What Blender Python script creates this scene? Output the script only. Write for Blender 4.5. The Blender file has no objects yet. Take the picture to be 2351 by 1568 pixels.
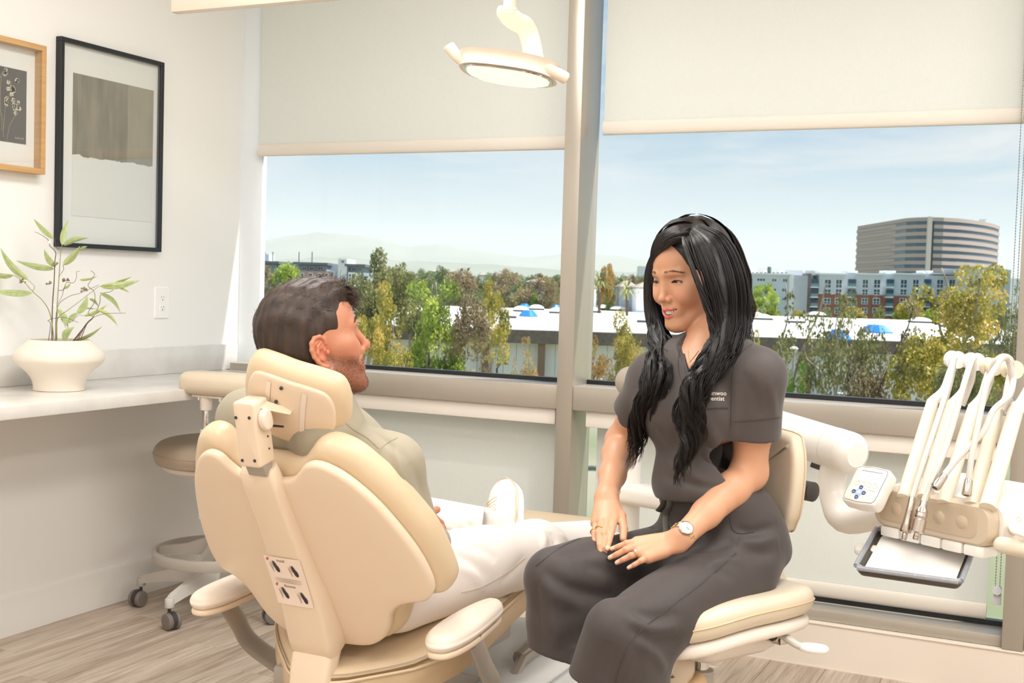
import bpy, bmesh, math, random
import numpy as np
from mathutils import Vector, Matrix, noise as mnoise
PI = math.pi
rnd = random.Random(7)
scn = bpy.context.scene
COL = scn.collection

# ------------------------------------------------------------------ camera
CAM = np.array([3.262, -4.021, 1.25])
YAW, PITCH, ROLL, FPX = 0.44305758, 0.0477953, 0.0304223, 2748.0
IW, IH = 2351, 1568
_F = np.array([-math.sin(YAW)*math.cos(PITCH), math.cos(YAW)*math.cos(PITCH), -math.sin(PITCH)])
_R = np.array([math.cos(YAW), math.sin(YAW), 0.0])
_U = np.cross(_R, _F)
_R, _U = math.cos(ROLL)*_R+math.sin(ROLL)*_U, -math.sin(ROLL)*_R+math.cos(ROLL)*_U
cd = bpy.data.cameras.new('camera'); cam = bpy.data.objects.new('camera', cd); COL.objects.link(cam)
cd.sensor_width = 36; cd.lens = FPX/IW*36; cd.clip_start = .05; cd.clip_end = 30000
cam.matrix_world = Matrix(((_R[0], _U[0], -_F[0], CAM[0]), (_R[1], _U[1], -_F[1], CAM[1]), (_R[2], _U[2], -_F[2], CAM[2]), (0, 0, 0, 1)))
scn.camera = cam
cd.dof.use_dof = True; cd.dof.focus_distance = 2.75; cd.dof.aperture_fstop = 14.0

def ray(px, py): return _F+_R*(px-IW/2)/FPX-_U*(py-IH/2)/FPX
def at(px, py, d): return CAM+ray(px, py)*d                     # the point d metres deep behind a pixel
def aty(px, py, y): r = ray(px, py); return CAM+r*(y-CAM[1])/r[1]
def atx(px, py, x): r = ray(px, py); return CAM+r*(x-CAM[0])/r[0]
def atz(px, py, z): r = ray(px, py); return CAM+r*(z-CAM[2])/r[2]

# ------------------------------------------------------------------ view
vs = scn.view_settings
vs.view_transform = 'Standard'; vs.look = 'None'; vs.gamma = 1; vs.use_curve_mapping = False
vs.exposure = 0.0
cy = scn.cycles
cy.max_bounces = 8; cy.diffuse_bounces = 5; cy.glossy_bounces = 4; cy.transmission_bounces = 6; cy.transparent_max_bounces = 12
cy.volume_bounces = 2; cy.sample_clamp_indirect = 6; cy.caustics_reflective = False; cy.caustics_refractive = False
cy.use_denoising = True

def lin(r, g, b):
    f = lambda c: (c/255/12.92) if c/255 <= .04045 else ((c/255+.055)/1.055)**2.4
    return (f(r), f(g), f(b), 1)

# ------------------------------------------------------------------ sky
w = bpy.data.worlds.new('sky'); scn.world = w; w.use_nodes = True
nt = w.node_tree; nt.nodes.clear(); N = nt.nodes.new; L = nt.links.new
tc = N('ShaderNodeTexCoord'); sp = N('ShaderNodeSeparateXYZ'); L(tc.outputs['Generated'], sp.inputs[0])
rp = N('ShaderNodeValToRGB'); L(sp.outputs['Z'], rp.inputs[0])
e = rp.color_ramp.elements
e[0].position = 0.0; e[0].color = lin(214, 230, 238)
e[1].position = 1.0; e[1].color = lin(96, 150, 205)
for p, c in ((.04, (211, 229, 238)), (.075, (205, 227, 240)), (.11, (186, 216, 238)), (.2, (176, 210, 238)), (.45, (140, 185, 222))):
    k = rp.color_ramp.elements.new(p); k.color = lin(*c)
mp = N('ShaderNodeMapping'); mp.inputs['Scale'].default_value = (1.6, 1.6, 9.0); L(tc.outputs['Generated'], mp.inputs[0])
nz = N('ShaderNodeTexNoise'); nz.inputs['Scale'].default_value = 2.6; nz.inputs['Detail'].default_value = 7; nz.inputs['Roughness'].default_value = .62; nz.inputs['Distortion'].default_value = .35
L(mp.outputs[0], nz.inputs['Vector'])
cr = N('ShaderNodeValToRGB'); cr.color_ramp.elements[0].position = .44; cr.color_ramp.elements[1].position = .70; L(nz.outputs[0], cr.inputs[0])
zr = N('ShaderNodeMapRange'); zr.inputs[1].default_value = .06; zr.inputs[2].default_value = .105; L(sp.outputs['Z'], zr.inputs[0])
mm = N('ShaderNodeMath'); mm.operation = 'MULTIPLY'; L(cr.outputs[0], mm.inputs[0]); L(zr.outputs[0], mm.inputs[1])
mx = N('ShaderNodeMixRGB'); mx.inputs[2].default_value = (.93, .95, .97, 1); L(mm.outputs[0], mx.inputs[0]); L(rp.outputs[0], mx.inputs[1])
bg = N('ShaderNodeBackground'); bg.inputs[1].default_value = .88; L(mx.outputs[0], bg.inputs[0])
wo = N('ShaderNodeOutputWorld'); L(bg.outputs[0], wo.inputs[0])

def light(name, kind, loc, energy, color, size=None, size_y=None, direction=None):
    l = bpy.data.lights.new(name, kind); l.energy = energy; l.color = color
    if kind == 'AREA': l.shape = 'RECTANGLE'; l.size = size; l.size_y = size_y or size
    o = bpy.data.objects.new(name, l); o.location = loc; COL.objects.link(o)
    if direction is not None: o.rotation_euler = Vector(direction).to_track_quat('-Z', 'Y').to_euler()
    return o
sun = light('sun', 'SUN', (0, 0, 30), 8.0, (1, .96, .90), direction=(-.42, -.17, -.89)); sun.data.angle = .01
# recessed ceiling panels of the room (above the frame), the room's own lamps
LAMPS = [(1.5, -3.3), (3.3, -3.3), (5.0, -3.3), (1.5, -1.5), (3.3, -1.5), (5.0, -1.5), (1.5, -5.1), (3.3, -5.1), (5.0, -5.1)]
for i, (x, y) in enumerate(LAMPS):
    light('ceiling_lamp', 'AREA', (x, y, 2.72), (33 if y > -2 else 23 if y > -4 else 17), (1, .99, .97), .6, 1.2, direction=(0, 0, -1))

# ------------------------------------------------------------------ materials
def mat(name, col, rough=.5, metal=0, spec=.5, coat=0, sss=0, noise=None, bump=None, transmission=0, sheen=0, aniso=0):
    m = bpy.data.materials.new(name); m.use_nodes = True
    n = m.node_tree.nodes; l = m.node_tree.links; b = n['Principled BSDF']
    b.inputs['Base Color'].default_value = col if len(col) == 4 else (*col, 1)
    b.inputs['Roughness'].default_value = rough; b.inputs['Metallic'].default_value = metal
    b.inputs['Specular IOR Level'].default_value = spec
    b.inputs['Coat Weight'].default_value = coat; b.inputs['Coat Roughness'].default_value = .08
    if sheen: b.inputs['Sheen Weight'].default_value = sheen
    if sss:
        b.inputs['Subsurface Weight'].default_value = sss; b.inputs['Subsurface Radius'].default_value = (1, .35, .18); b.inputs['Subsurface Scale'].default_value = .006
    t = n.new('ShaderNodeTexCoord')
    if noise:                                                   # (scale xyz or number, amount, detail, second colour)
        sc, amt, det, c2 = noise
        mpn = n.new('ShaderNodeMapping'); mpn.inputs['Scale'].default_value = sc if isinstance(sc, tuple) else (sc,)*3
        l.new(t.outputs['Object'], mpn.inputs[0])
        z = n.new('ShaderNodeTexNoise'); z.inputs['Scale'].default_value = 1; z.inputs['Detail'].default_value = det; l.new(mpn.outputs[0], z.inputs['Vector'])
        r = n.new('ShaderNodeMapRange'); r.inputs[1].default_value = .3; r.inputs[2].default_value = .7; r.inputs[4].default_value = amt; l.new(z.outputs[0], r.inputs[0])
        x = n.new('ShaderNodeMixRGB'); x.inputs[1].default_value = b.inputs['Base Color'].default_value; x.inputs[2].default_value = c2 if len(c2) == 4 else (*c2, 1)
        l.new(r.outputs[0], x.inputs[0]); l.new(x.outputs[0], b.inputs['Base Color'])
    if bump:                                                    # (scale, strength)
        mpn = n.new('ShaderNodeMapping'); mpn.inputs['Scale'].default_value = bump[0] if isinstance(bump[0], tuple) else (bump[0],)*3
        l.new(t.outputs['Object'], mpn.inputs[0])
        z = n.new('ShaderNodeTexNoise'); z.inputs['Scale'].default_value = 1; z.inputs['Detail'].default_value = 3; l.new(mpn.outputs[0], z.inputs['Vector'])
        u = n.new('ShaderNodeBump'); u.inputs['Strength'].default_value = bump[1]; u.inputs['Distance'].default_value = .002
        l.new(z.outputs[0], u.inputs['Height']); l.new(u.outputs[0], b.inputs['Normal'])
    return m

def attr_color(m, name='Col', mul=None):
    n = m.node_tree.nodes; l = m.node_tree.links
    a = n.new('ShaderNodeAttribute'); a.attribute_name = name
    l.new(a.outputs['Color'], n['Principled BSDF'].inputs['Base Color'])
    return m

# ------------------------------------------------------------------ object helpers
def tag(o, label=None, cat=None, group=None, kind=None):
    if label: o['label'] = label
    if cat: o['category'] = cat
    if group: o['group'] = group
    if kind: o['kind'] = kind
    return o
def empty(name, loc, label=None, cat=None, group=None, kind=None):
    o = bpy.data.objects.new(name, None); COL.objects.link(o); o.location = loc; o.empty_display_size = .1
    return tag(o, label, cat, group, kind)
def root_of(o):
    while o.parent: o = o.parent
    return o
def add(name, v, f, m, parent=None, smooth=True, sharp=None, colors=None, kind=None, label=None):
    """link ONE mesh object from world-space verts; its origin is its root's origin"""
    me = bpy.data.meshes.new(name)
    v = np.asarray(v, dtype=float).reshape(-1, 3)
    if parent is not None: v = v-np.array(root_of(parent).location)
    if isinstance(f, np.ndarray):
        me.vertices.add(len(v)); me.vertices.foreach_set('co', v.ravel())
        k = f.shape[1]; me.loops.add(f.size); me.polygons.add(len(f))
        me.loops.foreach_set('vertex_index', f.ravel().astype(np.int32))
        me.polygons.foreach_set('loop_start', np.arange(0, f.size, k, dtype=np.int32))
        me.update(calc_edges=True); me.validate()
    else:
        me.from_pydata([tuple(p) for p in v], [], [tuple(q) for q in f])
    if smooth:
        me.polygons.foreach_set('use_smooth', [True]*len(me.polygons))
        if sharp is not None: me.set_sharp_from_angle(angle=math.radians(sharp))
    if colors is not None:
        a = me.color_attributes.new('Col', 'FLOAT_COLOR', 'POINT')
        c = np.ones((len(v), 4)); c[:, :3] = colors; a.data.foreach_set('color', c.ravel())
    for q in (m if isinstance(m, (list, tuple)) else [m]): me.materials.append(q)
    o = bpy.data.objects.new(name, me); COL.objects.link(o)
    if parent is not None: o.parent = parent
    if kind: o['kind'] = kind
    if label: o['label'] = label
    return o
def copy_tree(o, parent=None):
    c = o.copy(); COL.objects.link(c)
    if parent is not None: c.parent = parent
    for ch in list(o.children): copy_tree(ch, c)
    return c

def basis(axis, up=(0, 0, 1)):
    a = np.array(axis, float); a /= np.linalg.norm(a); u = np.array(up, float)
    if abs(a@u)/np.linalg.norm(u) > .97: u = np.array((1., 0, 0)) if abs(a[0]) < .9 else np.array((0, 1., 0))
    s = np.cross(u, a); s /= np.linalg.norm(s); t = np.cross(a, s)
    return s, t, a
def crv(pts, n=8, closed=False):
    """Catmull-Rom through pts (any width of rows)"""
    p = np.array(pts, float); out = []
    m = len(p); segs = m if closed else m-1
    for i in range(segs):
        if closed: p0, p1, p2, p3 = p[(i-1) % m], p[i], p[(i+1) % m], p[(i+2) % m]
        else: p0, p1, p2, p3 = p[max(i-1, 0)], p[i], p[i+1], p[min(i+2, m-1)]
        for k in range(n):
            t = k/n
            out.append(.5*((2*p1)+(-p0+p2)*t+(2*p0-5*p1+4*p2-p3)*t*t+(-p0+3*p1-3*p2+p3)*t**3))
    if not closed: out.append(p[-1])
    return np.array(out)

class MB:
    def __init__(s): s.v = []; s.f = []
    def add(s, v, f):
        k = len(s.v); s.v += [tuple(p) for p in v]; s.f += [tuple(i+k for i in q) for q in f]; return s
    def box(s, c, size, bev=0, seg=2, M=None):
        b = bmesh.new(); bmesh.ops.create_cube(b, size=1)
        for q in b.verts: q.co = Vector((q.co.x*size[0], q.co.y*size[1], q.co.z*size[2]))
        if bev: bmesh.ops.bevel(b, geom=b.edges[:], offset=bev, segments=seg, profile=.5, affect='EDGES')
        b.verts.index_update()
        v = np.array([q.co[:] for q in b.verts]); f = [[q.index for q in x.verts] for x in b.faces]; b.free()
        if M is not None: v = v@np.array(M).T
        return s.add(v+np.array(c), f)
    def tube(s, pts, r, n=10, cap=True, flat=None, up=(0, 0, 1)):
        """swept tube; r number or per-point; flat=(a,b) scales the two cross axes"""
        p = np.array(pts, float); m = len(p); rr = np.broadcast_to(np.asarray(r, float), (m,)) if np.ndim(r) <= 1 else r
        t = np.gradient(p, axis=0); t /= np.linalg.norm(t, axis=1)[:, None]+1e-12
        a, b, _ = basis(t[0], up); V = []
        fa, fb = flat or (1, 1)
        for i in range(m):
            a = a-t[i]*(a@t[i]); a /= np.linalg.norm(a); b = np.cross(t[i], a)
            for k in range(n):
                g = 2*PI*k/n; V.append(p[i]+rr[i]*(fa*math.cos(g)*a+fb*math.sin(g)*b))
        F = [(i*n+k, i*n+(k+1) % n, (i+1)*n+(k+1) % n, (i+1)*n+k) for i in range(m-1) for k in range(n)]
        if cap: F += [tuple(range(n-1, -1, -1)), tuple((m-1)*n+k for k in range(n))]
        return s.add(V, F)
    def rtube(s, a, b, r1, r2=None, n=14, bev=.25):
        """straight rod a-b with rounded rims"""
        r2 = r1 if r2 is None else r2; a = np.array(a, float); b = np.array(b, float); d = (b-a)/np.linalg.norm(b-a)
        e1, e2 = bev*r1, bev*r2
        return s.tube([a, a+d*e1*.3, a+d*e1, b-d*e2, b-d*e2*.3, b], [r1-e1, r1-e1*.3, r1, r2, r2-e2*.3, r2-e2], n)
    def lathe(s, prof, c=(0, 0, 0), n=32, axis=(0, 0, 1), cap=True):
        x, y, a = basis(axis); c = np.array(c, float); m = len(prof)
        V = [c+a*h+r*(math.cos(2*PI*k/n)*x+math.sin(2*PI*k/n)*y) for r, h in prof for k in range(n)]
        F = [(i*n+k, i*n+(k+1) % n, (i+1)*n+(k+1) % n, (i+1)*n+k) for i in range(m-1) for k in range(n)]
        if cap: F += [tuple(range(n-1, -1, -1)), tuple((m-1)*n+k for k in range(n))]
        return s.add(V, F)
    def loft(s, rings, closed=True, cap=True):
        n = len(rings[0]); V = [p for r in rings for p in r]; m = len(rings)
        F = [(i*n+k, i*n+(k+1) % n, (i+1)*n+(k+1) % n, (i+1)*n+k) for i in range(m-1) for k in range(n if closed else n-1)]
        if cap and closed: F += [tuple(range(n-1, -1, -1)), tuple((m-1)*n+k for k in range(n))]
        return s.add(V, F)
    def slab(s, outline, prof, fn=None, dome=0):
        """outline (N,2) counter-clockwise; prof = [(inset, height)...] from the bottom cap to the top cap; fn maps (u,v,w) to world"""
        o = np.array(outline, float); n = len(o)
        t = np.roll(o, -1, 0)-np.roll(o, 1, 0); t /= np.linalg.norm(t, axis=1)[:, None]+1e-12
        nrm = np.stack([t[:, 1], -t[:, 0]], 1); cen = o.mean(0)
        rings = []
        pos = [i for i, (a, _) in enumerate(prof) if a >= 0]
        for i, (ins, h) in enumerate(prof):
            if ins >= 0: q = o-nrm*ins
            else:                                               # negative inset = scale the nearest real ring towards the centre
                j = min(pos, key=lambda t: abs(t-i)); b_ = o-nrm*prof[j][0]; q = cen+(b_-cen)*(1+ins)
            rings.append([(x, y, h) for x, y in q])
        V = [p for r in rings for p in r]
        if fn: V = [fn(*p) for p in V]
        m = len(rings)
        F = [(i*n+k, i*n+(k+1) % n, (i+1)*n+(k+1) % n, (i+1)*n+k) for i in range(m-1) for k in range(n)]
        k0 = len(V)
        c0 = (*cen, prof[0][1]-0); c1 = (*cen, prof[-1][1]+dome)
        V += [fn(*c0) if fn else c0, fn(*c1) if fn else c1]
        F += [(k0, (k+1) % n, k) for k in range(n)]+[(k0+1, (m-1)*n+k, (m-1)*n+(k+1) % n) for k in range(n)]
        return s.add(V, F)
    def build(s, name, m, parent=None, smooth=True, sharp=35, **kw):
        if len(s.f) < 30000:
            b = bmesh.new(); vs_ = [b.verts.new(p) for p in s.v]
            for q in s.f:
                try: b.faces.new([vs_[i] for i in q])
                except ValueError: pass
            bmesh.ops.recalc_face_normals(b, faces=b.faces[:]); b.verts.index_update()
            s.f = [[x.index for x in q.verts] for q in b.faces]; b.free()
        return add(name, s.v, s.f, m, parent, smooth, sharp, **kw)
def rprof(h0, h1, r, n=4):
    """rounded slab profile"""
    out = []
    for i in range(n+1): a = PI/2*i/n; out.append((r*(1-math.sin(a)), h0+r*(1-math.cos(a))))
    for i in range(n+1): a = PI/2*i/n; out.append((r*(1-math.cos(a)), h1-r*(1-math.sin(a))))
    return out
def rrect(w, h, r, n=5, cx=0, cy=0):
    o = []
    for sx, sy, a0 in ((1, 1, 0), (-1, 1, 90), (-1, -1, 180), (1, -1, 270)):
        for i in range(n+1):
            a = math.radians(a0+90*i/n); o.append((cx+sx*(w/2-r)+r*math.cos(a), cy+sy*(h/2-r)+r*math.sin(a)))
    return o
def frame_fn(o, ax, ay, az):
    o, ax, ay, az = (np.array(q, float) for q in (o, ax, ay, az))
    return lambda u, v, w: o+ax*u+ay*v+az*w
def unit(v): v = np.array(v, float); return v/np.linalg.norm(v)
def text_part(name, body, size, fn, m, parent, thick=.0004, align='CENTER', **kw):
    """lettering as mesh; fn maps (u,v,w)"""
    cu = bpy.data.curves.new(name, 'FONT'); cu.body = body; cu.size = size; cu.align_x = align; cu.align_y = 'CENTER'; cu.resolution_u = 3
    o = bpy.data.objects.new(name, cu); COL.objects.link(o)
    dg = bpy.context.evaluated_depsgraph_get(); me = bpy.data.meshes.new_from_object(o.evaluated_get(dg))
    v = [fn(p.co.x, p.co.y, thick) for p in me.vertices]; f = [tuple(p.vertices) for p in me.polygons]
    bpy.data.objects.remove(o); bpy.data.curves.remove(cu); bpy.data.meshes.remove(me)
    return add(name, v, f, m, parent, smooth=False, **kw) if f else None
# ================================================================== ROOM
M = {}
M['wall'] = mat('wall_paint', lin(241, 239, 236), .55, bump=(180, .05))
M['ceil'] = mat('ceiling_paint', lin(242, 240, 236), .7)
M['base'] = mat('baseboard_paint', lin(240, 238, 234), .4)
M['panel'] = mat('base_panel_paint', lin(232, 221, 208), .42)
M['alu'] = mat('grey_aluminium', lin(178, 170, 158), .32, metal=.4, spec=.6)
M['alu_side'] = M['alu']
M['gasket'] = mat('black_gasket', lin(20, 24, 30), .35)
M['fascia'] = mat('blind_fascia', lin(236, 228, 218), .35)

def plank_mat():
    m = bpy.data.materials.new('vinyl_plank'); m.use_nodes = True; n = m.node_tree.nodes; l = m.node_tree.links; b = n['Principled BSDF']
    b.inputs['Roughness'].default_value = .42; b.inputs['Specular IOR Level'].default_value = .35
    t = n.new('ShaderNodeTexCoord'); oi = n.new('ShaderNodeObjectInfo')
    cm = n.new('ShaderNodeCombineXYZ'); mu = n.new('ShaderNodeMath'); mu.operation = 'MULTIPLY'; mu.inputs[1].default_value = 37; l.new(oi.outputs['Random'], mu.inputs[0])
    for k in range(3): l.new(mu.outputs[0], cm.inputs[k])
    va = n.new('ShaderNodeVectorMath'); l.new(t.outputs['Object'], va.inputs[0]); l.new(cm.outputs[0], va.inputs[1])
    def nz(scale, det, rough=.6):
        mp = n.new('ShaderNodeMapping'); mp.inputs['Scale'].default_value = scale; l.new(va.outputs[0], mp.inputs[0])
        z = n.new('ShaderNodeTexNoise'); z.inputs['Scale'].default_value = 1; z.inputs['Detail'].default_value = det; z.inputs['Roughness'].default_value = rough; z.inputs['Distortion'].default_value = .6
        l.new(mp.outputs[0], z.inputs['Vector']); return z
    a = nz((150, 5, 5), 4); c = nz((28, 1.6, 5), 5, .65)
    r = n.new('ShaderNodeValToRGB'); l.new(a.outputs[0], r.inputs[0])
    r.color_ramp.elements[0].position = .34; r.color_ramp.elements[0].color = lin(156, 136, 118)
    r.color_ramp.elements[1].position = .66; r.color_ramp.elements[1].color = lin(206, 190, 172)
    r2 = n.new('ShaderNodeValToRGB'); l.new(c.outputs[0], r2.inputs[0])
    r2.color_ramp.elements[0].position = .36; r2.color_ramp.elements[0].color = lin(148, 128, 110)
    r2.color_ramp.elements[1].position = .62; r2.color_ramp.elements[1].color = lin(208, 194, 178)
    x = n.new('ShaderNodeMixRGB'); x.inputs[0].default_value = .5; l.new(r.outputs[0], x.inputs[1]); l.new(r2.outputs[0], x.inputs[2])
    hs = n.new('ShaderNodeHueSaturation'); mr = n.new('ShaderNodeMapRange'); mr.inputs[3].default_value = .9; mr.inputs[4].default_value = 1.06
    l.new(oi.outputs['Random'], mr.inputs[0]); l.new(mr.outputs[0], hs.inputs['Value']); l.new(x.outputs[0], hs.inputs['Color']); l.new(hs.outputs[0], b.inputs['Base Color'])
    bp = n.new('ShaderNodeBump'); bp.inputs['Strength'].default_value = .12; bp.inputs['Distance'].default_value = .002; l.new(a.outputs[0], bp.inputs['Height']); l.new(bp.outputs[0], b.inputs['Normal'])
    return m
M['plank'] = plank_mat()

RX, RYB, RZ = 6.2, -6.2, 2.75                                    # room: right wall, rear wall, ceiling
def structure(name, mb, m, parent=None, **kw):
    o = mb.build(name, m, parent, **kw)
    if parent is None: o['kind'] = 'structure'
    return o
fl = MB().box((RX/2, RYB/2+.1, -.045), (RX+.4, -RYB+.6, .08)).build('floor', mat('subfloor', lin(70, 62, 55), .8)); fl['kind'] = 'structure'
# planks run towards the windows
PW, PL, GAP = .182, 1.22, .0012
protos = {}
for i in range(int(RX/PW)+1):
    off = (i*0.437 % 1)*PL
    y = .0+off-PL if off > .05 else -0.0-PL
    y1 = 0.0; y0 = -PL+off
    while y1 > RYB+.01:
        y0c = max(y0, RYB); ln = y1-y0c
        if ln > .02:
            x0 = i*PW; wd = min(PW, RX-x0)
            if wd < .02: break
            key = (round(ln, 3), round(wd, 3))
            if key not in protos:
                p = MB().box((wd/2, ln/2, -.0025), (wd-GAP, ln-GAP, .005), .0008, 1)
                o = add('plank', p.v, p.f, M['plank'], None, smooth=False); protos[key] = o
                o.parent = fl; o.location = (x0, y0c, 0)
            else:
                o = protos[key].copy(); COL.objects.link(o); o.parent = fl; o.location = (x0, y0c, 0)
        y1 = y0c; y0 = y1-PL
structure('wall_left', MB().box((-.06, (RYB+.11)/2, RZ/2), (.12, .11-RYB, RZ)), M['wall'])
structure('wall_right', MB().box((RX+.06, (RYB+.2)/2, RZ/2), (.12, .4-RYB, RZ)), M['wall'])
structure('wall_rear', MB().box((RX/2, RYB-.06, RZ/2), (RX+.2, .12, RZ)), M['wall'])
structure('ceiling', MB().box((RX/2, RYB/2+.1, RZ+.05), (RX+.4, -RYB+.5, .1)), M['ceil'])
# left baseboard with an eased top
bl = MB()
bl.slab([(0, 0), (.016, 0), (.016, .128), (.011, .140), (.006, .147), (0, .147)], [(0, RYB), (0, .0)], lambda u, v, w: (u, w, v))
o = bl.build('baseboard_left', M['base'], sharp=30); o['kind'] = 'structure'
# window base panel
bp = MB().box((RX/2, .04, .073), (RX, .08, .146)).box((RX/2, .038, .1495), (RX, .084, .007), .002)
bp.box((RX/2, .0005, .003), (RX, .003, .006))
o = bp.build('baseboard_window', M['panel']); o['kind'] = 'structure'
# shadow gap line under the panel
MX = [1.541, 3.085, 4.629, 6.17]; MWD = .063
x_edges = [0.0]+MX
LAMP_M = mat('lamp_diffuser', (1, .96, .9), .5)
for i in range(4):
    xa = x_edges[i]+(MWD if i else .045); xb = MX[i]
    wn = empty('window_%d' % (i+1), (xa, .02, 0), kind='structure')
    cx = (xa+xb)/2; wd = xb-xa
    MB().box((cx, .095, .172), (wd, .15, .036), .002).build('bottom_rail', M['alu'], wn)
    MB().box((cx, .085, .842), (wd, .165, .088), .002).build('middle_rail', M['alu'], wn)
    MB().box((cx, .10, 2.72), (wd, .15, .06), .002).build('top_rail', M['alu'], wn)
    for z0, z1, nm in ((.19, .798, 'lower'), (.886, 2.69, 'upper')):
        g = MB()
        for (c, s) in (((cx, .150, z0+.008), (wd, .03, .016)), ((cx, .150, z1-.006), (wd, .03, .012))):
            g.box(c, s, .001, 1)
        g.build('gasket', M['gasket'], wn, sharp=30)
    for z0, z1 in ((.2, .79), (.896, 2.68)):
        MB().box((cx, .155, (z0+z1)/2), (wd-.01, .006, z1-z0)).build('pane', None, wn)
def glass_mat():
    m = bpy.data.materials.new('window_glass'); m.use_nodes = True; n = m.node_tree.nodes; l = m.node_tree.links; n.clear()
    o = n.new('ShaderNodeOutputMaterial'); t = n.new('ShaderNodeBsdfTransparent'); g = n.new('ShaderNodeBsdfGlossy'); g.inputs['Roughness'].default_value = .0
    t.inputs[0].default_value = (.985, .992, .99, 1)
    f = n.new('ShaderNodeFresnel'); f.inputs[0].default_value = 1.33
    gm_ = n.new('ShaderNodeNewGeometry'); sb = n.new('ShaderNodeMath'); sb.operation = 'SUBTRACT'; sb.inputs[0].default_value = 1; l.new(gm_.outputs['Backfacing'], sb.inputs[1]); ml = n.new('ShaderNodeMath'); ml.operation = 'MULTIPLY'; l.new(f.outputs[0], ml.inputs[0]); l.new(sb.outputs[0], ml.inputs[1])
    x = n.new('ShaderNodeMixShader'); l.new(ml.outputs[0], x.inputs[0]); l.new(t.outputs[0], x.inputs[1]); l.new(g.outputs[0], x.inputs[2]); l.new(x.outputs[0], o.inputs[0]); return m
M['glass'] = glass_mat()
for o in bpy.data.objects:
    if o.name.startswith('pane') and o.type == 'MESH': o.data.materials.clear(); o.data.materials.append(M['glass'])
# mullions
for k, x in enumerate(MX):
    structure('trim_%d' % (k+1), MB().box((x+MWD/2, .09, RZ/2+.077), (MWD, .184, RZ-.154), .0025), M['alu'])
structure('trim_5', MB().slab([(0, .11), (.012, .11), (.08, .15), (.08, .18), (0, .18)], [(0, 0), (0, RZ)]), mat('jamb_skylit', lin(226, 232, 236), .3, spec=.6))  # bluish-white sky light on the jamb is put into its colour
# lamp panels in the ceiling (above the frame; seen only as reflections)
for i, (x, y) in enumerate(LAMPS):
    p = MB().box((x, y, RZ-.003), (.64, 1.24, .02), .004, 1).build('ceiling_panel', M['base'])
    tag(p, 'white recessed ceiling light panel above the room', 'ceiling light', 'ceiling light panels')

# ------------------------------------------------------------------ roller blinds
def blind_mat(tr):
    m = bpy.data.materials.new('screen_fabric'); m.use_nodes = True; n = m.node_tree.nodes; l = m.node_tree.links; n.clear()
    o = n.new('ShaderNodeOutputMaterial'); d = n.new('ShaderNodeBsdfDiffuse'); t = n.new('ShaderNodeBsdfTranslucent')
    tc = n.new('ShaderNodeTexCoord'); mp = n.new('ShaderNodeMapping'); mp.inputs['Scale'].default_value = (900, 900, 70); l.new(tc.outputs['Object'], mp.inputs[0])
    z = n.new('ShaderNodeTexNoise'); z.inputs['Scale'].default_value = 1; z.inputs['Detail'].default_value = 1; l.new(mp.outputs[0], z.inputs['Vector'])
    mp2 = n.new('ShaderNodeMapping'); mp2.inputs['Scale'].default_value = (40, 40, 800); l.new(tc.outputs['Object'], mp2.inputs[0])
    z2 = n.new('ShaderNodeTexNoise'); z2.inputs['Scale'].default_value = 1; l.new(mp2.outputs[0], z2.inputs['Vector'])
    ad = n.new('ShaderNodeMath'); ad.operation = 'ADD'; l.new(z.outputs[0], ad.inputs[0]); l.new(z2.outputs[0], ad.inputs[1])
    r = n.new('ShaderNodeMapRange'); r.inputs[1].default_value = .7; r.inputs[2].default_value = 1.3; l.new(ad.outputs[0], r.inputs[0])
    x = n.new('ShaderNodeMixRGB'); x.inputs[1].default_value = lin(243, 243, 239); x.inputs[2].default_value = lin(251, 251, 248); l.new(r.outputs[0], x.inputs[0])
    l.new(x.outputs[0], d.inputs[0]); t.inputs[0].default_value = lin(236, 236, 230)
    s = n.new('ShaderNodeMixShader'); s.inputs[0].default_value = tr; l.new(d.outputs[0], s.inputs[1]); l.new(t.outputs[0], s.inputs[2]); l.new(s.outputs[0], o.inputs[0]); return m
M['fab_up'] = blind_mat(.45); M['fab_lo'] = blind_mat(.45)
M['hem'] = mat('hem_fabric', lin(222, 214, 203), .7)
M['chain'] = mat('steel_chain', lin(190, 190, 190), .25, metal=1)
M['clearplastic'] = mat('clear_plastic', lin(225, 228, 232), .15)
YB = .118
def blind(name, x0, x1, ztop, zbot, label, hem=.052, roller=None, m=None):
    o = empty(name, ((x0+x1)/2, YB, zbot), label, 'roller blind', 'roller blinds at the windows')
    MB().box(((x0+x1)/2, YB, (ztop+zbot+hem)/2), (x1-x0, .0012, ztop-zbot-hem)).build('fabric', m or M['fab_up'], o, smooth=False)
    h = MB(); pr = [(math.cos(a)*.010, math.sin(a)*hem/2) for a in np.linspace(0, 2*PI, 17)[:-1]]
    h.slab(pr, [(0, x0), (0, x1)], lambda u, v, w: (w, YB-.004+u, zbot+hem/2+v)); h.build('hem_bar', M['hem'], o)
    if roller: MB().box(((x0+x1)/2, .06, roller[0]), (x1-x0+.02, .08, roller[1]), .004).build('fascia', M['fascia'], o)
    return o
b1 = blind('roller_blind', .088, 1.530, 2.68, 1.757, 'left upper roller blind, lowered to above the man, left of the mullion')
b2 = blind('roller_blind', 1.645, 3.068, 2.68, 1.806, 'right upper roller blind, lowered above the woman and tower')
b3 = blind('roller_blind', .07, 1.520, .76, .212, 'left lower roller blind, behind the dental chair and below the sill', m=M['fab_lo'], roller=(.768, .060))
b4 = blind('roller_blind', 1.66, 3.03, .76, .212, 'right lower roller blind, behind the instrument tray and below the sill', m=M['fab_lo'], roller=(.768, .060))
b5 = blind('roller_blind', 3.19, 4.6, 2.68, 1.80, 'upper roller blind of the third window, at the far right edge')
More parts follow.
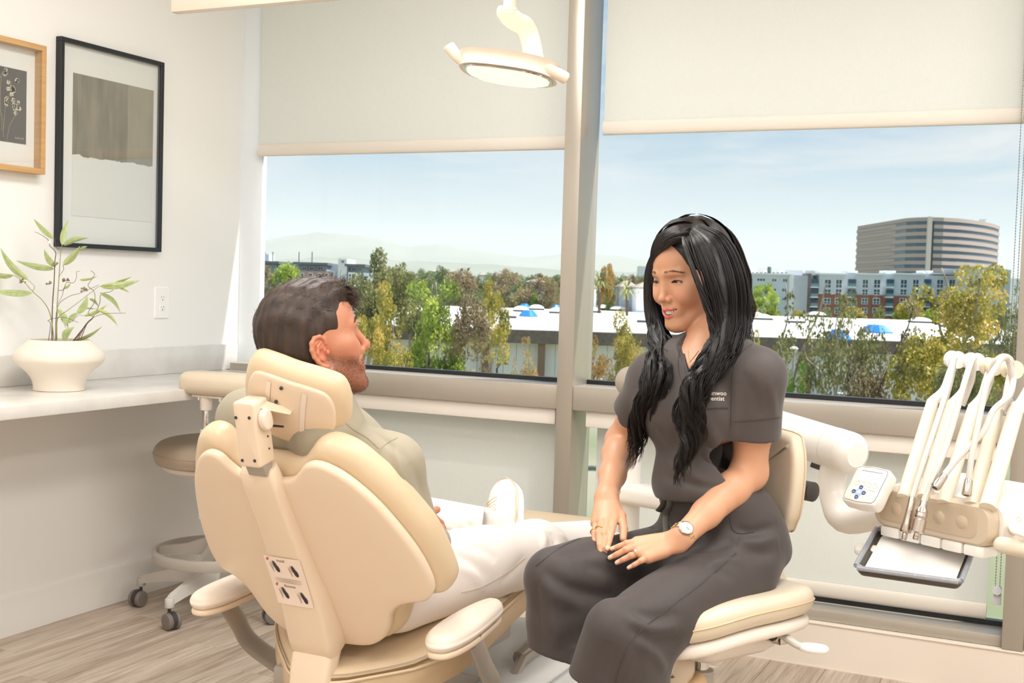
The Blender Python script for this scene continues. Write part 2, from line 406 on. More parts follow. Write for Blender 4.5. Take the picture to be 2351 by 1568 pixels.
b6 = blind('roller_blind', 3.19, 4.6, .76, .212, 'lower roller blind of the third window, at the far right edge', m=M['fab_lo'], roller=(.768, .060))
def bead_chain(parent, x, y, z0, z1, wheel=None):
    mb = MB(); n = int((z1-z0)/.009)
    for k in range(n):
        z = z0+(k+.5)*(z1-z0)/n
        mb.lathe([(.0005, -.0024), (.0021, -.0012), (.0021, .0012), (.0005, .0024)], (x, y, z), 6)
        mb.lathe([(.0005, -.0024), (.0021, -.0012), (.0021, .0012), (.0005, .0024)], (x+.013, y+.004, z+.004), 6)
    mb.tube([(x, y, z0), (x, y, z1)], .0006, 4); mb.tube([(x+.013, y+.004, z0), (x+.013, y+.004, z1)], .0006, 4)
    mb.build('bead_chain', M['chain'], parent)
    if wheel is not None:
        w = MB(); w.lathe([(.004, -.006), (.014, -.006), (.014, .006), (.004, .006)], (x+.006, y, wheel), 16, (0, 1, 0))
        w.box((x+.006, y+.008, wheel-.018), (.026, .006, .06), .002); w.build('chain_tensioner', M['clearplastic'], parent)
bead_chain(b2, 3.062, .075, .90, 2.6, .93)
bead_chain(b4, 3.055, .075, .30, .74, .32)
bead_chain(b1, 1.522, .085, 1.0, 1.75, 1.02)
# ================================================================== OUTSIDE (seen from the third floor)
GZ = -9.75                                                       # street level
_r0 = np.array([math.cos(YAW), math.sin(YAW), 0]); _f0 = np.array([-math.sin(YAW), math.cos(YAW), 0])
def O(u, v, z): return np.array([CAM[0], CAM[1], 0])+_r0*u+_f0*v+np.array([0, 0, z])
def hor(px): return 634.2+(px-575)*.03042
def pu(px, v): return (px-1171.7)/FPX*v
def pz(px, py, v): return 1.25-(py-hor(px))/FPX*v
OF = lambda o: frame_fn(o, _r0, _f0, (0, 0, 1))
ROT = np.stack([_r0, _f0, np.array([0, 0, 1.])], 1)
def obox(mb, u0, u1, v0, v1, z0, z1, bev=0):
    return mb.box(O((u0+u1)/2, (v0+v1)/2, (z0+z1)/2), (abs(u1-u0), abs(v1-v0), abs(z1-z0)), bev, 1, ROT)
def pbox(mb, px0, px1, py0, py1, v, depth=6.0, bev=0):           # a block whose front face spans these bearings at distance v
    pm = (px0+px1)/2
    return obox(mb, pu(px0, v), pu(px1, v), v, v+depth, pz(pm, py1, v), pz(pm, py0, v), bev)

gm = mat('ground', lin(150, 146, 128), .9, noise=(.05, 1, 6, lin(96, 112, 70)))
g = MB(); ring = [(12, 0), (40, 0), (120, 0), (400, 0), (1500, 0), (9000, 0)]
gv, gf = [], []
for r_, _ in ring:
    for k in range(48):
        a = 2*PI*k/48; gv.append((CAM[0]+r_*math.cos(a), CAM[1]+r_*math.sin(a), GZ))
for i in range(len(ring)-1):
    for k in range(48): gf.append((i*48+k, i*48+(k+1) % 48, (i+1)*48+(k+1) % 48, (i+1)*48+k))
gf.append(tuple(range(47, -1, -1)))
o = add('ground', gv, gf, gm); o['kind'] = 'structure'

# ---- hills
hm = mat('hill_scrub', lin(140, 142, 128), .95, noise=(.002, 1, 5, lin(112, 120, 104)))
def hills(name, prof, v, back):
    p = crv(prof, 8); V = []; F = []
    for i, (px, py) in enumerate(p):
        u = pu(px, v); z = pz(px, py, v)+v*.0016*mnoise.noise((px*.03, v, 0))+v*.0006*mnoise.noise((px*.12, v, 5))
        for (dv, fz) in ((-back, 0), (-back*.6, .38), (-back*.25, .8), (0, 1), (back*.8, .1)):
            V.append(O(u*(1+dv/v), v+dv, GZ+(z-GZ)*fz))
    n = 5
    for i in range(len(p)-1):
        for k in range(n-1): F.append((i*n+k, (i+1)*n+k, (i+1)*n+k+1, i*n+k+1))
    o = add(name, V, F, hm); o['kind'] = 'structure'
hills('hills', [(300, 575), (480, 566), (580, 556), (680, 538), (760, 536), (850, 547), (930, 566), (1000, 560), (1100, 575), (1200, 590), (1290, 582), (1380, 584), (1480, 598), (1650, 612), (2000, 625), (2330, 632), (2600, 640)], 6500, 1800)
hills('foothills', [(300, 600), (480, 604), (580, 600), (750, 590), (900, 598), (1100, 606), (1290, 620), (1400, 622), (1520, 632), (1800, 640), (2330, 650), (2600, 655)], 3600, 900)
def haze_mat():
    m = bpy.data.materials.new('haze'); m.use_nodes = True; n = m.node_tree.nodes; n.clear()
    o = n.new('ShaderNodeOutputMaterial'); s = n.new('ShaderNodeVolumeScatter'); s.inputs['Color'].default_value = (.93, .97, 1, 1); s.inputs['Density'].default_value = .00016
    s.inputs['Anisotropy'].default_value = 0; m.node_tree.links.new(s.outputs[0], o.inputs['Volume']); return m
hz = MB(); obox(hz, -5500, 5500, 900, 8200, GZ-5, 330)
o = hz.build('haze', haze_mat(), smooth=False); o['kind'] = 'structure'

# ---- trees
def leaf_mat(name, a, b, c):
    m = bpy.data.materials.new(name); m.use_nodes = True; n = m.node_tree.nodes; l = m.node_tree.links; bs = n['Principled BSDF']
    bs.inputs['Roughness'].default_value = .6; bs.inputs['Specular IOR Level'].default_value = .3
    t = n.new('ShaderNodeTexCoord'); z = n.new('ShaderNodeTexNoise'); z.inputs['Scale'].default_value = .75; z.inputs['Detail'].default_value = 4; l.new(t.outputs['Object'], z.inputs['Vector'])
    r = n.new('ShaderNodeValToRGB'); e = r.color_ramp.elements
    e[0].position = .36; e[0].color = lin(*a); e[1].position = .64; e[1].color = lin(*c); k = e.new(.5); k.color = lin(*b); l.new(z.outputs[0], r.inputs[0])
    oi = n.new('ShaderNodeObjectInfo'); h = n.new('ShaderNodeHueSaturation'); mr = n.new('ShaderNodeMapRange'); mr.inputs[3].default_value = .85; mr.inputs[4].default_value = 1.15
    l.new(oi.outputs['Random'], mr.inputs[0]); l.new(mr.outputs[0], h.inputs['Value']); l.new(r.outputs[0], h.inputs['Color']); l.new(h.outputs[0], bs.inputs['Base Color'])
    tr = n.new('ShaderNodeBsdfTranslucent'); l.new(h.outputs[0], tr.inputs[0]); mx_ = n.new('ShaderNodeMixShader'); mx_.inputs[0].default_value = .3
    l.new(bs.outputs[0], mx_.inputs[1]); l.new(tr.outputs[0], mx_.inputs[2]); l.new(mx_.outputs[0], n['Material Output'].inputs[0])
    return m
LM = {'green': leaf_mat('leaves_green', (113, 135, 60), (162, 184, 80), (212, 221, 113)),
      'yellow': leaf_mat('leaves_yellow', (140, 137, 65), (190, 181, 87), (228, 203, 118)),
      'olive': leaf_mat('leaves_olive', (109, 118, 76), (151, 153, 100), (188, 184, 124)),
      'brown': leaf_mat('leaves_brown', (124, 109, 87), (159, 142, 111), (181, 173, 129)),
      'orange': leaf_mat('leaves_orange', (159, 131, 74), (208, 162, 93), (181, 179, 96)),
      'bright': leaf_mat('leaves_bright', (91, 135, 56), (126, 173, 69), (173, 206, 100)),
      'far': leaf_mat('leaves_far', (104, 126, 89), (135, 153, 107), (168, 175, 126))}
BARK = mat('pale_bark', lin(196, 184, 166), .8, noise=(1.2, 1, 4, lin(130, 116, 98))); BARKD = mat('dark_bark', lin(92, 78, 66), .85)
def foliage(clumps, seed, per_m3=26, leaf=(.24, .085), droop=.5):
    rs = np.random.RandomState(seed); V = []
    for (c, rad, rz) in clumps:
        n = int(per_m3*rad*rad*rz*4.2)+12
        d = rs.normal(size=(n, 3)); d /= np.linalg.norm(d, axis=1)[:, None]
        rr = rs.uniform(.45, 1.05, n)**.6
        p = np.array(c)+d*rr[:, None]*np.array([rad, rad, rz])
        ax = rs.normal(size=(n, 3)); ax[:, 2] -= droop*2; ax /= np.linalg.norm(ax, axis=1)[:, None]
        sd = np.cross(ax, rs.normal(size=(n, 3))); sd /= np.linalg.norm(sd, axis=1)[:, None]
        s = rs.uniform(.7, 1.35, n)[:, None]
        a = ax*leaf[0]*s; b = sd*leaf[1]*s
        V.append(np.stack([p-a*.5, p+b-a*.05, p+a*.5, p-b-a*.05], 1))
    V = np.concatenate(V).reshape(-1, 3)
    return V, np.arange(len(V), dtype=np.int32).reshape(-1, 4)
def tree_proto(kind, seed):
    """a 10 m tree standing at the origin: trunk with forks, clumps of leaves on the ends"""
    rs = random.Random(seed); cl = []; mb = MB()
    def limb(a, b, r1, r2, wob=.25, n=5):
        a, b = np.array(a, float), np.array(b, float); p = [a+(b-a)*k/n+np.array([rs.uniform(-wob, wob), rs.uniform(-wob, wob), 0])*(0 < k < n) for k in range(n+1)]
        p = crv(p, 3); mb.tube(p, np.linspace(r1, r2, len(p)), 6)
    if kind == 'eucalyptus':
        fork = np.array([rs.uniform(-.4, .4), rs.uniform(-.3, .3), rs.uniform(3.2, 4.6)]); limb((0, 0, 0), fork, .20, .15)
        for k in range(7):
            a = 2*PI*k/7+rs.uniform(-.5, .5); h = rs.uniform(5.2, 9.4); rr = (1-abs(h-6.5)/5)*rs.uniform(1.6, 3.0)
            t = np.array([math.cos(a)*rr, math.sin(a)*rr, h]); limb(fork, t, .10, .03)
            for j in range(7):
                q = fork+(t-fork)*rs.uniform(.5, 1.08)+np.array([rs.uniform(-.9, .9), rs.uniform(-.9, .9), rs.uniform(-.8, .6)])
                cl.append((q, rs.uniform(.4, .85), rs.uniform(.4, .9)))
        per, lf, dr = 210, (.16, .055), .7
    elif kind == 'sparse':
        fork = np.array([rs.uniform(-.5, .5), rs.uniform(-.3, .3), rs.uniform(2.6, 3.6)]); limb((0, 0, 0), fork, .20, .15)
        for k in range(6):
            a = 2*PI*k/6+rs.uniform(-.5, .5); h = rs.uniform(4.4, 9.6); rr = rs.uniform(.7, 2.3)
            t = np.array([math.cos(a)*rr, math.sin(a)*rr, h]); limb(fork, t, .09, .025, .35)
            for j in range(5):
                q = fork+(t-fork)*rs.uniform(.35, 1.05)+np.array([rs.uniform(-.7, .7), rs.uniform(-.7, .7), rs.uniform(-.9, .4)])
                cl.append((q, rs.uniform(.26, .6), rs.uniform(.35, .85)))
        per, lf, dr = 190, (.16, .05), .9
    elif kind == 'dense':
        limb((0, 0, 0), (0, 0, 5), .25, .12)
        for j in range(46):
            h = rs.uniform(2.2, 9.5); w_ = 2.5*math.sin(PI*min(1, (h-1.2)/9.0))**.7; a = rs.uniform(0, 2*PI); q = rs.uniform(.35, 1)*w_
            cl.append(((math.cos(a)*q, math.sin(a)*q, h), rs.uniform(.5, .9), rs.uniform(.55, 1.0)))
        per, lf, dr = 85, (.2, .075), .5
    else:                                                        # dome
        limb((0, 0, 0), (0, 0, 5.5), .25, .14)
        for j in range(40):
            a = rs.uniform(0, 2*PI); e_ = rs.uniform(-.25, 1); q = math.sqrt(max(0, 1-e_*e_*.9))*rs.uniform(.5, 1)
            cl.append(((math.cos(a)*q*3.0, math.sin(a)*q*3.0, 6.2+e_*3.0), rs.uniform(.6, .95), rs.uniform(.55, .85)))
        per, lf, dr = 85, (.2, .08), .3
    V, F = foliage(cl, seed, per, lf, dr)
    k_ = np.array([5.6/(np.ptp(V[:, 0])*.5+np.ptp(V[:, 1])*.5)*1.02]*2+[10/np.quantile(V[:, 2], .998)]); V = V*k_; mb.v = [tuple(np.array(q)*k_) for q in mb.v]
    root = empty('tree', (0, 0, 0)); mb.build('trunk', BARK, root, sharp=None); o = add('foliage', V, F, LM['olive'], root, smooth=False); o['kind'] = 'stuff'
    return root
PROTO = {k: [tree_proto(k, 11*i+len(k)) for i in range(n)] for k, n in (('eucalyptus', 3), ('sparse', 3), ('dense', 3), ('dome', 2))}
USED = set()
def tree(kind, px, pytop, v, wpx, m, label, cat='tree', group=None, bark=None, name=None, seed=None):
    rr = random.Random(px*7+v); i = (seed if seed is not None else rr.randrange(9)) % len(PROTO[kind]); p = PROTO[kind][i]
    if (kind, i) in USED: o = copy_tree(p)
    else: o = p; USED.add((kind, i))
    if 94 < v < 196: v = 196.0 if v > 112 else 92.0
    o.location = O(pu(px, v), v, GZ); H = pz(px, pytop, v)-GZ; W_ = wpx*v/FPX
    o.scale = (W_/5.6, W_/5.6, H/10.0); o.rotation_euler.z = rr.uniform(0, 6.28)
    for c in o.children:
        s = c.material_slots[0]; s.link = 'OBJECT'; s.material = LM[m] if c.name.startswith('foliage') else (BARKD if bark == 'dark' else BARK)
    for k_ in ('group',):
        if k_ in o: del o[k_]
    return tag(o, label, cat, group)
tree('dense', 598, 606, 118, 80, 'brown', 'dull brown bushy tree outside, at the left edge of the left window')
tree('dense', 655, 604, 122, 95, 'green', 'light green tree outside, right behind the crown of the man')
tree('eucalyptus', 852, 572, 92, 150, 'olive', 'tall eucalyptus whose tufted top stands clear above the grey apartments', seed=0)
tree('eucalyptus', 876, 650, 62, 125, 'yellow', 'green eucalyptus with pale forked trunk, just right of the nose of the man', seed=1)
tree('eucalyptus', 990, 645, 66, 175, 'green', 'large bright green eucalyptus in the middle of the left window', seed=2)
tree('dense', 1072, 680, 66, 130, 'brown', 'dusty brown dense tree before the end of the white warehouse roof')
tree('dome', 1128, 672, 84, 100, 'yellow', 'yellow-green round-topped tree overlapping the white roof in the left window')
tree('sparse', 1213, 775, 88, 62, 'orange', 'small rusty sapling before the white wall, beside the brown post')
tree('dense', 1165, 620, 165, 110, 'brown', 'broad dark brown tree behind the warehouse, right part of the left window')
tree('dense', 1262, 642, 170, 70, 'brown', 'grey-brown tree behind the warehouse, against the mullion')
tree('dense', 1218, 668, 172, 32, 'bright', 'small vivid green tree in front of the cream house')
tree('dense', 1048, 622, 130, 100, 'brown', 'reddish brown tree behind the large bright green eucalyptus')
tree('eucalyptus', 945, 628, 110, 120, 'olive', 'olive tree behind and left of the large bright green eucalyptus')
tree('dense', 1005, 612, 210, 60, 'far', 'narrow hazy tree against the hills, in the middle of the left window')
tree('sparse', 1352, 770, 74, 90, 'orange', 'orange-tinged tree at the left edge of the right window', seed=1)
tree('eucalyptus', 1440, 715, 72, 115, 'yellow', 'yellowish eucalyptus beside the grey arm end, left of the woman', seed=1)
tree('dome', 1748, 650, 160, 78, 'green', 'round green tree before the white apartments, right of the hair of the woman')
tree('sparse', 1800, 676, 62, 190, 'olive', 'sparse eucalyptus just right of the shoulder of the woman', seed=0)
tree('sparse', 1730, 700, 66, 120, 'yellow', 'thin yellow-olive tree half hidden by the hair of the woman', seed=2)
tree('sparse', 1925, 672, 58, 170, 'olive', 'eucalyptus with thick pale trunk before the brick-based apartments', seed=1)
tree('sparse', 2005, 678, 57, 170, 'brown', 'purple-brown thin tree with black trunk, below the office tower', bark='dark', seed=2)
tree('dense', 2120, 770, 54, 190, 'yellow', 'bushy yellow-green tree low down, left of the instrument hoses')
tree('eucalyptus', 2195, 612, 66, 270, 'yellow', 'largest eucalyptus, its crown in front of the office tower', seed=2)
tree('sparse', 2310, 645, 72, 120, 'olive', 'eucalyptus at the right edge of the right window, above the hoses', seed=1)
tree('dense', 2085, 686, 150, 90, 'yellow', 'low yellow-green tree in front of the brick apartment base')
tree('eucalyptus', 2225, 800, 50, 150, 'olive', 'shaded olive tree right behind the instrument hoses', seed=0)
tree('sparse', 1825, 830, 60, 70, 'bright', 'small bright green shrub by the wall, right of the sleeve of the woman')
tree('dome', 1386, 606, 175, 42, 'orange', 'flat-topped orange tree standing above the houses left of the woman', seed=1)
tree('dense', 1392, 655, 150, 22, 'bright', 'narrow bright green cypress-like tree before the houses')
for px, py, lb in ((1352, 668, 'nearest the mullion'), (1455, 676, 'below the tan-roofed house'), (1480, 671, 'tallest of its row left of the nose of the woman'), (1502, 675, 'touching the face of the woman'), (1430, 690, 'lowest of its row')):
    tree('dense', px, py, 150, 40, 'bright', 'bright green tree behind the white roof, '+lb, group='bright trees behind the roof')
rr_ = random.Random(3)
CW = {'far': 'hazy green', 'olive': 'olive', 'brown': 'brown', 'yellow': 'yellowish', 'green': 'green'}
ORD = ['', 'first', 'second', 'third', 'fourth', 'fifth', 'sixth', 'seventh', 'eighth', 'ninth', 'tenth', 'eleventh', 'twelfth', 'thirteenth', 'fourteenth', 'fifteenth']
def row(n, px0, step, kinds, ys, vs_, ws, cols, where, group, slope=0.):
    cnt = {}
    for k in range(n):
        px = px0+k*step; c = rr_.choice(cols); cnt[c] = cnt.get(c, 0)+1
        tree(rr_.choice(kinds), px, rr_.uniform(*ys)+(px-px0)*slope, rr_.uniform(*vs_), rr_.uniform(*ws), c, '%s %s tree from left, %s' % (ORD[cnt[c]], CW[c], where), group=group)
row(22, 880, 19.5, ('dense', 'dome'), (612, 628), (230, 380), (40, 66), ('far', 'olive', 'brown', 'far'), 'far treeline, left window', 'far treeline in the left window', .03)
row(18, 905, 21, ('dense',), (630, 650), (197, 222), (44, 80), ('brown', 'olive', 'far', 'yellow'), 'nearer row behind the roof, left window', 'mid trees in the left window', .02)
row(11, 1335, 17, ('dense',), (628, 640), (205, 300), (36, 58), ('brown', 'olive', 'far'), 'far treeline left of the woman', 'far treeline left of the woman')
row(10, 1700, 62, ('dense',), (690, 712), (196, 202), (46, 90), ('olive', 'yellow', 'green'), 'at the foot of the right-hand apartments', 'trees at the foot of the apartments')
# palms
pf = MB(); pf.tube(crv([(0, 0, 0), (.1, 0, 4), (0, 0, 9)], 4), .16, 6)
palm = empty('palm', (0, 0, 0)); pf.build('trunk', BARKD, palm)
V = []; rs = np.random.RandomState(5)
for k in range(38):
    a = rs.uniform(0, 2*PI); el = rs.uniform(-.9, 1.2); d = np.array([math.cos(a)*math.cos(el), math.sin(a)*math.cos(el), math.sin(el)]); s_ = np.array([-math.sin(a), math.cos(a), 0])*.13
    p0 = np.array([0, 0, 9.]); p1 = p0+d*.8; p2 = p0+d*1.5-np.array([0, 0, .35])
    V += [p0-s_*.3, p0+s_*.3, p1+s_, p1-s_, p1-s_, p1+s_, p2+s_*.2, p2-s_*.2]
add('fronds', np.array(V), np.arange(len(V), dtype=np.int32).reshape(-1, 4), LM['olive'], palm, smooth=False)
for i, (px, py, v, lb) in enumerate(((1368, 620, 170, 'fan palm left of the houses, near the mullion'), (1432, 640, 160, 'fan palm in front of the tan-roofed house'), (1048, 614, 300, 'left one of two small palms on the treeline'), (1064, 613, 300, 'right one of two small palms on the treeline'))):
    o = palm if i == 0 else copy_tree(palm); o.location = O(pu(px, v), v, GZ); H = pz(px, py, v)-GZ; o.scale = (H/10*1.0, H/10*1.0, H/10.0); tag(o, lb, 'palm')

# ---- warehouse
WH = mat('white_wall_paint', lin(240, 242, 242), .7); WR = mat('white_roof_membrane', lin(244, 243, 240), .7); FS = mat('brown_fascia', lin(122, 112, 102), .8, noise=(3, 1, 4, lin(98, 90, 84)))
POSTM = mat('brown_post', lin(138, 112, 92), .8); DK = mat('dark_grey', lin(70, 74, 78), .6)
V0 = 101.0
ware = empty('warehouse', O(10, V0, GZ), 'long white warehouse with flat white roof and dark fascia, across the street', 'warehouse')
ZR = -2.5
b = MB(); obox(b, -26, 62, V0+.4, 188, GZ, ZR-.35); b.build('core', WH, ware)
b = MB(); obox(b, -26.6, 62.6, V0-.9, 189, ZR-.35, ZR); b.build('roof', WR, ware)
b = MB(); obox(b, -26.7, 62.7, V0-1.05, V0-.85, ZR-1.15, ZR-.03, .03); obox(b, -26.7, 62.7, V0-1.0, V0+.3, ZR-1.15, ZR-1.0); b.build('fascia', FS, ware)
pm0 = None; PWW = 1.1
for k in range(80):
    u0 = -26+k*PWW
    if pm0 is None:
        b = MB(); obox(b, u0+.02, u0+PWW-.02, V0+.28, V0+.4, GZ, ZR-1.05, .012); pm0 = b.build('wall_panel', WH, ware); base_u = u0
    else:
        c = pm0.copy(); COL.objects.link(c); c.parent = ware; c.location = Vector(_r0*(u0-base_u))
for px in (1112, 1240, 1545, 1850, 2150, 2290):
    b = MB(); u = pu(px, V0); obox(b, u-.3, u+.3, V0-.75, V0-.2, GZ, ZR-1.1, .03); b.build('post', POSTM, ware)
def roofpt(px, py): return atz(px, py, ZR)
for px, py, wpx in ((1196, 716, 38), (1232, 712, 36), (1278, 720, 34), (1175, 731, 22), (1347, 713, 34), (1384, 711, 34), (1421, 714, 38), (1458, 713, 36), (1494, 711, 34), (1363, 718, 36), (1475, 741, 22), (1730, 727, 44), (1755, 735, 40), (1880, 727, 40), (2120, 742, 44), (2190, 752, 40), (2215, 742, 36), (2270, 760, 44), (1830, 742, 40)):
    p = roofpt(px, py); d = (p-CAM)@_f0; wd = wpx*d/FPX; a = (p-CAM)@_r0
    b = MB(); obox(b, a-wd/2, a+wd/2, d, d+wd, ZR, ZR+.28); b.build('skylight_curb', DK, ware)
    b = MB(); fn = OF(O(a, d+wd/2, ZR+.28)); b.slab(rrect(wd*1.02, wd*1.02, .2), [(0, 0), (-.25, .3), (-.55, .46), (-.8, .52)], fn); b.build('skylight', WR, ware)
TARP = mat('blue_tarp', lin(40, 128, 214), .45)
for i, (px, py, wpx, lb) in enumerate(((1213, 727, 44, 'blue tarp on the white roof, near the mullion'), (1204, 709, 30, 'small blue tarp far back on the white roof'), (1276, 712, 24, 'blue tarp cut off by the mullion on the white roof'), (1925, 779, 60, 'blue tarp at the roof edge, right of the woman'), (2012, 764, 72, 'crumpled large blue tarp on the roof below the tower'))):
    p = roofpt(px, py); d = (p-CAM)@_f0; wd = wpx*d/FPX; a = (p-CAM)@_r0
    b = MB(); rs_ = random.Random(i); ol = [(math.cos(t)*wd/2*rs_.uniform(.8, 1.05), math.sin(t)*wd*.7*rs_.uniform(.8, 1.05)) for t in np.linspace(0, 2*PI, 19)[:-1]]
    b.slab(ol, [(0, 0), (.0, .12), (-.2, .4), (-.5, .62+rs_.uniform(0, .2)), (-.85, .75)], OF(O(a, d, ZR+.005))); tag(b.build('tarp', TARP), lb, 'tarp')
HV = mat('hvac_metal', lin(196, 198, 198), .5)
for px, py, wpx, hpx, lb in ((1233, 706, 20, 18, 'grey rooftop cooling unit near the mullion, left window'), (1366, 702, 18, 14, 'white rooftop box beside the bright trees, right of the mullion'), (1401, 702, 14, 10, 'smaller white rooftop box beside the bright trees')):
    p = roofpt(px, py); d = (p-CAM)@_f0; wd = wpx*d/FPX; hh = hpx*d/FPX; a = (p-CAM)@_r0; o = empty('rooftop_unit', O(a, d, ZR), lb, 'air conditioner')
    b = MB(); obox(b, a-wd/2, a+wd/2, d, d+wd, ZR, ZR+hh, .05); b.build('housing', HV, o); b = MB(); obox(b, a-wd*.4, a+wd*.2, d-.05, d, ZR+hh*.35, ZR+hh*.85); b.build('louvre', DK, o)
for px, py0, py1, wpx, lb in ((1376, 872, 900, 22, 'grey utility box against the white wall, left of the woman'), (1939, 905, 935, 26, 'grey utility box against the white wall, right of the woman')):
    v = V0-1.5; b = MB(); a = pu(px, v); wd = wpx*v/FPX; zt = pz(px, py0, v); o = empty('utility_box', O(a, v, GZ), lb, 'utility box')
    obox(b, a-wd/2, a+wd/2, v-.4, v+.6, GZ, zt, .02); b.build('cabinet', HV, o)
    b = MB(); obox(b, a-wd*.54, a+wd*.54, v-.46, v+.66, zt, zt+.08, .02); b.build('lid', HV, o)
# ---- street lamps
LPM = mat('galvanised_pole', lin(176, 182, 188), .4, metal=.3)
def street_lamp(px, pyhead, v, label, arm=-46, style='cobra'):
    a = pu(px, v); zt = pz(px, pyhead, v); o = empty('street_lamp', O(a, v, GZ), label, 'street lamp'); k = v/FPX
    MB().tube([O(a, v, GZ), O(a, v, zt-.3)], [.11, .07], 8).build('pole', LPM if style != 'dark' else DK, o)
    if style == 'cobra':
        MB().tube(crv([O(a, v, zt-.35), O(a+arm*k*.35, v, zt+.02), O(a+arm*k, v, zt+.1)], 6), .045, 6).build('arm', LPM, o)
        MB().slab(rrect(.7, .3, .13), rprof(0, .14, .06), frame_fn(O(a+arm*k, v, zt), _r0, _f0, (0, 0, 1))).build('lamp_head', LPM, o)
    elif style == 'dark':
        MB().tube([O(a, v, zt-.3), O(a+.25, v, zt)], .05, 6).build('arm', DK, o)
        b = MB(); obox(b, a+.2, a+.85, v-.2, v+.2, zt, zt+.18, .03); b.build('lamp_head', DK, o)
    else:
        MB().lathe([(.05, -.3), (.2, -.15), (.26, 0), (.12, .12)], O(a, v, zt), 12).build('lamp_head', WR, o)
street_lamp(1032, 748, 75, 'curved-arm street lamp in front of the brown tree, left window')
street_lamp(1139, 836, 90, 'short dark lamp post before the white warehouse wall', style='dark')
street_lamp(1820, 800, 70, 'white-headed lamp post right of the sleeve of the woman', style='post')

# ---- buildings
GLZ = mat('building_glass', lin(66, 92, 106), .3, spec=.4); GLT = mat('teal_glass', lin(98, 140, 150), .15, spec=.9); BW = mat('blue_shade_stucco', lin(214, 224, 232), .8); BWH = mat('white_stucco', lin(236, 238, 238), .8)  # bluish shade of the facades is put into the first stucco colour
BRK = mat('brick_red', lin(158, 112, 92), .85, noise=(2.2, .6, 3, lin(136, 92, 74))); GRS = mat('grey_stucco', lin(176, 184, 190), .85, noise=(.6, .7, 4, lin(158, 166, 174))); TAU = mat('taupe_panel', lin(122, 112, 108), .8)
WFR = mat('white_window_frame', lin(240, 242, 242), .5)
def bwin(par, px0, px1, py0, py1, v, glass=None, cols=2, sash=.42):
    """one built window: white frame with bars, dark pane set back in it"""
    pm = (px0+px1)/2; u0, u1 = pu(px0, v), pu(px1, v); z0, z1 = pz(pm, py1, v), pz(pm, py0, v); t = .09
    f = MB()
    for (a, b_, c, d) in ((u0, u0+t, z0, z1), (u1-t, u1, z0, z1), (u0, u1, z0, z0+t), (u0, u1, z1-t, z1)): obox(f, a, b_, v-.12, v+.06, c, d)
    for k in range(1, cols): x = u0+(u1-u0)*k/cols; obox(f, x-t/2, x+t/2, v-.1, v+.04, z0, z1)
    if sash: obox(f, u0, u1, v-.1, v+.04, z0+(z1-z0)*sash-t/2, z0+(z1-z0)*sash+t/2)
    fo = f.build('window', WFR, par, smooth=False)
    g_ = MB(); obox(g_, u0+t*.5, u1-t*.5, v-.05, v-.01, z0+t*.5, z1-t*.5); g_.build('pane', glass or GLZ, fo, smooth=False)
def bld(name, label, px, v): return empty(name, O(pu(px, v), v, GZ), label, 'building')
# apartments with a brick base
v = 220.0; ap = bld('apartment_building', 'blue-shaded apartment block with red brick base and balconies, below the office tower', 1990, v)
b = MB(); pbox(b, 1871, 2225, 629, 678, v, 14); b.build('upper_wall', BW, ap); b = MB(); pbox(b, 1870, 2225, 679, 800, v-.25, 14); b.build('brick_base', BRK, ap)
b = MB(); pbox(b, 1853, 1871, 640, 800, v+2.0, 12); b.build('balcony_recess', GRS, ap)
b = MB()
for x0, x1 in ((1868, 1936), (1958, 2024), (2045, 2118), (2128, 2226)): pbox(b, x0, x1, 627, 630.5, v-.9, 15)
b.build('cornice', BWH, ap)
b = MB(); pbox(b, 1844, 1853.5, 628, 800, v-.6, 6); b.build('pier', TAU, ap)
for x0, x1 in ((1883, 1899), (1909, 1924), (1970, 1984), (1996, 2012), (2057, 2073), (2085, 2100), (2140, 2156), (2168, 2184)):
    for y0, y1 in ((641, 661), (663, 677)): bwin(ap, x0, x1, y0, y1, v)
    for y0, y1 in ((684, 698), (706, 720)): bwin(ap, x0, x1, y0, y1, v-.25)
for x0, x1 in ((1853.5, 1870), (1938, 1956), (2026, 2043), (2112, 2128)):
    for y0, y1 in ((641, 658), (664, 681), (687, 703), (708, 722)):
        g_ = MB(); pbox(g_, x0, x1, y0, y1, v-.30, .1); bo = g_.build('balcony', GLZ, ap, smooth=False)
        g_ = MB(); pbox(g_, x0-.5, x1+.5, y1, y1+2.4, v-1.3, 1.2); g_.build('slab', BWH, bo, smooth=False)
        g_ = MB(); pbox(g_, x0, x1, y1-7.5, y1, v-1.2, .05); g_.build('railing', GLT, bo, smooth=False)
    b = MB(); pbox(b, x0-3, x1+3, 621, 632, v+1, 4); b.build('roof_box', BWH, ap)
# white apartments left of them
v = 215.0; ap2 = bld('apartment_building', 'white apartment block with flat roof, right beside the hair of the woman', 1760, v)
b = MB(); pbox(b, 1660, 1804, 629, 800, v, 16); b.build('wall', BW, ap2); b = MB(); pbox(b, 1803, 1813, 630, 800, v-.6, 16); b.build('corner', BWH, ap2); b = MB(); pbox(b, 1813, 1845, 632, 800, v+3, 12); b.build('wing', GRS, ap2)  # sunlit corner: its light is put into a whiter stucco than the wall
b = MB(); pbox(b, 1655, 1808, 626.5, 629.5, v-.8, 18); b.build('cornice', BWH, ap2)
for x0, x1, y0, y1, c in ((1728, 1748, 638, 646, 3), (1762, 1774, 639, 647, 2), (1787, 1799, 639, 648, 2), (1786, 1798, 661, 670, 2), (1787, 1797, 683, 690, 2), (1713, 1719, 638, 646, 1), (1728, 1748, 661, 669, 3), (1762, 1774, 661, 669, 2)): bwin(ap2, x0, x1, y0, y1, v, None, c, 0)
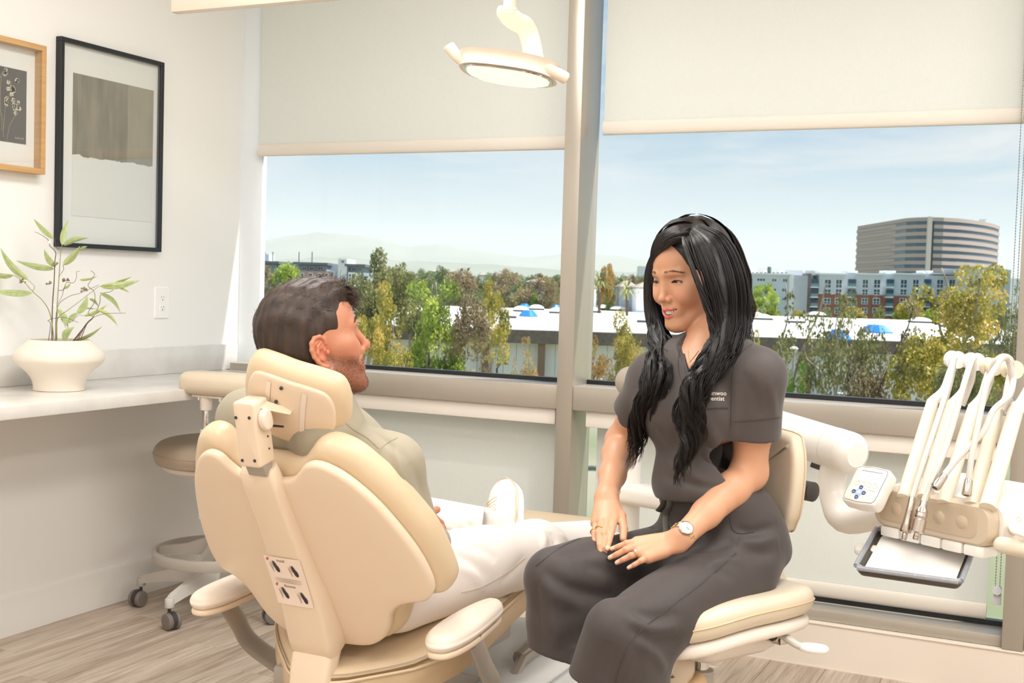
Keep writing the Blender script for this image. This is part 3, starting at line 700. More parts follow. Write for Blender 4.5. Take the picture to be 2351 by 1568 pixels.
for x0, x1, y0, y1 in ((1714, 1728, 613, 627), (1791, 1832, 620, 632), (1756.5, 1757, 620, 627)): b = MB(); pbox(b, x0, x1, y0, y1, v+5, 5); b.build('roof_box', BWH, ap2)
b = MB(); c_ = O(pu(1756, v+4), v+4, pz(1756, 623, v+4)); b.lathe([(.36, -.4), (.36, .7), (.3, .85)], c_, 14); b.build('roof_tank', mat('green_tank', lin(92, 112, 104), .5), ap2)
for k in range(9): b = MB(); pbox(b, 1717+k*9.5, 1721+k*9.5, 625, 627, v+3, .4); b.build('roof_vent', DK, ap2)
# building at the far right
v = 205.0; ap3 = bld('apartment_building', 'white building with overhanging blue-grey roof and brown band, far right', 2270, v)
b = MB(); pbox(b, 2241, 2294, 640, 800, v, 12); b.build('wall', BW, ap3); b = MB(); pbox(b, 2228, 2310, 618, 626, v-1.5, 16); b.build('roof', mat('blue_grey_roof', lin(176, 196, 210), .6), ap3)
b = MB(); pbox(b, 2238, 2300, 626, 640, v-.5, 10); b.build('gable', BWH, ap3)
b = MB(); pbox(b, 2240, 2293, 639, 648, v-.4, 1); b.build('brown_band', mat('brown_band', lin(120, 92, 82), .8), ap3); b = MB(); pbox(b, 2297, 2309, 625, 800, v-1, 2); b.build('pier', GRS, ap3); b = MB(); pbox(b, 2309, 2400, 640, 800, v+6, 12); b.build('annex', BWH, ap3)
for k in range(6): bwin(ap3, 2247+k*7.4, 2253.5+k*7.4, 651, 666, v, GLT, 1, 0)
# office tower: curved front, alternating bands
v = 455.0; tw = bld('office_tower', 'tall curved office tower with dark glass bands, right of the woman', 2150, v)
SPD = mat('spandrel_granite', lin(190, 172, 166), .6); TGL = mat('tower_glass', lin(96, 116, 134), .35, spec=.3)
plan = [(2063, 10), (2088, 4), (2118, 0), (2150, 0), (2185, 3), (2215, 9), (2243, 18), (2264, 29), (2279, 44)]
def outline(pl, back): 
    f_ = [(pu(px, v+dv), v+dv) for px, dv in pl]; return f_+[(f_[-1][0], v+back), (f_[0][0], v+back)]
wing = [(2028, 28), (2040, 23), (2063, 17)]
for pl, top, nb in ((plan, 499, 9), (wing, 509, 8)):
    ol = outline(pl, 75); zt = pz(2118, top, v); fh = 16.6*v/FPX
    for k in range(nb):
        z1 = zt-k*fh if pl is plan else zt-k*fh; hs = fh*.52
        s_ = MB().slab(ol, [(0, z1-hs), (0, z1)], lambda a, b_, c: O(a, b_, c)); s_.build('spandrel_band', SPD, tw, sharp=20)
        s_ = MB().slab(ol, [(.35, z1-fh), (.35, z1-hs)], lambda a, b_, c: O(a, b_, c)); s_.build('glass_band', TGL, tw, sharp=20)
    s_ = MB().slab(ol, [(.2, GZ), (.2, zt-nb*fh)], lambda a, b_, c: O(a, b_, c)); s_.build('base', SPD, tw, sharp=20)
b = MB(); obox(b, pu(2117, v)-.6, pu(2117, v)+1.0, v-.6, v+.6, GZ, pz(2118, 498, v)); b.build('joint', mat('pale_joint', lin(226, 214, 204), .5), tw)
b = MB(); obox(b, pu(2121, v), pu(2128, v), v-.25, v+.6, GZ, pz(2118, 508, v)); b.build('dark_bay', mat('dark_bay', lin(48, 56, 66), .2), tw)
sfn = frame_fn(O(pu(2233, v+12), v+12.0, pz(2233, 507.5, v+12)), unit(_r0*1+_f0*.36), (0, 0, 1), unit(-_f0+_r0*.36))
text_part('sign_lettering', 'POINT', 1.35, lambda x, y, z: sfn(x*.82, y, 1.4), mat('sign_dark', lin(84, 86, 96), .6), tw)
b = MB(); obox(b, pu(2135, v), pu(2152, v), v+30, v+40, pz(2140, 500, v), pz(2140, 494, v)); b.build('plant_room', GRS, tw)
# grey apartments on the far left
v = 260.0; al = bld('apartment_building', 'grey and white modern apartments behind the man, left window', 720, v)
GRF = mat('slate_roof', lin(108, 118, 128), .7); GLA = mat('grey_cladding', lin(150, 164, 176), .8)
b = MB(); pbox(b, 575, 628, 606, 720, v, 14); b.build('west_wing', GLA, al); b = MB(); pbox(b, 570, 632, 599, 605, v-1.5, 18); b.build('west_roof', GRF, al); b = MB(); pbox(b, 583, 609, 583, 600, v+4, 6); b.build('stair_tower', BWH, al)
b = MB(); pbox(b, 668, 742, 609, 720, v-4, 16); b.build('middle_wing', GLA, al); b = MB(); pbox(b, 664, 744, 602, 608, v-5.5, 20); b.build('middle_roof', GRF, al); b = MB(); pbox(b, 676, 752, 622, 720, v-6, 3); b.build('brick_front', mat('dull_brick', lin(176, 150, 142), .85), al)
b = MB(); pbox(b, 742, 769, 606, 720, v+1, 14); b.build('link_block', BWH, al); b = MB(); pbox(b, 768, 788, 594, 720, v-6, 14); b.build('white_tower', BWH, al); b = MB(); pbox(b, 786, 826, 612, 720, v-4, 14); b.build('east_wing', GLA, al); b = MB(); pbox(b, 783, 830, 606, 612, v-6, 18); b.build('east_roof', GRF, al)
b = MB(); pbox(b, 791, 812, 625, 648, v-6.4, 3); b.build('white_front', BWH, al)
for x0, x1, y0, y1 in ((577, 585, 608, 617), (590, 600, 608, 617), (605, 614, 608, 617), (672, 680, 612, 620), (686, 696, 612, 620), (703, 714, 612, 620), (722, 734, 612, 620), (788, 798, 614, 623), (800, 810, 614, 623), (813, 822, 614, 623), (775, 783, 597, 604)): bwin(al, x0, x1, y0, y1, v-6.2 if x0 > 770 and x0 < 788 else (v if x0 < 640 else v-4), None, 2, 0)
for x0, x1, y0, y1 in ((682, 690, 627, 640), (700, 710, 627, 640), (722, 730, 627, 640), (738, 746, 627, 640)): bwin(al, x0, x1, y0, y1, v-6, None, 1, .5)
for x0, x1, y0, y1 in ((793, 799, 628, 636), (803, 809, 628, 636), (793, 799, 639, 646), (803, 809, 639, 646)): bwin(al, x0, x1, y0, y1, v-6.4, None, 1, 0)
b = MB()
for px in (600, 618, 678, 708): p0 = O(pu(px, v+5), v+5, pz(px, 604, v)); b.tube([p0, p0+np.array([0, 0, (604-577)*v/FPX])], .10, 5)
b.build('mast', DK, al)
v = 197.0; lb_ = bld('shop_building', 'low white-roofed shop with red brick band, right of the hair of the man', 790, v)
b = MB(); pbox(b, 760, 826, 655, 662, v-1, 18); b.build('roof', WR, lb_); b = MB(); pbox(b, 764, 822, 662, 674, v, 14); b.build('brick_band', BRK, lb_); b = MB(); pbox(b, 766, 820, 674, 760, v+.5, 12); b.build('wall', BRK, lb_)
for k in range(3): bwin(lb_, 772+k*15, 784+k*15, 676, 684, v+.5, None, 2, 0)
# gabled houses
ROOFT = mat('tan_shingle', lin(176, 164, 152), .85, noise=(1.5, .8, 4, lin(152, 142, 132)))
def house(label, px0, px1, pyr, pye, pyb, v, wins, m=BWH):
    o = bld('house', label, (px0+px1)/2, v); b = MB(); pbox(b, px0+2, px1-2, pye, pyb, v, 9); b.build('wall', m, o)
    pm = (px0+px1)/2; u0, u1 = pu(px0, v), pu(px1, v); ze, zr = pz(pm, pye, v), pz(pm, pyr, v); q = min(4.5, (u1-u0)*.35)
    V = [O(u0, v-.6, ze), O(u1, v-.6, ze), O(u1, v+9.6, ze), O(u0, v+9.6, ze), O(u0+q, v+4.5, zr), O(u1-q, v+4.5, zr), O(u0, v-.6, ze-.25), O(u1, v-.6, ze-.25), O(u1, v+9.6, ze-.25), O(u0, v+9.6, ze-.25)]
    add('roof', V, [(0, 1, 5, 4), (1, 2, 5), (2, 3, 4, 5), (3, 0, 4), (0, 6, 7, 1), (1, 7, 8, 2), (2, 8, 9, 3), (3, 9, 6, 0), (9, 8, 7, 6)], ROOFT, o, smooth=False)
    for x0, x1, y0, y1 in wins: bwin(o, x0, x1, y0, y1, v, None, 2 if x1-x0 > 5 else 1, 0)
    return o
house('two-storey white house with tan hip roof, left of the face of the woman', 1452, 1530, 646, 660, 720, 185, ((1456, 1460, 668, 674), (1470, 1478, 666, 674), (1490, 1498, 666, 674)))
house('grey house with tan roof behind the fan palm', 1415, 1458, 644, 658, 720, 192, ((1422, 1428, 664, 671), (1437, 1443, 663, 672)), GRS)
house('house with pale gable roof, just right of the mullion', 1336, 1364, 645, 660, 720, 190, ((1342, 1348, 664, 671),))
house('cream house with arched windows among the trees, left of the mullion', 1198, 1246, 641, 647, 700, 200, ((1205, 1209, 652, 660), (1213, 1218, 650, 660), (1222, 1227, 652, 660), (1234, 1240, 653, 661)))
for i, (px0, px1, py) in enumerate(((968, 986, 637), (1036, 1056, 638), (1066, 1078, 628), (1090, 1110, 626), (982, 994, 618), (1000, 1012, 626))):
    house('%s small far pale-roofed house of the treeline, counted from the left' % ORD[1+sorted((968, 1036, 1066, 1090, 982, 1000)).index(px0)], px0, px1, py, py+5, py+130, 330+i*14, ()).__setitem__('group', 'far houses in the treeline')
v = 1200.0; b = MB(); pbox(b, 1458, 1474, 611, 680, v, 20); tag(b.build('office_block', BW), 'hazy blue block on the horizon, left of the face of the woman', 'building')
# ================================================================== LEFT WALL: worktop, pictures, outlet, vase
def quartz_mat():
    m = mat('quartz', lin(232, 228, 222), .22, spec=.5, noise=(9, .55, 8, lin(206, 200, 192)))
    return m
M['quartz'] = quartz_mat()
ct = empty('worktop', (.25, -2.2, .815), 'pale quartz worktop along the left wall with a low upstand', 'worktop')
MB().box((.2445, -2.1, .835), (.487, 4.2, .04), .003).build('top', M['quartz'], ct)
MB().box((.010, -2.06, .908), (.02, 4.29, .106), .002).build('upstand', M['quartz'], ct)
BLK = mat('black_metal', lin(26, 27, 29), .4)
MB().box((.40, -.60, .8115), (.14, .10, .007), .001).build('bracket', BLK, ct)

# black framed print
def mat_art():
    m = bpy.data.materials.new('abstract_print'); m.use_nodes = True; n = m.node_tree.nodes; l = m.node_tree.links; b = n['Principled BSDF']; b.inputs['Roughness'].default_value = .7
    t = n.new('ShaderNodeTexCoord'); s = n.new('ShaderNodeSeparateXYZ'); l.new(t.outputs['Generated'], s.inputs[0])
    def noise(scale, det=5):
        mp = n.new('ShaderNodeMapping'); mp.inputs['Scale'].default_value = scale; l.new(t.outputs['Generated'], mp.inputs[0])
        z = n.new('ShaderNodeTexNoise'); z.inputs['Scale'].default_value = 1; z.inputs['Detail'].default_value = det; l.new(mp.outputs[0], z.inputs['Vector']); return z
    st = noise((1, 16, 1.6)); st2 = noise((1, 5, 2.2)); ed = noise((1, 9, 2), 6)
    r = n.new('ShaderNodeValToRGB'); l.new(st.outputs[0], r.inputs[0]); r.color_ramp.elements[0].position = .3; r.color_ramp.elements[0].color = lin(112, 104, 92); r.color_ramp.elements[1].position = .75; r.color_ramp.elements[1].color = lin(150, 142, 124)
    r2 = n.new('ShaderNodeValToRGB'); l.new(st2.outputs[0], r2.inputs[0]); r2.color_ramp.elements[0].position = .35; r2.color_ramp.elements[0].color = lin(104, 100, 94); r2.color_ramp.elements[1].position = .7; r2.color_ramp.elements[1].color = lin(176, 164, 142)
    x = n.new('ShaderNodeMixRGB'); x.inputs[0].default_value = .45; l.new(r.outputs[0], x.inputs[1]); l.new(r2.outputs[0], x.inputs[2])
    # paler strip on the right
    g = n.new('ShaderNodeMath'); g.operation = 'GREATER_THAN'; g.inputs[1].default_value = .665; l.new(s.outputs['Y'], g.inputs[0])
    x2 = n.new('ShaderNodeMixRGB'); x2.blend_type = 'MIX'; mf = n.new('ShaderNodeMath'); mf.operation = 'MULTIPLY'; mf.inputs[1].default_value = .5; l.new(g.outputs[0], mf.inputs[0]); l.new(mf.outputs[0], x2.inputs[0])
    l.new(x.outputs[0], x2.inputs[1]); x2.inputs[2].default_value = lin(176, 170, 150)
    # ragged lower edge, washed-out window reflection painted in below
    a = n.new('ShaderNodeMath'); a.operation = 'MULTIPLY_ADD'; a.inputs[1].default_value = .06; l.new(ed.outputs[0], a.inputs[0]); l.new(s.outputs['Z'], a.inputs[2])
    g2 = n.new('ShaderNodeMath'); g2.operation = 'LESS_THAN'; g2.inputs[1].default_value = .455; l.new(a.outputs[0], g2.inputs[0])
    x3 = n.new('ShaderNodeMixRGB'); l.new(g2.outputs[0], x3.inputs[0]); l.new(x2.outputs[0], x3.inputs[1]); x3.inputs[2].default_value = lin(236, 234, 228)
    l.new(x3.outputs[0], b.inputs['Base Color']); return m
def pglass():
    m = glass_mat(); 
    for q in m.node_tree.nodes:
        if q.type == 'FRESNEL': q.inputs[0].default_value = 2.2
    return m
PG = pglass(); PAPER = mat('white_mount', lin(244, 242, 238), .8)
XF = .026
def picture(label, y0, y1, z0, z1, fw, m, depth=XF, inner=.006):
    o = empty('framed_print', (0, (y0+y1)/2, z0), label, 'picture', 'framed prints on the left wall')
    f = MB(); e = depth/2+.0006
    for c, s in (((e, (y0+y1)/2, z1-fw/2), (depth, y1-y0, fw)), ((e, (y0+y1)/2, z0+fw/2), (depth, y1-y0, fw)), ((e, y0+fw/2, (z0+z1)/2), (depth, fw, z1-z0-2*fw)), ((e, y1-fw/2, (z0+z1)/2), (depth, fw, z1-z0-2*fw))): f.box(c, s, .001, 1)
    f.build('frame', m, o, sharp=30)
    MB().box((inner, (y0+y1)/2, (z0+z1)/2), (.003, y1-y0-fw*1.9, z1-z0-fw*1.9)).build('mount', PAPER, o, smooth=False)
    return o
a = atx(141, 82, XF); b_ = atx(371, 579, XF); Y0, Y1, Z1, Z0 = a[1], b_[1], atx(378, 144, XF)[2], b_[2]
p1 = picture('large black-framed abstract print of a taupe block, on the left wall', Y0, Y1, Z0, Z1, .016, mat('black_frame', lin(24, 28, 32), .35))
ya, yb, za, zb = atx(168, 166, .008)[1], atx(351, 300, .008)[1], atx(346, 510, .008)[2], atx(351, 208, .008)[2]
MB().box((.0085, (ya+yb)/2, (za+zb)/2), (.0012, yb-ya, zb-za)).build('print', mat_art(), p1, smooth=False)
MB().box((.020, (Y0+Y1)/2, (Z0+Z1)/2), (.002, Y1-Y0-.03, Z1-Z0-.03)).build('pane', PG, p1, smooth=False)
OAK = mat('oak', lin(206, 164, 112), .45, noise=((6, 6, 90), .6, 4, lin(186, 140, 88)))
XW = .042
yr = atx(106, 250, XW)[1]; zt = atx(106, 106, XW)[2]; zb0 = atx(103, 401, XW)[2]
p2 = picture('oak-framed print of pale flowers on charcoal, cut by the left edge', yr-.42, yr, zb0, zt, .019, OAK, XW)
py1 = atx(60, 250, .008)[1]; pz1, pz0 = atx(60, 164, .008)[2], atx(60, 332, .008)[2]; py0 = yr-.42-(py1-yr)
CHAR = mat('charcoal_print', lin(84, 82, 80), .8)
MB().box((.0085, (py0+py1)/2, (pz0+pz1)/2), (.0012, py1-py0, pz1-pz0)).build('print', CHAR, p2, smooth=False)
CRM = mat('cream_print', lin(222, 212, 190), .8); LNE = mat('stem_print', lin(182, 164, 136), .8)
fb = MB(); sb_ = MB()
def pp(px, py, x=.0093): return atx(px, py, x)
for st in ([(8, 300), (12, 250), (22, 215), (27, 190)], [(15, 325), (22, 290), (36, 262), (40, 236)], [(8, 315), (6, 270), (-6, 240)], [(4, 300), (1, 220), (4, 165)]):
    sb_.tube(crv([pp(*q) for q in st], 5), .0006, 4)
sb_.build('printed_stem', LNE, p2)
rf = random.Random(4)
for cx_, cy_, n_, sp_ in ((24, 196, 4, 9), (30, 210, 5, 8), (34, 232, 4, 8), (40, 252, 5, 8), (8, 232, 4, 9), (5, 165, 5, 9), (-12, 240, 5, 10), (36, 190, 3, 6)):
    for k in range(n_):
        cx2, cy2 = cx_+rf.uniform(-sp_, sp_), cy_+rf.uniform(-sp_, sp_)
        for j in range(5):
            t = 2*PI*j/5+rf.random(); c = pp(cx2+math.cos(t)*3.0, cy2+math.sin(t)*3.0)
            ol = [(c[0], c[1]+math.cos(s)*.0037, c[2]+math.sin(s)*.0034) for s in np.linspace(0, 2*PI, 8)[:-1]]; fb.add(ol, [tuple(range(7))])
fb.build('printed_flowers', CRM, p2, smooth=False)
text_part('printed_lettering', 'A R E U M', .0085, frame_fn(pp(44, 318), (0, 1, 0), (0, 0, 1), (1, 0, 0)), CRM, p2)
MB().box((.036, (yr*2-.42)/2, (zb0+zt)/2), (.002, .42-.034, zt-zb0-.034)).build('pane', PG, p2, smooth=False)

# outlet
WPL = mat('white_plastic', lin(244, 243, 240), .3)
oc = atx(371.5, 695, .003); ow = .082; oh = .124
ou = empty('power_outlet', (0, oc[1], oc[2]), 'white duplex power outlet plate on the left wall', 'outlet')
on = frame_fn((0, oc[1], oc[2]), (0, 1, 0), (0, 0, 1), (1, 0, 0))
MB().slab(rrect(ow, oh, .006), [(0, .0003), (0, .003), (.003, .0055)], on).build('plate', WPL, ou)
for dz in (.0195, -.0195):
    ofn = frame_fn(on(0, dz, .0055), (0, 1, 0), (0, 0, 1), (1, 0, 0))
    r_ = MB().slab([(math.cos(t)*.0172, max(-.0125, min(.0125, math.sin(t)*.0172))) for t in np.linspace(0, 2*PI, 29)[:-1]], [(0, 0), (0, .0012), (.001, .0016)], ofn).build('receptacle', WPL, ou)
    k = MB()
    for (u, v_, a_, b2) in ((-.0062, .003, .002, .008), (.0062, .003, .002, .0065), (0, -.0075, .0045, .0045)): k.box(ofn(u, v_, .0015), (.0006, a_, b2))
    k.build('slot', mat('slot_dark', lin(70, 70, 70), .6), r_, smooth=False)
# vase
VD = atz(125, 892, .855); vx, vy = .215, VD[1]-.02
vd = (np.array([vx, vy, .9])-CAM)@_F; vk = vd/FPX
VASE = mat('stone_vase', lin(232, 222, 208), .75, bump=(260, .35))
vz = empty('vase', (vx, vy, .855), 'squat cream stoneware vase on the worktop', 'vase')
pr_ = [(0, .0), (52, 0), (56, 2), (56.5, 9), (58, 18), (63, 30), (75, 45), (90, 58), (98, 68), (99.5, 76), (97, 85), (90, 94), (80, 103), (71, 111), (68, 114.5), (66, 115.5), (64.5, 114), (68, 106), (84, 92), (88, 72), (60, 40), (0, 30)]
pr_ = crv(pr_, 3); MB().lathe([(max(0, r)*vk, h*vk) for r, h in pr_], (vx, vy, .8555), 64, cap=False).build('body', VASE, vz, sharp=None)
# artificial eucalyptus in the vase
pl = empty('leafy_branches', (vx, vy, .92), 'artificial long-leaved green branches with curly twigs, standing in the vase', 'plant')
def q(x, y, dd=0.): 
    return at(x/3.016, 480+y/3.016, vd+dd)
STEM = mat('twig', lin(104, 78, 62), .7); STEMG = mat('green_twig', lin(150, 146, 92), .65)
stems = [([(360, 985), (362, 700), (375, 500), (380, 360), (385, 300), (345, 255)], 2.6, 0), ([(390, 985), (395, 700), (400, 600), (412, 430), (420, 300), (430, 250)], 2.4, .02), ([(380, 960), (350, 740), (300, 640), (225, 570), (160, 500), (90, 460), (0, 475), (-40, 480)], 2.2, -.03), ([(225, 570), (238, 535), (195, 492)], 1.4, -.03),
 ([(385, 940), (395, 690), (470, 610), (560, 580), (685, 525)], 1.4, .03), ([(395, 900), (400, 760), (470, 700), (550, 640), (640, 570), (690, 535), (780, 525)], 1.6, -.02), ([(530, 930), (590, 810), (650, 740), (690, 650), (700, 590), (770, 570), (790, 540), (780, 520)], 1.5, .05), ([(560, 900), (600, 800), (645, 750), (610, 720), (655, 640), (650, 570), (610, 530), (640, 480), (655, 450), (628, 425)], 1.6, -.04),
 ([(400, 560), (440, 560), (460, 510), (510, 510), (530, 470), (530, 435), (555, 432)], 1.3, .02), ([(330, 950), (350, 800), (335, 770), (440, 750), (540, 785)], 1.4, -.05), ([(520, 930), (600, 790), (700, 730), (870, 720)], 1.5, -.03), ([(345, 255), (330, 210), (270, 170), (240, 158)], 1.4, 0), ([(450, 940), (470, 800), (420, 760)], 1.4, .03), ([(380, 200), (385, 255), (415, 285)], 1.3, .02),
 ([(435, 390), (440, 420), (405, 470)], 1.2, .02), ([(440, 550), (430, 600), (398, 660)], 1.1, .02), ([(500, 780), (540, 735), (575, 740)], 1.1, -.02), ([(500, 925), (575, 828)], 4.2, 0)]
for i, (p, r, dd) in enumerate(stems):
    n_ = len(p); pts = crv([q(x, y, dd*min(1, k/2)) for k, (x, y) in enumerate(p)], 6)
    MB().tube(pts, np.linspace(r*.9, r*.5, len(pts))*vk*.62, 6).build('stem', STEMG if i in (1, 2, 3, 5) else STEM, pl)
LEAFM = mat('faux_leaf', lin(150, 170, 112), .55, noise=(60, .8, 4, lin(184, 196, 148))); RIB = mat('leaf_rib', lin(190, 184, 96), .55)
leaves = [(370, 205, 232, 66, 34, 6), (430, 250, 475, 75, 40, 10), (440, 250, 612, 200, 40, 12), (435, 390, 555, 255, 44, -10), (545, 285, 605, 258, 18, 4), (385, 400, 305, 278, 40, 14), (375, 415, 112, 357, 40, 10), (195, 492, 2, 268, 44, 22), (90, 462, -60, 435, 40, 10), (225, 582, -70, 560, 48, 6), (400, 690, 455, 826, 40, 16), (470, 790, 540, 716, 36, 10), (535, 725, 605, 600, 44, -12), (575, 740, 745, 658, 26, -14), (690, 535, 968, 495, 46, -10), (800, 505, 912, 468, 16, -4), (820, 545, 898, 582, 14, 6), (690, 578, 835, 720, 34, 26), (660, 690, 815, 810, 26, 20), (620, 620, 680, 675, 20, 10), (440, 550, 490, 510, 20, -6), (440, 915, 515, 815, 46, 18), (500, 920, 708, 812, 26, -16), (590, 685, 665, 690, 12, 0), (550, 490, 675, 465, 16, -8), (425, 760, 470, 810, 20, 4)]
view = unit(np.array([vx, vy, 1.0])-CAM)
for i, (x0, y0, x1, y1, wd, bend) in enumerate(leaves):
    rl = random.Random(i); d0 = rl.uniform(-.05, .04); d1 = d0+rl.uniform(-.06, .06); A = q(x0, y0, d0*.5); B = q(x1, y1, d1); L_ = B-A; ln = np.linalg.norm(L_); ax = L_/ln
    sd = unit(np.cross(ax, view)); nr = np.cross(sd, ax); tw = rl.uniform(-.55, .55); sd2 = sd*math.cos(tw)+nr*math.sin(tw); n2 = np.cross(sd2, ax)
    V, F = [], []; n_ = 12
    for k in range(n_+1):
        t = k/n_; w_ = wd*.5*vk*.36*math.sin(PI*min(1, t*.96+.04)**.78)**.9 if 0 < k < n_ else .0002
        c = A+L_*t+sd*bend*vk*.35*math.sin(PI*t)
        V += [c-sd2*w_*1.0+n2*w_*.35, c-sd2*w_*.5+n2*w_*.08, c, c+sd2*w_*.5+n2*w_*.08, c+sd2*w_*1.0+n2*w_*.35]
        if k:
            for j in range(4): F.append(((k-1)*5+j, (k-1)*5+j+1, k*5+j+1, k*5+j))
    lf_ = add('leaf', V, F, LEAFM, pl)
    rb = [np.array(V[k*5+2])-n2*.0006*0-view*.0005 for k in range(1, n_-1)]; MB().tube(rb, np.linspace(.0013, .0004, len(rb)), 4).build('midrib', RIB, lf_)
BUD = mat('seed_pod', lin(138, 124, 92), .7); PETAL = mat('white_petal', lin(246, 244, 238), .6)
for x, y in ((160, 505), (345, 520), (580, 565), (455, 500), (385, 390)):
    c = q(x, y, -.01); b = MB()
    for k in range(7):
        d = unit((rnd.uniform(-1, 1), rnd.uniform(-1, 1), rnd.uniform(-.2, 1))); b.lathe([(.0004, 0), (.0022, .003), (.0032, .007), (.0026, .0085), (.0006, .009)], c+d*.004, 7, d); b.tube([c, c+d*.005], .0006, 4)
    b.build('seed_pod', BUD, pl)
for x, y in ((350, 225), (385, 660)):
    c = q(x, y, -.02); b = MB()
    for k in range(6):
        t = 2*PI*k/6; d = unit(np.array([math.cos(t), -.5, math.sin(t)])); s2 = unit(np.cross(d, (0, 1, .2)))
        b.add([c, c+d*.005+s2*.003, c+d*.0095, c+d*.005-s2*.003], [(0, 1, 2, 3)])
    b.build('flower', PETAL, pl, smooth=False)

# ------------------------------------------------------------------ assistant's stool under the worktop
GRYP = mat('grey_plastic', lin(176, 168, 158), .4); GRYL = mat('light_grey_paint', lin(206, 202, 196), .35); VINT = mat('taupe_vinyl', lin(178, 162, 142), .45, bump=(300, .08)); VINC = mat('cream_vinyl', lin(214, 199, 176), .4, bump=(320, .06)); CHROME = mat('chrome', lin(215, 212, 208), .12, metal=1); CASE = mat('cream_plastic', lin(236, 226, 214), .35); RUB = mat('grey_rubber', lin(120, 112, 106), .5); DRK = mat('dark_plastic', lin(60, 56, 54), .5)
SX, SY = .384, -.472
sl = empty('assistant_stool', (SX, SY, 0), 'taupe round assistant stool with foot ring and arm pad, below the worktop', 'stool')
MB().lathe(crv([(0, .648), (.10, .648), (.18, .642), (.222, .625), (.238, .594), (.232, .566), (.215, .548), (.12, .542), (0, .542)], 4), (SX, SY, 0), 48, cap=False).build('seat', VINT, sl, sharp=None)
MB().tube([(SX+.2385*math.cos(t), SY+.2385*math.sin(t), .592) for t in np.linspace(0, 2*PI, 61)], .0016, 5).build('seat_piping', VINT, bpy.data.objects['seat'])
MB().lathe(crv([(.205, .546), (.195, .528), (.13, .512), (.05, .506), (0, .506)], 4), (SX, SY, 0), 40, cap=False).build('seat_pan', CASE, sl)
MB().rtube((SX, SY, .16), (SX, SY, .40), .036, n=24).rtube((SX, SY, .08), (SX, SY, .2), .052, .046, n=24).build('column', GRYL, sl); MB().rtube((SX, SY, .38), (SX, SY, .52), .016, n=16).build('gas_rod', CHROME, sl)
ring = MB(); nR = 56; prf = [(-.006, -.02), (.006, -.02), (.009, -.012), (.009, .012), (.006, .02), (-.006, .02)]
V = [((SX+(.228+a)*math.cos(2*PI*k/nR)), SY+(.228+a)*math.sin(2*PI*k/nR), .212+z) for k in range(nR) for a, z in prf]
ring.add(V, [(k*6+j, ((k+1) % nR)*6+j, ((k+1) % nR)*6+(j+1) % 6, k*6+(j+1) % 6) for k in range(nR) for j in range(6)]); ring.build('foot_ring', GRYP, sl)
for k in range(4):
    t = math.radians(20+90*k); c, s = math.cos(t), math.sin(t)
    b = MB(); b.loft([[(SX+r*c-s*w, SY+r*s+c*w, z) for w, z in ((-.014, zc-h), (.014, zc-h), (.010, zc+h), (-.010, zc+h))] for r, zc, h in ((.03, .24, .035), (.12, .222, .020), (.226, .212, .015))]); b.build('ring_spoke', GRYP, sl)
def caster(par, c, yaw, r=.03):
    """twin-wheel caster; c = floor point below its stem"""
    cs, sn = math.cos(yaw), math.sin(yaw); ax = np.array([-sn, cs, 0]); fw = np.array([cs, sn, 0]); ctr = np.array(c)+fw*.016+np.array([0, 0, r+.0008])
    b = MB()
    for s in (-1, 1): b.lathe([(r*.5, .004), (r*.93, .006), (r, .010), (r, .021), (r*.9, .0245), (r*.55, .026), (.001, .026)], ctr, 24, ax*s, cap=False)
    o = b.build('caster', RUB, par)
    h = MB(); h.lathe([(r*.4, -.008), (r*1.02, -.008), (r*1.02, .008), (r*.4, .008)], ctr+np.array([0, 0, .003]), 20, ax); h.rtube(np.array(c)+np.array([0, 0, r*1.4]), np.array(c)+np.array([0, 0, r*2+.02]), .006, n=10); h.build('hood', DRK, o)
ang0 = math.atan2(-.113, -.266)
for k in range(5):
    t = ang0+2*PI*k/5; c, s = math.cos(t), math.sin(t)
    b = MB(); b.loft([[(SX+r*c-s*w, SY+r*s+c*w, z) for w, z in ((-wb, zb), (wb, zb), (wb*.6, zt_), (-wb*.6, zt_))] for r, zb, zt_, wb in ((.02, .10, .165, .030), (.10, .105, .158, .024), (.20, .100, .140, .019), (.27, .090, .122, .017), (.292, .084, .112, .015))])
    b.rtube((SX+.288*c, SY+.288*s, .074), (SX+.288*c, SY+.288*s, .108), .0165, n=14); b.build('leg', GRYL if k % 2 else GRYP, sl)
    caster(sl, (SX+.289*c, SY+.289*s, 0), t+1.2)
# arm pad on a telescopic post
PX_ = aty(472, 1000, -.74); ax_, ay_ = PX_[0], -.74
zz = lambda py: aty(472, py, -.74)[2]
MB().rtube((ax_, ay_, .40), (ax_, ay_, zz(985)), .0185, n=20).rtube((ax_, ay_, zz(1058)), (ax_, ay_, zz(1033)), .0215, n=20).build('post', CASE, sl); MB().rtube((ax_, ay_, zz(1000)), (ax_, ay_, zz(930)), .0125, n=18).build('post_rod', CHROME, sl); MB().rtube((ax_, ay_, zz(942)), (ax_, ay_, zz(903)), .021, n=20).build('post_sleeve', CASE, sl)
b = MB(); b.tube(crv([(SX, SY, .45), ((SX+ax_)/2, (SY+ay_)/2, .43), (ax_, ay_, .44)], 5), .02, 10); b.build('post_arm', CASE, sl)
zp0, zp1 = zz(906), zz(853)
lx = aty(427, 880, -.74)[0]; padL = .315
ol = crv([(0, -.052), (.10, -.062), (.22, -.060), (padL-.02, -.05), (padL, 0), (padL-.02, .055), (.22, .064), (.10, .060), (.01, .052), (-.012, 0)], 5, True)
pf_ = frame_fn((lx+.012, ay_-.0, 0), (1, .06, 0), (-.06, 1, 0), (0, 0, 1))
MB().slab(ol, rprof(zp0, zp1, (zp1-zp0)*.42, 5), pf_).build('arm_pad', VINC, sl, sharp=None)
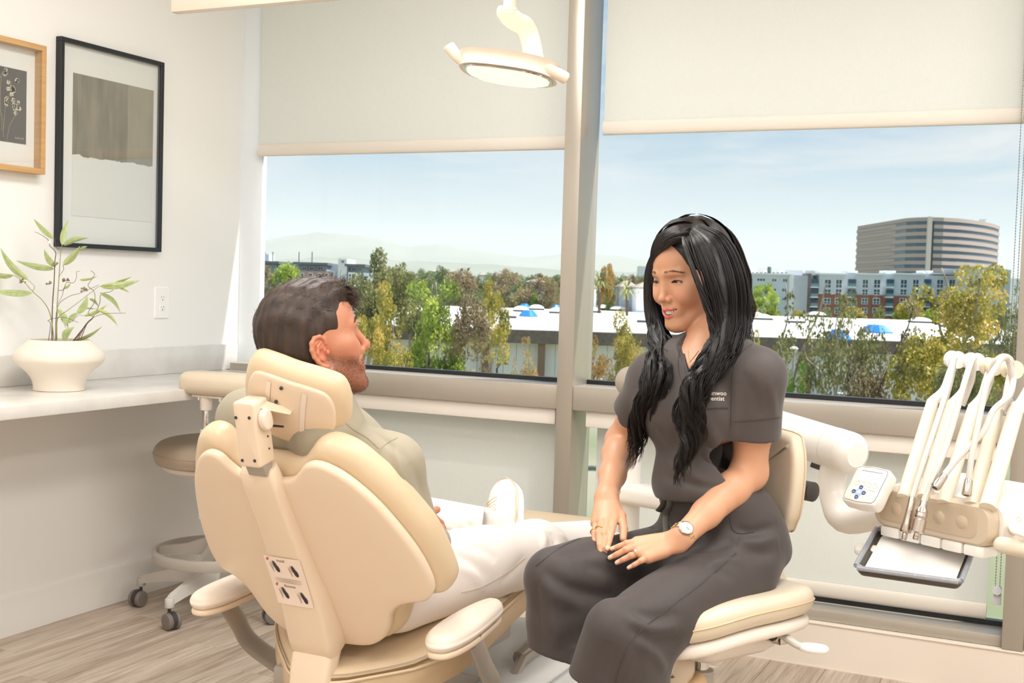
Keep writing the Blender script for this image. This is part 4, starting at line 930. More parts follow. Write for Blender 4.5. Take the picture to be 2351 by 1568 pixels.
b = MB(); b.box((ax_+.02, ay_, zp0-.004), (.13, .05, .008), .002); b.build('pad_plate', CASE, sl)
for dx in (-.022, .07): MB().lathe([(.006, -.006), (.006, .006)], (ax_+dx, ay_-.012, zp0-.013), 6).build('bolt', CHROME, sl)
# ================================================================== DENTAL CHAIR (axis towards the windows, seen from behind)
CX = 1.818; KW = .62
REC = math.radians(31); dv_ = np.array([-math.sin(REC), math.cos(REC)]); nv_ = np.array([math.cos(REC), math.sin(REC)]); P0 = np.array([-1.974, .656])
def S(s, t, w):
    yz = P0+dv_*t+nv_*(KW*s*s+w); return np.array([CX+s, yz[0], yz[1]])
SHELL = mat('cream_shell', lin(229, 208, 183), .32, spec=.45); UPH = mat('cream_upholstery', lin(218, 195, 162), .38, bump=(340, .07)); UPHS = mat('cream_upholstery_side', lin(208, 182, 146), .42, bump=(340, .07)); BASEW = mat('white_base_cover', lin(232, 232, 230), .3); GREYM = mat('grey_bracket', lin(170, 162, 152), .35, metal=.3); WARMW = mat('warm_white_plastic', lin(232, 217, 201), .36)
dc = empty('dental_chair', (CX, -1.45, 0), 'cream dental chair seen from behind, with the man in it', 'dental chair')
half = [(0, .232), (.055, .234), (.082, .250), (.104, .272), (.135, .275), (.172, .250), (.203, .210), (.228, .165), (.252, .105), (.272, .04), (.282, -.02), (.281, -.062), (.264, -.088), (.238, -.092), (.206, -.098), (.182, -.122), (.167, -.160), (.146, -.192), (.108, -.215), (.055, -.218), (0, -.218)]
full = [(x, y) for x, y in half]+[(-x, y) for x, y in half[-2:0:-1]]
full = crv(full, 3, True)[::-1]
fill = [(-.0, 0)]
def filled(p):                                                    # concentric rings over both caps so that the curved sheet follows its surface
    a = [(-q, p[0][1]) for q in (.9, .75, .6, .45, .3, .15)]; b = [(-q, p[-1][1]) for q in (.15, .3, .45, .6, .75, .9)]
    return a+p+b
MB().slab(full, filled(rprof(-.013, .010, .009, 3)), S).build('back_shell', SHELL, dc, sharp=None)
hc = [(x*1.045+(.010 if x else 0), y+(.022 if y > 0 else -.012)+(.006 if .08 < x < .2 and y > .2 else 0)) for x, y in half]
fullc = crv(hc+[(-x, y) for x, y in hc[-2:0:-1]], 3, True)[::-1]
MB().slab(fullc, filled(rprof(.010, .078, .030, 5)), S).build('back_cushion', UPH, dc, sharp=None)
# spine cover and post
def rr4(hw, w0, w1, r=.3, n=4):
    o = []
    for sx, sw, a0 in ((1, 1, 0), (-1, 1, 90), (-1, -1, 180), (1, -1, 270)):
        rx = hw*r; rw = abs(w1-w0)/2*.8; cw = (w0+w1)/2; hh = abs(w1-w0)/2
        for i in range(n+1):
            a = math.radians(a0+90*i/n); o.append((sx*(hw-rx)+rx*math.cos(a), cw+sw*(hh-rw)+rw*math.sin(a)))
    return o
rings = []
for t, hw, dep in ((.268, .034, .004), (.266, .038, -.022), (.256, .0415, -.032), (.22, .043, -.036), (.12, .044, -.038), (.0, .0495, -.042), (-.06, .055, -.046), (-.12, .0575, -.056), (-.17, .0575, -.066), (-.205, .056, -.07), (-.212, .052, -.066)):
    rings.append([S(s, t, w) for s, w in rr4(hw, .004, dep, .22)])
MB().loft(rings).build('spine_cover', SHELL, dc, sharp=50)
rings = []
for (y, z, hw, th) in ((-1.885, .505, .047, .05), (-1.913, .497, .0515, .052), (-1.926, .47, .053, .05), (-1.940, .42, .0515, .048), (-1.950, .34, .047, .05), (-1.945, .24, .046, .06), (-1.90, .16, .05, .07)):
    rings.append([np.array([CX+s, y+th/2+w, z]) for s, w in rr4(hw, th/2, -th/2, .25)])
MB().loft(rings).build('back_post', SHELL, dc, sharp=60)
# sticker with handling pictograms
STK = mat('sticker_paper', lin(240, 222, 206), .4); INK = mat('ink', lin(44, 40, 52), .5); INKR = mat('red_ink', lin(196, 84, 76), .5); INKG = mat('grey_ink', lin(160, 140, 128), .5)
def spw(t): return float(np.interp(t, [-.17, -.12, -.06, 0, .12], [-.066, -.056, -.046, -.042, -.038]))
T0, T1, S0, S1 = -.075, .052, -.051, .040
def stk(u, v, w): t = T0+(T1-T0)*v; s = S0+(S1-S0)*u+.003*(v-.5); return S(s, t, spw(t)-.0012-w)
b = MB(); n_ = 8
b.add([stk(i/4, j/n_, 0) for j in range(n_+1) for i in range(5)], [(j*5+i, j*5+i+1, (j+1)*5+i+1, (j+1)*5+i) for j in range(n_) for i in range(4)]); sk = b.build('sticker', STK, dc)
ib, rb_, gb_ = MB(), MB(), MB()
def blob(mb, u, v, a, bb, rot, ln=14):
    mb.add([stk(u+a*math.cos(t)*math.cos(rot)-bb*math.sin(t)*math.sin(rot), v+(a*math.cos(t)*math.sin(rot)+bb*math.sin(t))*.85, .0008) for t in np.linspace(0, 2*PI, ln+1)[:-1]], [tuple(range(ln))])
for u, v in ((.27, .80), (.76, .75), (.30, .25), (.80, .20)):
    ib = MB(); blob(ib, u, v, .045, .13, .32); blob(ib, u+.03, v-.05, .055, .085, .3); ib.build('printed_icon', INK, sk, smooth=False); blob(gb_, u-.12, v-.03, .012, .12, .25); blob(gb_, u-.08, v+.03, .008, .09, .25)
for u, v in ((.09, .93), (.13, .40)):
    blob(rb_, u, v, .03, .03, 0); blob(rb_, u+.03, v+.03, .02, .015, .5)
for k in range(3): v = .545-k*.035; blob(gb_, .5, v, .38, .006, 0, 20)
rb_.build('printed_cross', INKR, sk, smooth=False); gb_.build('printed_lines', INKG, sk, smooth=False)
text_part('printed_word', 'Install', .0085, lambda x, y, z: stk(.46+x/.09, .93+y/.115, .0009), INK, sk); text_part('printed_word', 'Remove', .0085, lambda x, y, z: stk(.50+x/.09, .40+y/.115, .0009), INK, sk)
# headrest bracket
BA = math.radians(13); bd_ = np.array([-math.sin(BA), math.cos(BA)]); bn_ = np.array([math.cos(BA), math.sin(BA)]); BP = P0+dv_*.276+nv_*(-.020)
def BK(u, v, w): q = BP+bd_*(.066+.004+v)+bn_*(w+.026); return np.array([CX+.010+u, q[0], q[1]])
bx = MB().slab(rrect(.05, .132, .007, 3), rprof(-.052, -.004, .005, 3), BK); hb = bx.build('headrest_bracket', SHELL, dc, sharp=40)
for u, v in ((-.019, .035), (.013, .037), (-.017, -.052), (.013, -.050)): MB().lathe([(.0032, -.001), (.0032, .0012), (.002, .0012)], BK(u, v, -.0522), 10, (0, -bn_[0], -bn_[1])).build('screw', DRK, hb)
for v, w in ((-.01, -.02), (-.035, -.02)): MB().lathe([(.002, 0), (.002, .0012)], BK(.0252, v, w), 8, (1, 0, 0)).build('screw', DRK, hb)
kb = MB().slab(crv([(.0, -.020), (.014, -.016), (.017, .0), (.012, .018), (-.004, .022), (-.014, .010), (-.012, -.010)], 4, True), rprof(0, .016, .005, 3), lambda u, v, w: BK(.024+w, v+.026, -.030+u)); kb.build('locking_knob', WARMW, hb)
b = MB().box(np.array([CX+.010, *(P0+dv_*.274+nv_*(-.020))]), (.044, .026, .030), .002, 2, np.array([[1, 0, 0], [0, nv_[0], dv_[0]], [0, nv_[1], dv_[1]]])); b.build('bracket_clamp', GREYM, dc)
# headrest
HPH = math.radians(36); hu = np.array([0, -math.sin(HPH), math.cos(HPH)]); hn0 = np.array([0, math.cos(HPH), math.sin(HPH)]); HC = at(658, 950, 2.335); hl = unit(np.array([.93, .28, -.27]))
hu = unit(hu-hl*(hu@hl)); hn = np.cross(hu, hl); hn = hn if hn[1] > 0 else -hn
HK = 2.0
def Hd(s, t, w): return HC+hl*s+hu*t+hn*(HK*s*s+w+1.5*t*t)
hol = crv([(0, .102), (.05, .100), (.092, .086), (.112, .04), (.112, -.03), (.092, -.080), (.05, -.096), (0, -.098), (-.05, -.096), (-.090, -.08), (-.106, -.03), (-.106, .04), (-.090, .086), (-.05, .100)], 4, True)[::-1]
MB().slab(hol, filled(rprof(.0, .050, .023, 5)), Hd).build('headrest_cushion', UPH, dc, sharp=None)
pol = [(x*.84, y*.84-.004) for x, y in hol]
hp = MB().slab(pol, filled(rprof(-.006, .006, .004, 2)), Hd).build('headrest_plate', SHELL, dc, sharp=None)
for s0 in (-.045, .03):
    b = MB(); b.add([Hd(s0+a, t, -.0075) for t in np.linspace(-.07, .07, 7) for a in (0, .010)], [(2*i, 2*i+1, 2*i+3, 2*i+2) for i in range(6)])
    b.build('plate_rib', WARMW, hp)
hx = MB(); A_ = BK(0, .058, -.026); Bq = Hd(-.008, .010, -.006)
hx.loft([[A_+np.array([sx*.020, 0, 0])+hn*sw*.012 for sx, sw in ((-1, -1), (1, -1), (1, 1), (-1, 1))], [(A_*.5+Bq*.5)+np.array([sx*.018, 0, 0])+hn*sw*.010 for sx, sw in ((-1, -1), (1, -1), (1, 1), (-1, 1))], [Bq+np.array([sx*.024, 0, 0])+hn*sw*.008 for sx, sw in ((-1, -1), (1, -1), (1, 1), (-1, 1))]])
hx.build('headrest_hinge', SHELL, dc, sharp=40)
for s, t in ((-.012, .066), (.04, -.072), (-.02, .03)): MB().lathe([(.0035, -.002), (.0035, .002)], Hd(s, t, -.0075), 8, hn).build('screw', DRK, hp)
b = MB(); b.box(Hd(-.008, -.018, -.022), (.026, .004, .004)); b.build('slot', DRK, hp)
# seat and leg rest: one long upholstered cushion over a side band
def zs(y): return float(np.interp(y, [-2.15, -1.90, -1.80, -1.68, -1.55, -1.40, -1.2, -1.0, -.8, -.55], [.39, .400, .415, .455, .486, .512, .532, .530, .518, .500]))
sh = [(0, -1.93), (.05, -1.925), (.11, -1.87), (.18, -1.80), (.232, -1.735), (.255, -1.66), (.258, -1.52), (.254, -1.35), (.240, -1.15), (.215, -.95), (.200, -.75), (.180, -.62), (.12, -.57), (0, -.56)]
so = crv(sh+[(-x, y) for x, y in sh[-2:0:-1]], 4, True)
def Sx(u, v, w): return np.array([CX+u, v, zs(v)+w+(.055*abs(u/.255)**3*0)-.022*math.exp(-((v+1.70)/.22)**2)*(1-min(1, abs(u)/.22)**2)*(w > 0)])
def fill2(p): return [(-q, p[0][1]) for q in (.9, .7, .5, .3, .12)]+p+[(-q, p[-1][1]+.004*(q > .1)) for q in (.12, .3, .5, .7, .9)]
MB().slab(so, fill2([(.004, -.006), (.001, -.002)]+rprof(.0, .034, .024, 5)[5:]), Sx).build('seat_cushion', UPH, dc, sharp=None)
MB().slab(so, fill2(rprof(-.060, -.003, .006, 2)), Sx).build('seat_band', UPHS, dc, sharp=None)
cl = [Sx(x, y, -.0015) for x, y in so]; MB().tube(cl+cl[:1], .0042, 6, cap=False).build('seat_piping', UPH, dc)
# arm rests and their bars
apo = crv([(x*.86, y*.84) for x, y in [(0, -.185), (.030, -.172), (.047, -.125), (.052, -.05), (.046, .05), (.036, .12), (.018, .150), (0, .156), (-.022, .148), (-.038, .11), (-.048, .04), (-.052, -.05), (-.046, -.13), (-.026, -.174)]], 4, True)
for sx, nm in ((1, 'right'), (-1, 'left')):
    ac = np.array([CX+sx*.302, -1.785, .508])
    fn = lambda u, v, w: ac+np.array([sx*u, v, w+.012*(v/.17)])
    ap_ = MB().slab(apo, rprof(.004, .040, .018, 5)[:]+[(-.25, .0435), (-.55, .046), (-.8, .047)], fn).build('armrest_pad', WARMW, dc, sharp=None)
    MB().slab([(x*.93, y*.97) for x, y in apo], rprof(-.008, .006, .005, 2), fn).build('armrest_base', SHELL, ap_, sharp=None)
    a = ac+np.array([sx*.030, -.03, -.002]); e = np.array([CX+sx*.325, -1.70, .36]); f2 = np.array([CX+sx*.235, -1.62, .27])
    cvp = crv([a, (a+e)/2, e, f2], 6); MB().tube(cvp, .026, 14, flat=(1, .42), up=(1, 0, 0)).build('armrest_bar', GREYM, dc)
# mechanism and base
b = MB().box((CX, -1.55, .36), (.30, .62, .05), .01); b.box((CX, -1.0, .44), (.26, .7, .035), .008).build('seat_frame', GREYM, dc)
b = MB(); b.loft([[np.array([CX+x, y+v, z]) for x, v in ((-.09, -.06), (.09, -.06), (.09, .06), (-.09, .06))] for y, z in ((-1.62, .35), (-1.45, .27), (-1.25, .2))]); b.build('lift_arm', GREYM, dc, sharp=40)
for sx in (-1, 1):
    b = MB(); b.tube([(CX+sx*.13, -1.15, .25), (CX+sx*.14, -.75, .33)], .018, 8, flat=(1, 1.3)); b.tube([(CX+sx*.14, -1.25, .18), (CX+sx*.14, -1.15, .25), (CX+sx*.14, -.85, .27)], .016, 8); b.build('lift_link', GREYM, dc)
bo = crv([(0, -1.42), (.15, -1.41), (.235, -1.34), (.26, -1.2), (.262, -.95), (.245, -.70), (.17, -.60), (0, -.58), (-.17, -.60), (-.245, -.70), (-.262, -.95), (-.26, -1.2), (-.235, -1.34), (-.15, -1.41)], 4, True)
MB().slab(bo, rprof(.012, .175, .05, 5)+[(-.3, .178), (-.7, .18)], lambda u, v, w: (CX+u, v, w)).build('base_cover', BASEW, dc, sharp=None)
bi = [(x*.80, -1.0+(y+1.0)*.84-.02) for x, y in bo]
MB().slab(bi, rprof(.16, .225, .035, 4)+[(-.3, .229), (-.7, .231)], lambda u, v, w: (CX+u, v, w)).build('upper_cover', BASEW, dc, sharp=None)
MB().slab([(x*1.03, -1.0+(y+1.0)*1.03) for x, y in bo], rprof(0.001, .014, .005, 2), lambda u, v, w: (CX+u, v, w)).build('floor_plate', GREYM, dc)
b = MB(); b.loft([[np.array([CX+x*q, -1.93+v*q, z]) for x, v in rrect(.12, .10, .02, 3)] for z, q in ((.10, 1.15), (.20, 1), (.28, .9))]); b.tube([(CX, -1.93, .13), (CX, -1.6, .12), (CX, -1.3, .12)], .05, 12, flat=(1.2, .8)); b.build('rear_strut', SHELL, dc)
# ================================================================== INSTRUMENT DELIVERY UNIT
DW = mat('unit_white', lin(240, 236, 230), .28); DT = mat('unit_taupe', lin(206, 190, 168), .42); DTI = mat('unit_taupe_inset', lin(196, 178, 154), .45); WHIP = mat('whip_cream', lin(232, 220, 200), .38); HOSE = mat('grey_hose', lin(206, 200, 192), .4); STEEL = mat('brushed_steel', lin(200, 190, 180), .22, metal=1); KNK = mat('whip_white', lin(238, 238, 236), .35)
a_ = math.radians(60); E1 = np.array([math.sin(a_), -math.cos(a_), 0]); FN = np.array([-math.cos(a_), -math.sin(a_), 0]); UP = np.array([0, 0, 1.])
DP = at(2180, 1185, 2.45); DP[2] = .803
def Dl(u, z, w): return DP+E1*u+UP*z+FN*w
du = empty('instrument_delivery_unit', (2.0, -.5, 0), 'cream dental delivery unit on a swing arm, hoses hanging, right of the woman', 'dental unit')
# swing arm behind the woman, on a post
tl, tr_ = np.array([1.985, -.50, .962]), np.array([2.822, -1.262, .888])
tdir = unit(tr_-tl)
def rodp(a, b, r, e=.35): return a, b, r
m = MB(); L_ = np.linalg.norm(tr_-tl)
def seg(s0, s1, c0=0, c1=0, r=.0485):
    p = [tl+tdir*s0]; rr = [r*(1-c0*.45)]
    if c0:
        for t in (.2, .5, .8, 1): p.append(tl+tdir*(s0+.03*t)); rr.append(r*(1-c0*.45*(1-t)**2))
    p.append(tl+tdir*(s0+s1)/2); rr.append(r)
    if c1:
        for t in (1, .8, .5, .2): p.append(tl+tdir*(s1-.03*t)); rr.append(r*(1-c1*.45*(1-t)**2))
    p.append(tl+tdir*s1); rr.append(r*(1-c1*.45)); 
    o = np.argsort([(q-tl)@tdir for q in p]); return MB().tube([p[i] for i in o], [rr[i] for i in o], 28)
seg(.085, L_-.085).build('swing_arm', DW, du); seg(0, .083, 1, 0, .047).build('arm_end_cap', mat('shaded_cap', lin(176, 164, 150), .4), du); seg(L_-.083, L_, 0, 1, .049).build('arm_end_cap', DW, du)  # shade on the far end of the white arm is painted as taupe
MB().rtube(tl+tdir*.06-UP*.045, (tl+tdir*.06)*np.array([1, 1, 0])+UP*.02, .032, n=24).build('post', DW, du)
pb = tl+tdir*.06
b = MB(); q0 = np.array([pb[0], pb[1], .62]); b.slab(rrect(.30, .11, .045, 5), rprof(-.032, .030, .022, 4), frame_fn(q0+np.array([.055, -.02, 0]), unit((1, -.3, 0)), unit((.3, 1, 0)), (0, 0, 1))); b.build('link_arm', DW, du)
MB().lathe([(.16, .001), (.16, .02), (.14, .03), (.05, .04), (.04, .06)], (pb[0], pb[1], 0), 32).build('foot', GREYM, du)
# curved neck from the arm end down to the control head
nk = crv([tr_-tdir*.075-UP*.03, tr_-tdir*.085-UP*.07, tr_-tdir*.075-UP*.115, tr_-tdir*.02-UP*.15, np.array([*Dl(-.15, 0, -.07)[:2], DP[2]-.005])], 6)
MB().tube(nk, np.linspace(.032, .034, len(nk)), 16).build('neck', DW, du)
b = MB(); b.slab([(0, 0), (.09, 0), (.08, .02), (.03, .03), (.005, .02)], rprof(-.006, .006, .003, 1), frame_fn(tr_-tdir*.165-UP*.062, tdir, UP, np.cross(tdir, UP))); b.build('cable_clip', DRK, du)
# head
hd = MB(); rings = []
for w, z0, z1, uo in ((.018, -.034, .042, 0), (-.02, -.040, .046, .004), (-.08, -.040, .050, .008), (-.16, -.034, .056, .006), (-.225, -.022, .056, -.004), (-.245, -.008, .046, -.012)):
    rings.append([Dl(u, z, w) for u, z in rrect(.290+2*uo, z1-z0, min(.026, (z1-z0)*.45), 5, -.012, (z0+z1)/2)])
hd.loft(rings).build('head_housing', DW, du, sharp=60)
fo = rrect(.282, .086, .032, 6, -.016, .002)
fc = MB().slab(fo, [(-.12, -.020), (0, .012), (0, .034), (.002, .041), (.007, .046), (-.25, .046), (-.6, .046)], lambda u, z, w: Dl(u, z, w)).build('front_cover', DT, du, sharp=40)
MB().slab(rrect(.232, .060, .016, 5, -.022, .004), [(0, .0455), (.0, .0468), (.002, .0472), (-.1, .0472), (-.5, .0474)], lambda u, z, w: Dl(u, z, w)).build('recessed_panel', DTI, fc, sharp=30)
for k in range(4): MB().lathe([(.0005, .006), (.007, .005), (.013, .002), (.0165, -.001)], Dl(-.095+k*.052, .003, .046), 16, FN, cap=False).build('moulded_bump', DTI, fc)
for k in range(5): u = -.112+k*.050; MB().box(Dl(u, -.050, .020), (.046, .05, .022), .004, 2, np.stack([E1, FN, UP], 1)).build('holder_slot', DW, du)
# touch pad
Pt = at(1989, 1114, 2.50); an = math.radians(64); tilt = .9
te = np.array([math.sin(an), -math.cos(an), 0]); tb = np.array([math.cos(an), math.sin(an), 0]); tg = tb*math.cos(tilt)+UP*math.sin(tilt); tn = np.cross(te, tg)
if tn@(CAM-Pt) < 0: tn = -tn
tf = frame_fn(Pt, te, tg, tn)
ol = crv([(-.041, -.040), (-.02, -.0455), (.0, -.0470), (.02, -.0455), (.041, -.040), (.0425, 0), (.041, .040), (.02, .0455), (0, .0470), (-.02, .0455), (-.041, .040), (-.0425, 0)], 4, True)
tp = MB().slab(ol, rprof(-.030, .002, .005, 3)+[(-.3, .002), (-.7, .002)], tf).build('control_pad', DW, du, sharp=50)
MB().slab([(x*.88, y*.90) for x, y in ol], [(0, .0018), (0, .0026), (-.4, .0027)], tf).build('membrane', mat('membrane', lin(232, 224, 212), .4), tp)
ln = [tf(x*.885, y*.905, .0028) for x, y in ol]; MB().tube(ln+ln[:1], .0004, 4, cap=False).build('border_line', DRK, tp)
MB().slab(rrect(.050, .0245, .0015, 2, .002, .019), [(0, .0026), (0, .0034)], tf).build('screen', mat('lcd', lin(236, 242, 246), .2), tp)
MB().box(tf(.002, .0316, .0034), (.050, .0009, .0006), 0, 1, np.stack([te, tg, tn], 1)).build('screen_edge', mat('navy', lin(40, 56, 96), .4), tp)
for k in range(4):
    c = tf(-.021+k*.0148, -.0005, .0028); MB().tube([c+te*.005*math.cos(t)+tg*.005*math.sin(t) for t in np.linspace(0, 2*PI, 21)], .00035, 4).build('round_key', mat('key_grey', lin(170, 168, 164), .5), tp)
PBL = mat('pale_blue', lin(172, 192, 220), .5); NAV = mat('blue_key', lin(44, 76, 138), .4)
dcx, dcy = -.007, -.0205
dm = MB().slab(crv([(.0115, 0), (.007, .007), (0, .0115), (-.007, .007), (-.0115, 0), (-.007, -.007), (0, -.0115), (.007, -.007)], 3, True), [(0, .0026), (0, .0031)], lambda u, v, w: tf(dcx+u, dcy+v, w)).build('arrow_pad', PBL, tp)
MB().lathe([(.0045, 0), (.0045, .001)], tf(dcx, dcy, .003), 18, tn).build('centre_key', DW, dm)
for t in (0, 1, 2, 3):
    c = tf(dcx+.0122*math.cos(t*PI/2), dcy+.0122*math.sin(t*PI/2), .0034); MB().tube([c+te*.0033*math.cos(s)+tg*.0033*math.sin(s) for s in np.linspace(0, 2*PI, 19)], .0013, 6).build('arrow_key', NAV, dm)
text_part('printed_lettering', 'O P T I M U S', .0042, lambda x, y, z: tf(.003+x, .0372+y, .003), mat('pale_print', lin(190, 186, 180), .5), tp); text_part('printed_lettering', 'Therapy', .0052, lambda x, y, z: tf(.020+x, -.0125+y, .003), mat('grey_print', lin(140, 144, 152), .5), tp)
# whips with their hoses and hand pieces
W_ = lambda x, y, d: at(2060+x/4.354, 800+y/4.354, d)
whips = [((95, 1380), (355, 530), (470, 420), (575, 130), 2.50, 2.60), ((300, 1385), (560, 545), (655, 440), (765, 150), 2.46, 2.56), ((500, 1440), (770, 580), (850, 480), (935, 200), 2.42, 2.52), ((775, 1460), (1000, 620), (1090, 520), (1145, 230), 2.38, 2.48)]
for i, (b0, e0, n0, k0, d0, d1) in enumerate(whips):
    A, B_, N_, K_ = W_(*b0, d0), W_(*e0, d1), W_(*n0, d1+.005), W_(*k0, d1+.02)
    wf = MB().tube([A-(B_-A)*.12, A, A*.3+B_*.7, B_, B_+unit(B_-A)*.012], [.0142, .0142, .0135, .0128, .007], 14).build('whip_arm', WHIP, du)
    MB().tube(crv([B_, N_, N_*.45+K_*.55, K_], 5), np.linspace(.0115, .0085, 16), 10).build('whip_neck', KNK, wf)
    ax = unit(E1*.9+FN*.3); kk = MB()
    for s in (-1, 1): kk.lathe([(.010, -.0045), (.0185, -.0045), (.0195, 0), (.0185, .0045), (.010, .0045)], K_+ax*s*.0105+UP*.004, 20, ax)
    kk.lathe([(.012, -.008), (.012, .008)], K_+UP*.004, 16, ax); kk.build('pulley', WHIP if i > 1 else KNK, wf)
wA, wB = W_(930, 1500, 2.34), W_(1180, 640, 2.44)
b = MB().tube([wA-(wB-wA)*.1, wA, wB, wB+unit(wB-wA)*.02], [.0165, .0165, .0152, .012], 14); b.build('suction_arm', WHIP, du)
b = MB().tube(crv([wB, W_(1250, 540, 2.44), W_(1330, 380, 2.45), W_(1400, 200, 2.45)], 5), np.linspace(.014, .009, 16), 10); b.build('suction_neck', KNK, du)
hoses = [([(470, 560, 2.58), (540, 300, 2.575), (560, 150, 2.56), (575, 95, 2.565), (555, 120, 2.53), (520, 330, 2.49), (440, 600, 2.46), (340, 900, 2.43), (240, 1200, 2.41), (150, 1490, 2.395)], (150, 1490), (95, 1690), (55, 1960), 'a'),
         ([(650, 570, 2.54), (740, 330, 2.53), (765, 160, 2.52), (770, 105, 2.525), (740, 130, 2.49), (660, 380, 2.45), (580, 680, 2.42), (480, 1000, 2.395), (380, 1250, 2.38), (265, 1530, 2.37)], (265, 1530), (215, 1720), (170, 1960), 'b'),
         ([(850, 560, 2.50), (930, 330, 2.49), (960, 170, 2.47), (1040, 85, 2.46), (1120, 100, 2.455), (1155, 190, 2.46), (1160, 330, 2.45), (1110, 480, 2.42), (960, 620, 2.40), (860, 830, 2.385), (700, 1000, 2.375), (570, 1140, 2.37), (475, 1260, 2.365)], (475, 1260), (430, 1320), (375, 1395), 'c'),
         ([(1060, 620, 2.46), (1140, 440, 2.46), (1150, 290, 2.455), (1110, 120, 2.45), (1060, 90, 2.43), (1000, 170, 2.42), (900, 340, 2.405), (840, 600, 2.39), (790, 850, 2.375), (740, 1100, 2.365), (715, 1310, 2.36)], (715, 1310), (700, 1400), (690, 1470), 'd')]
for pts, h0, h1, h2, kd in hoses:
    p = crv([W_(x, y, d) for x, y, d in pts], 6); ho = MB().tube(p, .0062, 9).build('hose', HOSE, du)
    d = pts[-1][2]; A = W_(*h0, d); B_ = W_(*h1, d-.004); C_ = W_(*h2, d-.008)
    if kd == 'a':
        t_ = lambda s: A+(C_-A)*s
        MB().tube([t_(s) for s in (-.02, 0, .02, .3, .55, .70, .74, .76)], [.006, .0068, .0075, .0082, .0098, .0122, .0105, .006], 18).build('hand_piece', STEEL, ho); MB().tube([t_(s) for s in (.75, .78, .84, .90, .915)], [.005, .0058, .0054, .0045, .002], 12).build('nozzle', STEEL, ho)
    elif kd == 'b':
        t_ = lambda s: A+(C_-A)*s
        MB().tube([t_(s) for s in (-.02, 0, .10, .16, .18, .24, .26, .34, .36, .40, .42, .70, .72, .735)], [.0065, .0075, .0078, .0095, .0112, .0128, .0118, .0128, .0116, .0116, .0132, .0136, .0118, .006], 20).build('motor', STEEL, ho); MB().tube([t_(s) for s in (.73, .80, .81, .86, .89)], [.0052, .0052, .006, .0058, .005], 12).build('coupling', STEEL, ho)
    else:
        t_ = lambda s: A+(C_-A)*s
        MB().tube([t_(s) for s in (0, .06, .9, 1)], [.0068, .0082, .0098, .0085], 16).build('coupling', STEEL, ho); MB().tube([t_(.985), t_(1.012)], [.0055, .0055], 10).build('bore', DRK, ho)
# right-hand handle and side pad
ha = at(2290, 1249, 2.33); hb_ = at(2390, 1268, 2.22); MB().tube([ha, ha+(hb_-ha)*.06, ha+(hb_-ha)*.15, hb_], [.010, .0155, .0165, .0165], 16).build('handle', WHIP, du); MB().lathe([(.009, 0), (.0085, .002)], ha+UP*0-unit(hb_-ha)*.001, 16, -(hb_-ha)).build('handle_cap', DT, du)
sp0 = at(2365, 1185, 2.25); sf = frame_fn(sp0, unit((.9, -.3, -.15)), unit((.1, .3, 1)), unit(np.cross(unit((.9, -.3, -.15)), unit((.1, .3, 1)))))
spd = MB().slab(rrect(.075, .085, .014, 4), rprof(-.012, .004, .005, 3), sf).build('side_pad', DW, du); b = MB(); c = sf(-.018, -.012, .0045); b.tube([c+(sf(1, 0, 0)-sf(0, 0, 0))*.004*math.cos(t)+(sf(0, 1, 0)-sf(0, 0, 0))*.004*math.sin(t) for t in np.linspace(0, 2*PI, 17)], .0004, 4); b.build('round_key', DT, spd)
MB().rtube(Dl(.118, -.02, -.03), sp0-np.array([.02, -.02, .01]), .009, n=12).build('pad_stalk', WHIP, du)
# tray
Tc = at(2105, 1273, 2.45); an = math.radians(86); ti = .26
xe = np.array([math.sin(an), -math.cos(an), 0]); xb = np.array([math.cos(an), math.sin(an), 0]); xg = xb*math.cos(ti)+UP*math.sin(ti); xn = np.cross(xe, xg); TF = frame_fn(Tc, xe, xg, xn)
tray = empty('instrument_tray', tuple(Tc-UP*.012), 'dark instrument tray in clear film, lined with white paper, below the delivery head', 'tray')
TRK = mat('dark_tray', lin(64, 56, 50), .3, coat=.5); FILM = mat('crinkled_film', lin(150, 156, 164), .18, spec=.9, bump=(130, .9))
to = rrect(.206, .196, .018, 6)
MB().slab(to, [(-.06, -.018), (.008, -.018), (.003, -.012), (0, 0), (.0, .002), (.004, .003), (.010, -.006), (.014, -.008), (-.3, -.008), (-.7, -.008)], TF).build('tray_body', TRK, tray, sharp=40)
lp = [TF(x*.985, y*.985, .0025) for x, y in to]; lp = [p+UP*rnd.uniform(-.0012, .0012) for p in lp]
MB().tube(crv(lp, 3, True).tolist()+[lp[0]], .0052, 8, cap=False).build('film_edge', FILM, tray)
paper = MB().slab(rrect(.176, .166, .010, 4), [(0, -.0078), (0, -.0070), (-.4, -.0069)], TF).build('tray_paper', mat('tray_paper', lin(242, 238, 234), .8)); tag(paper, 'white paper sheet lying in the dark instrument tray', 'paper'); 
MB().slab(rrect(.05, .03, .012, 4), rprof(-.022, -.004, .006, 3), lambda u, v, w: TF(-.105+u, .015+v, w)).build('tray_arm', DW, du)
MB().tube(crv([TF(0, .02, -.024), TF(.0, .12, -.02), Dl(-.02, -.045, -.10), Dl(-.02, -.03, -.12)], 5), .014, 10).build('tray_support', DW, du)

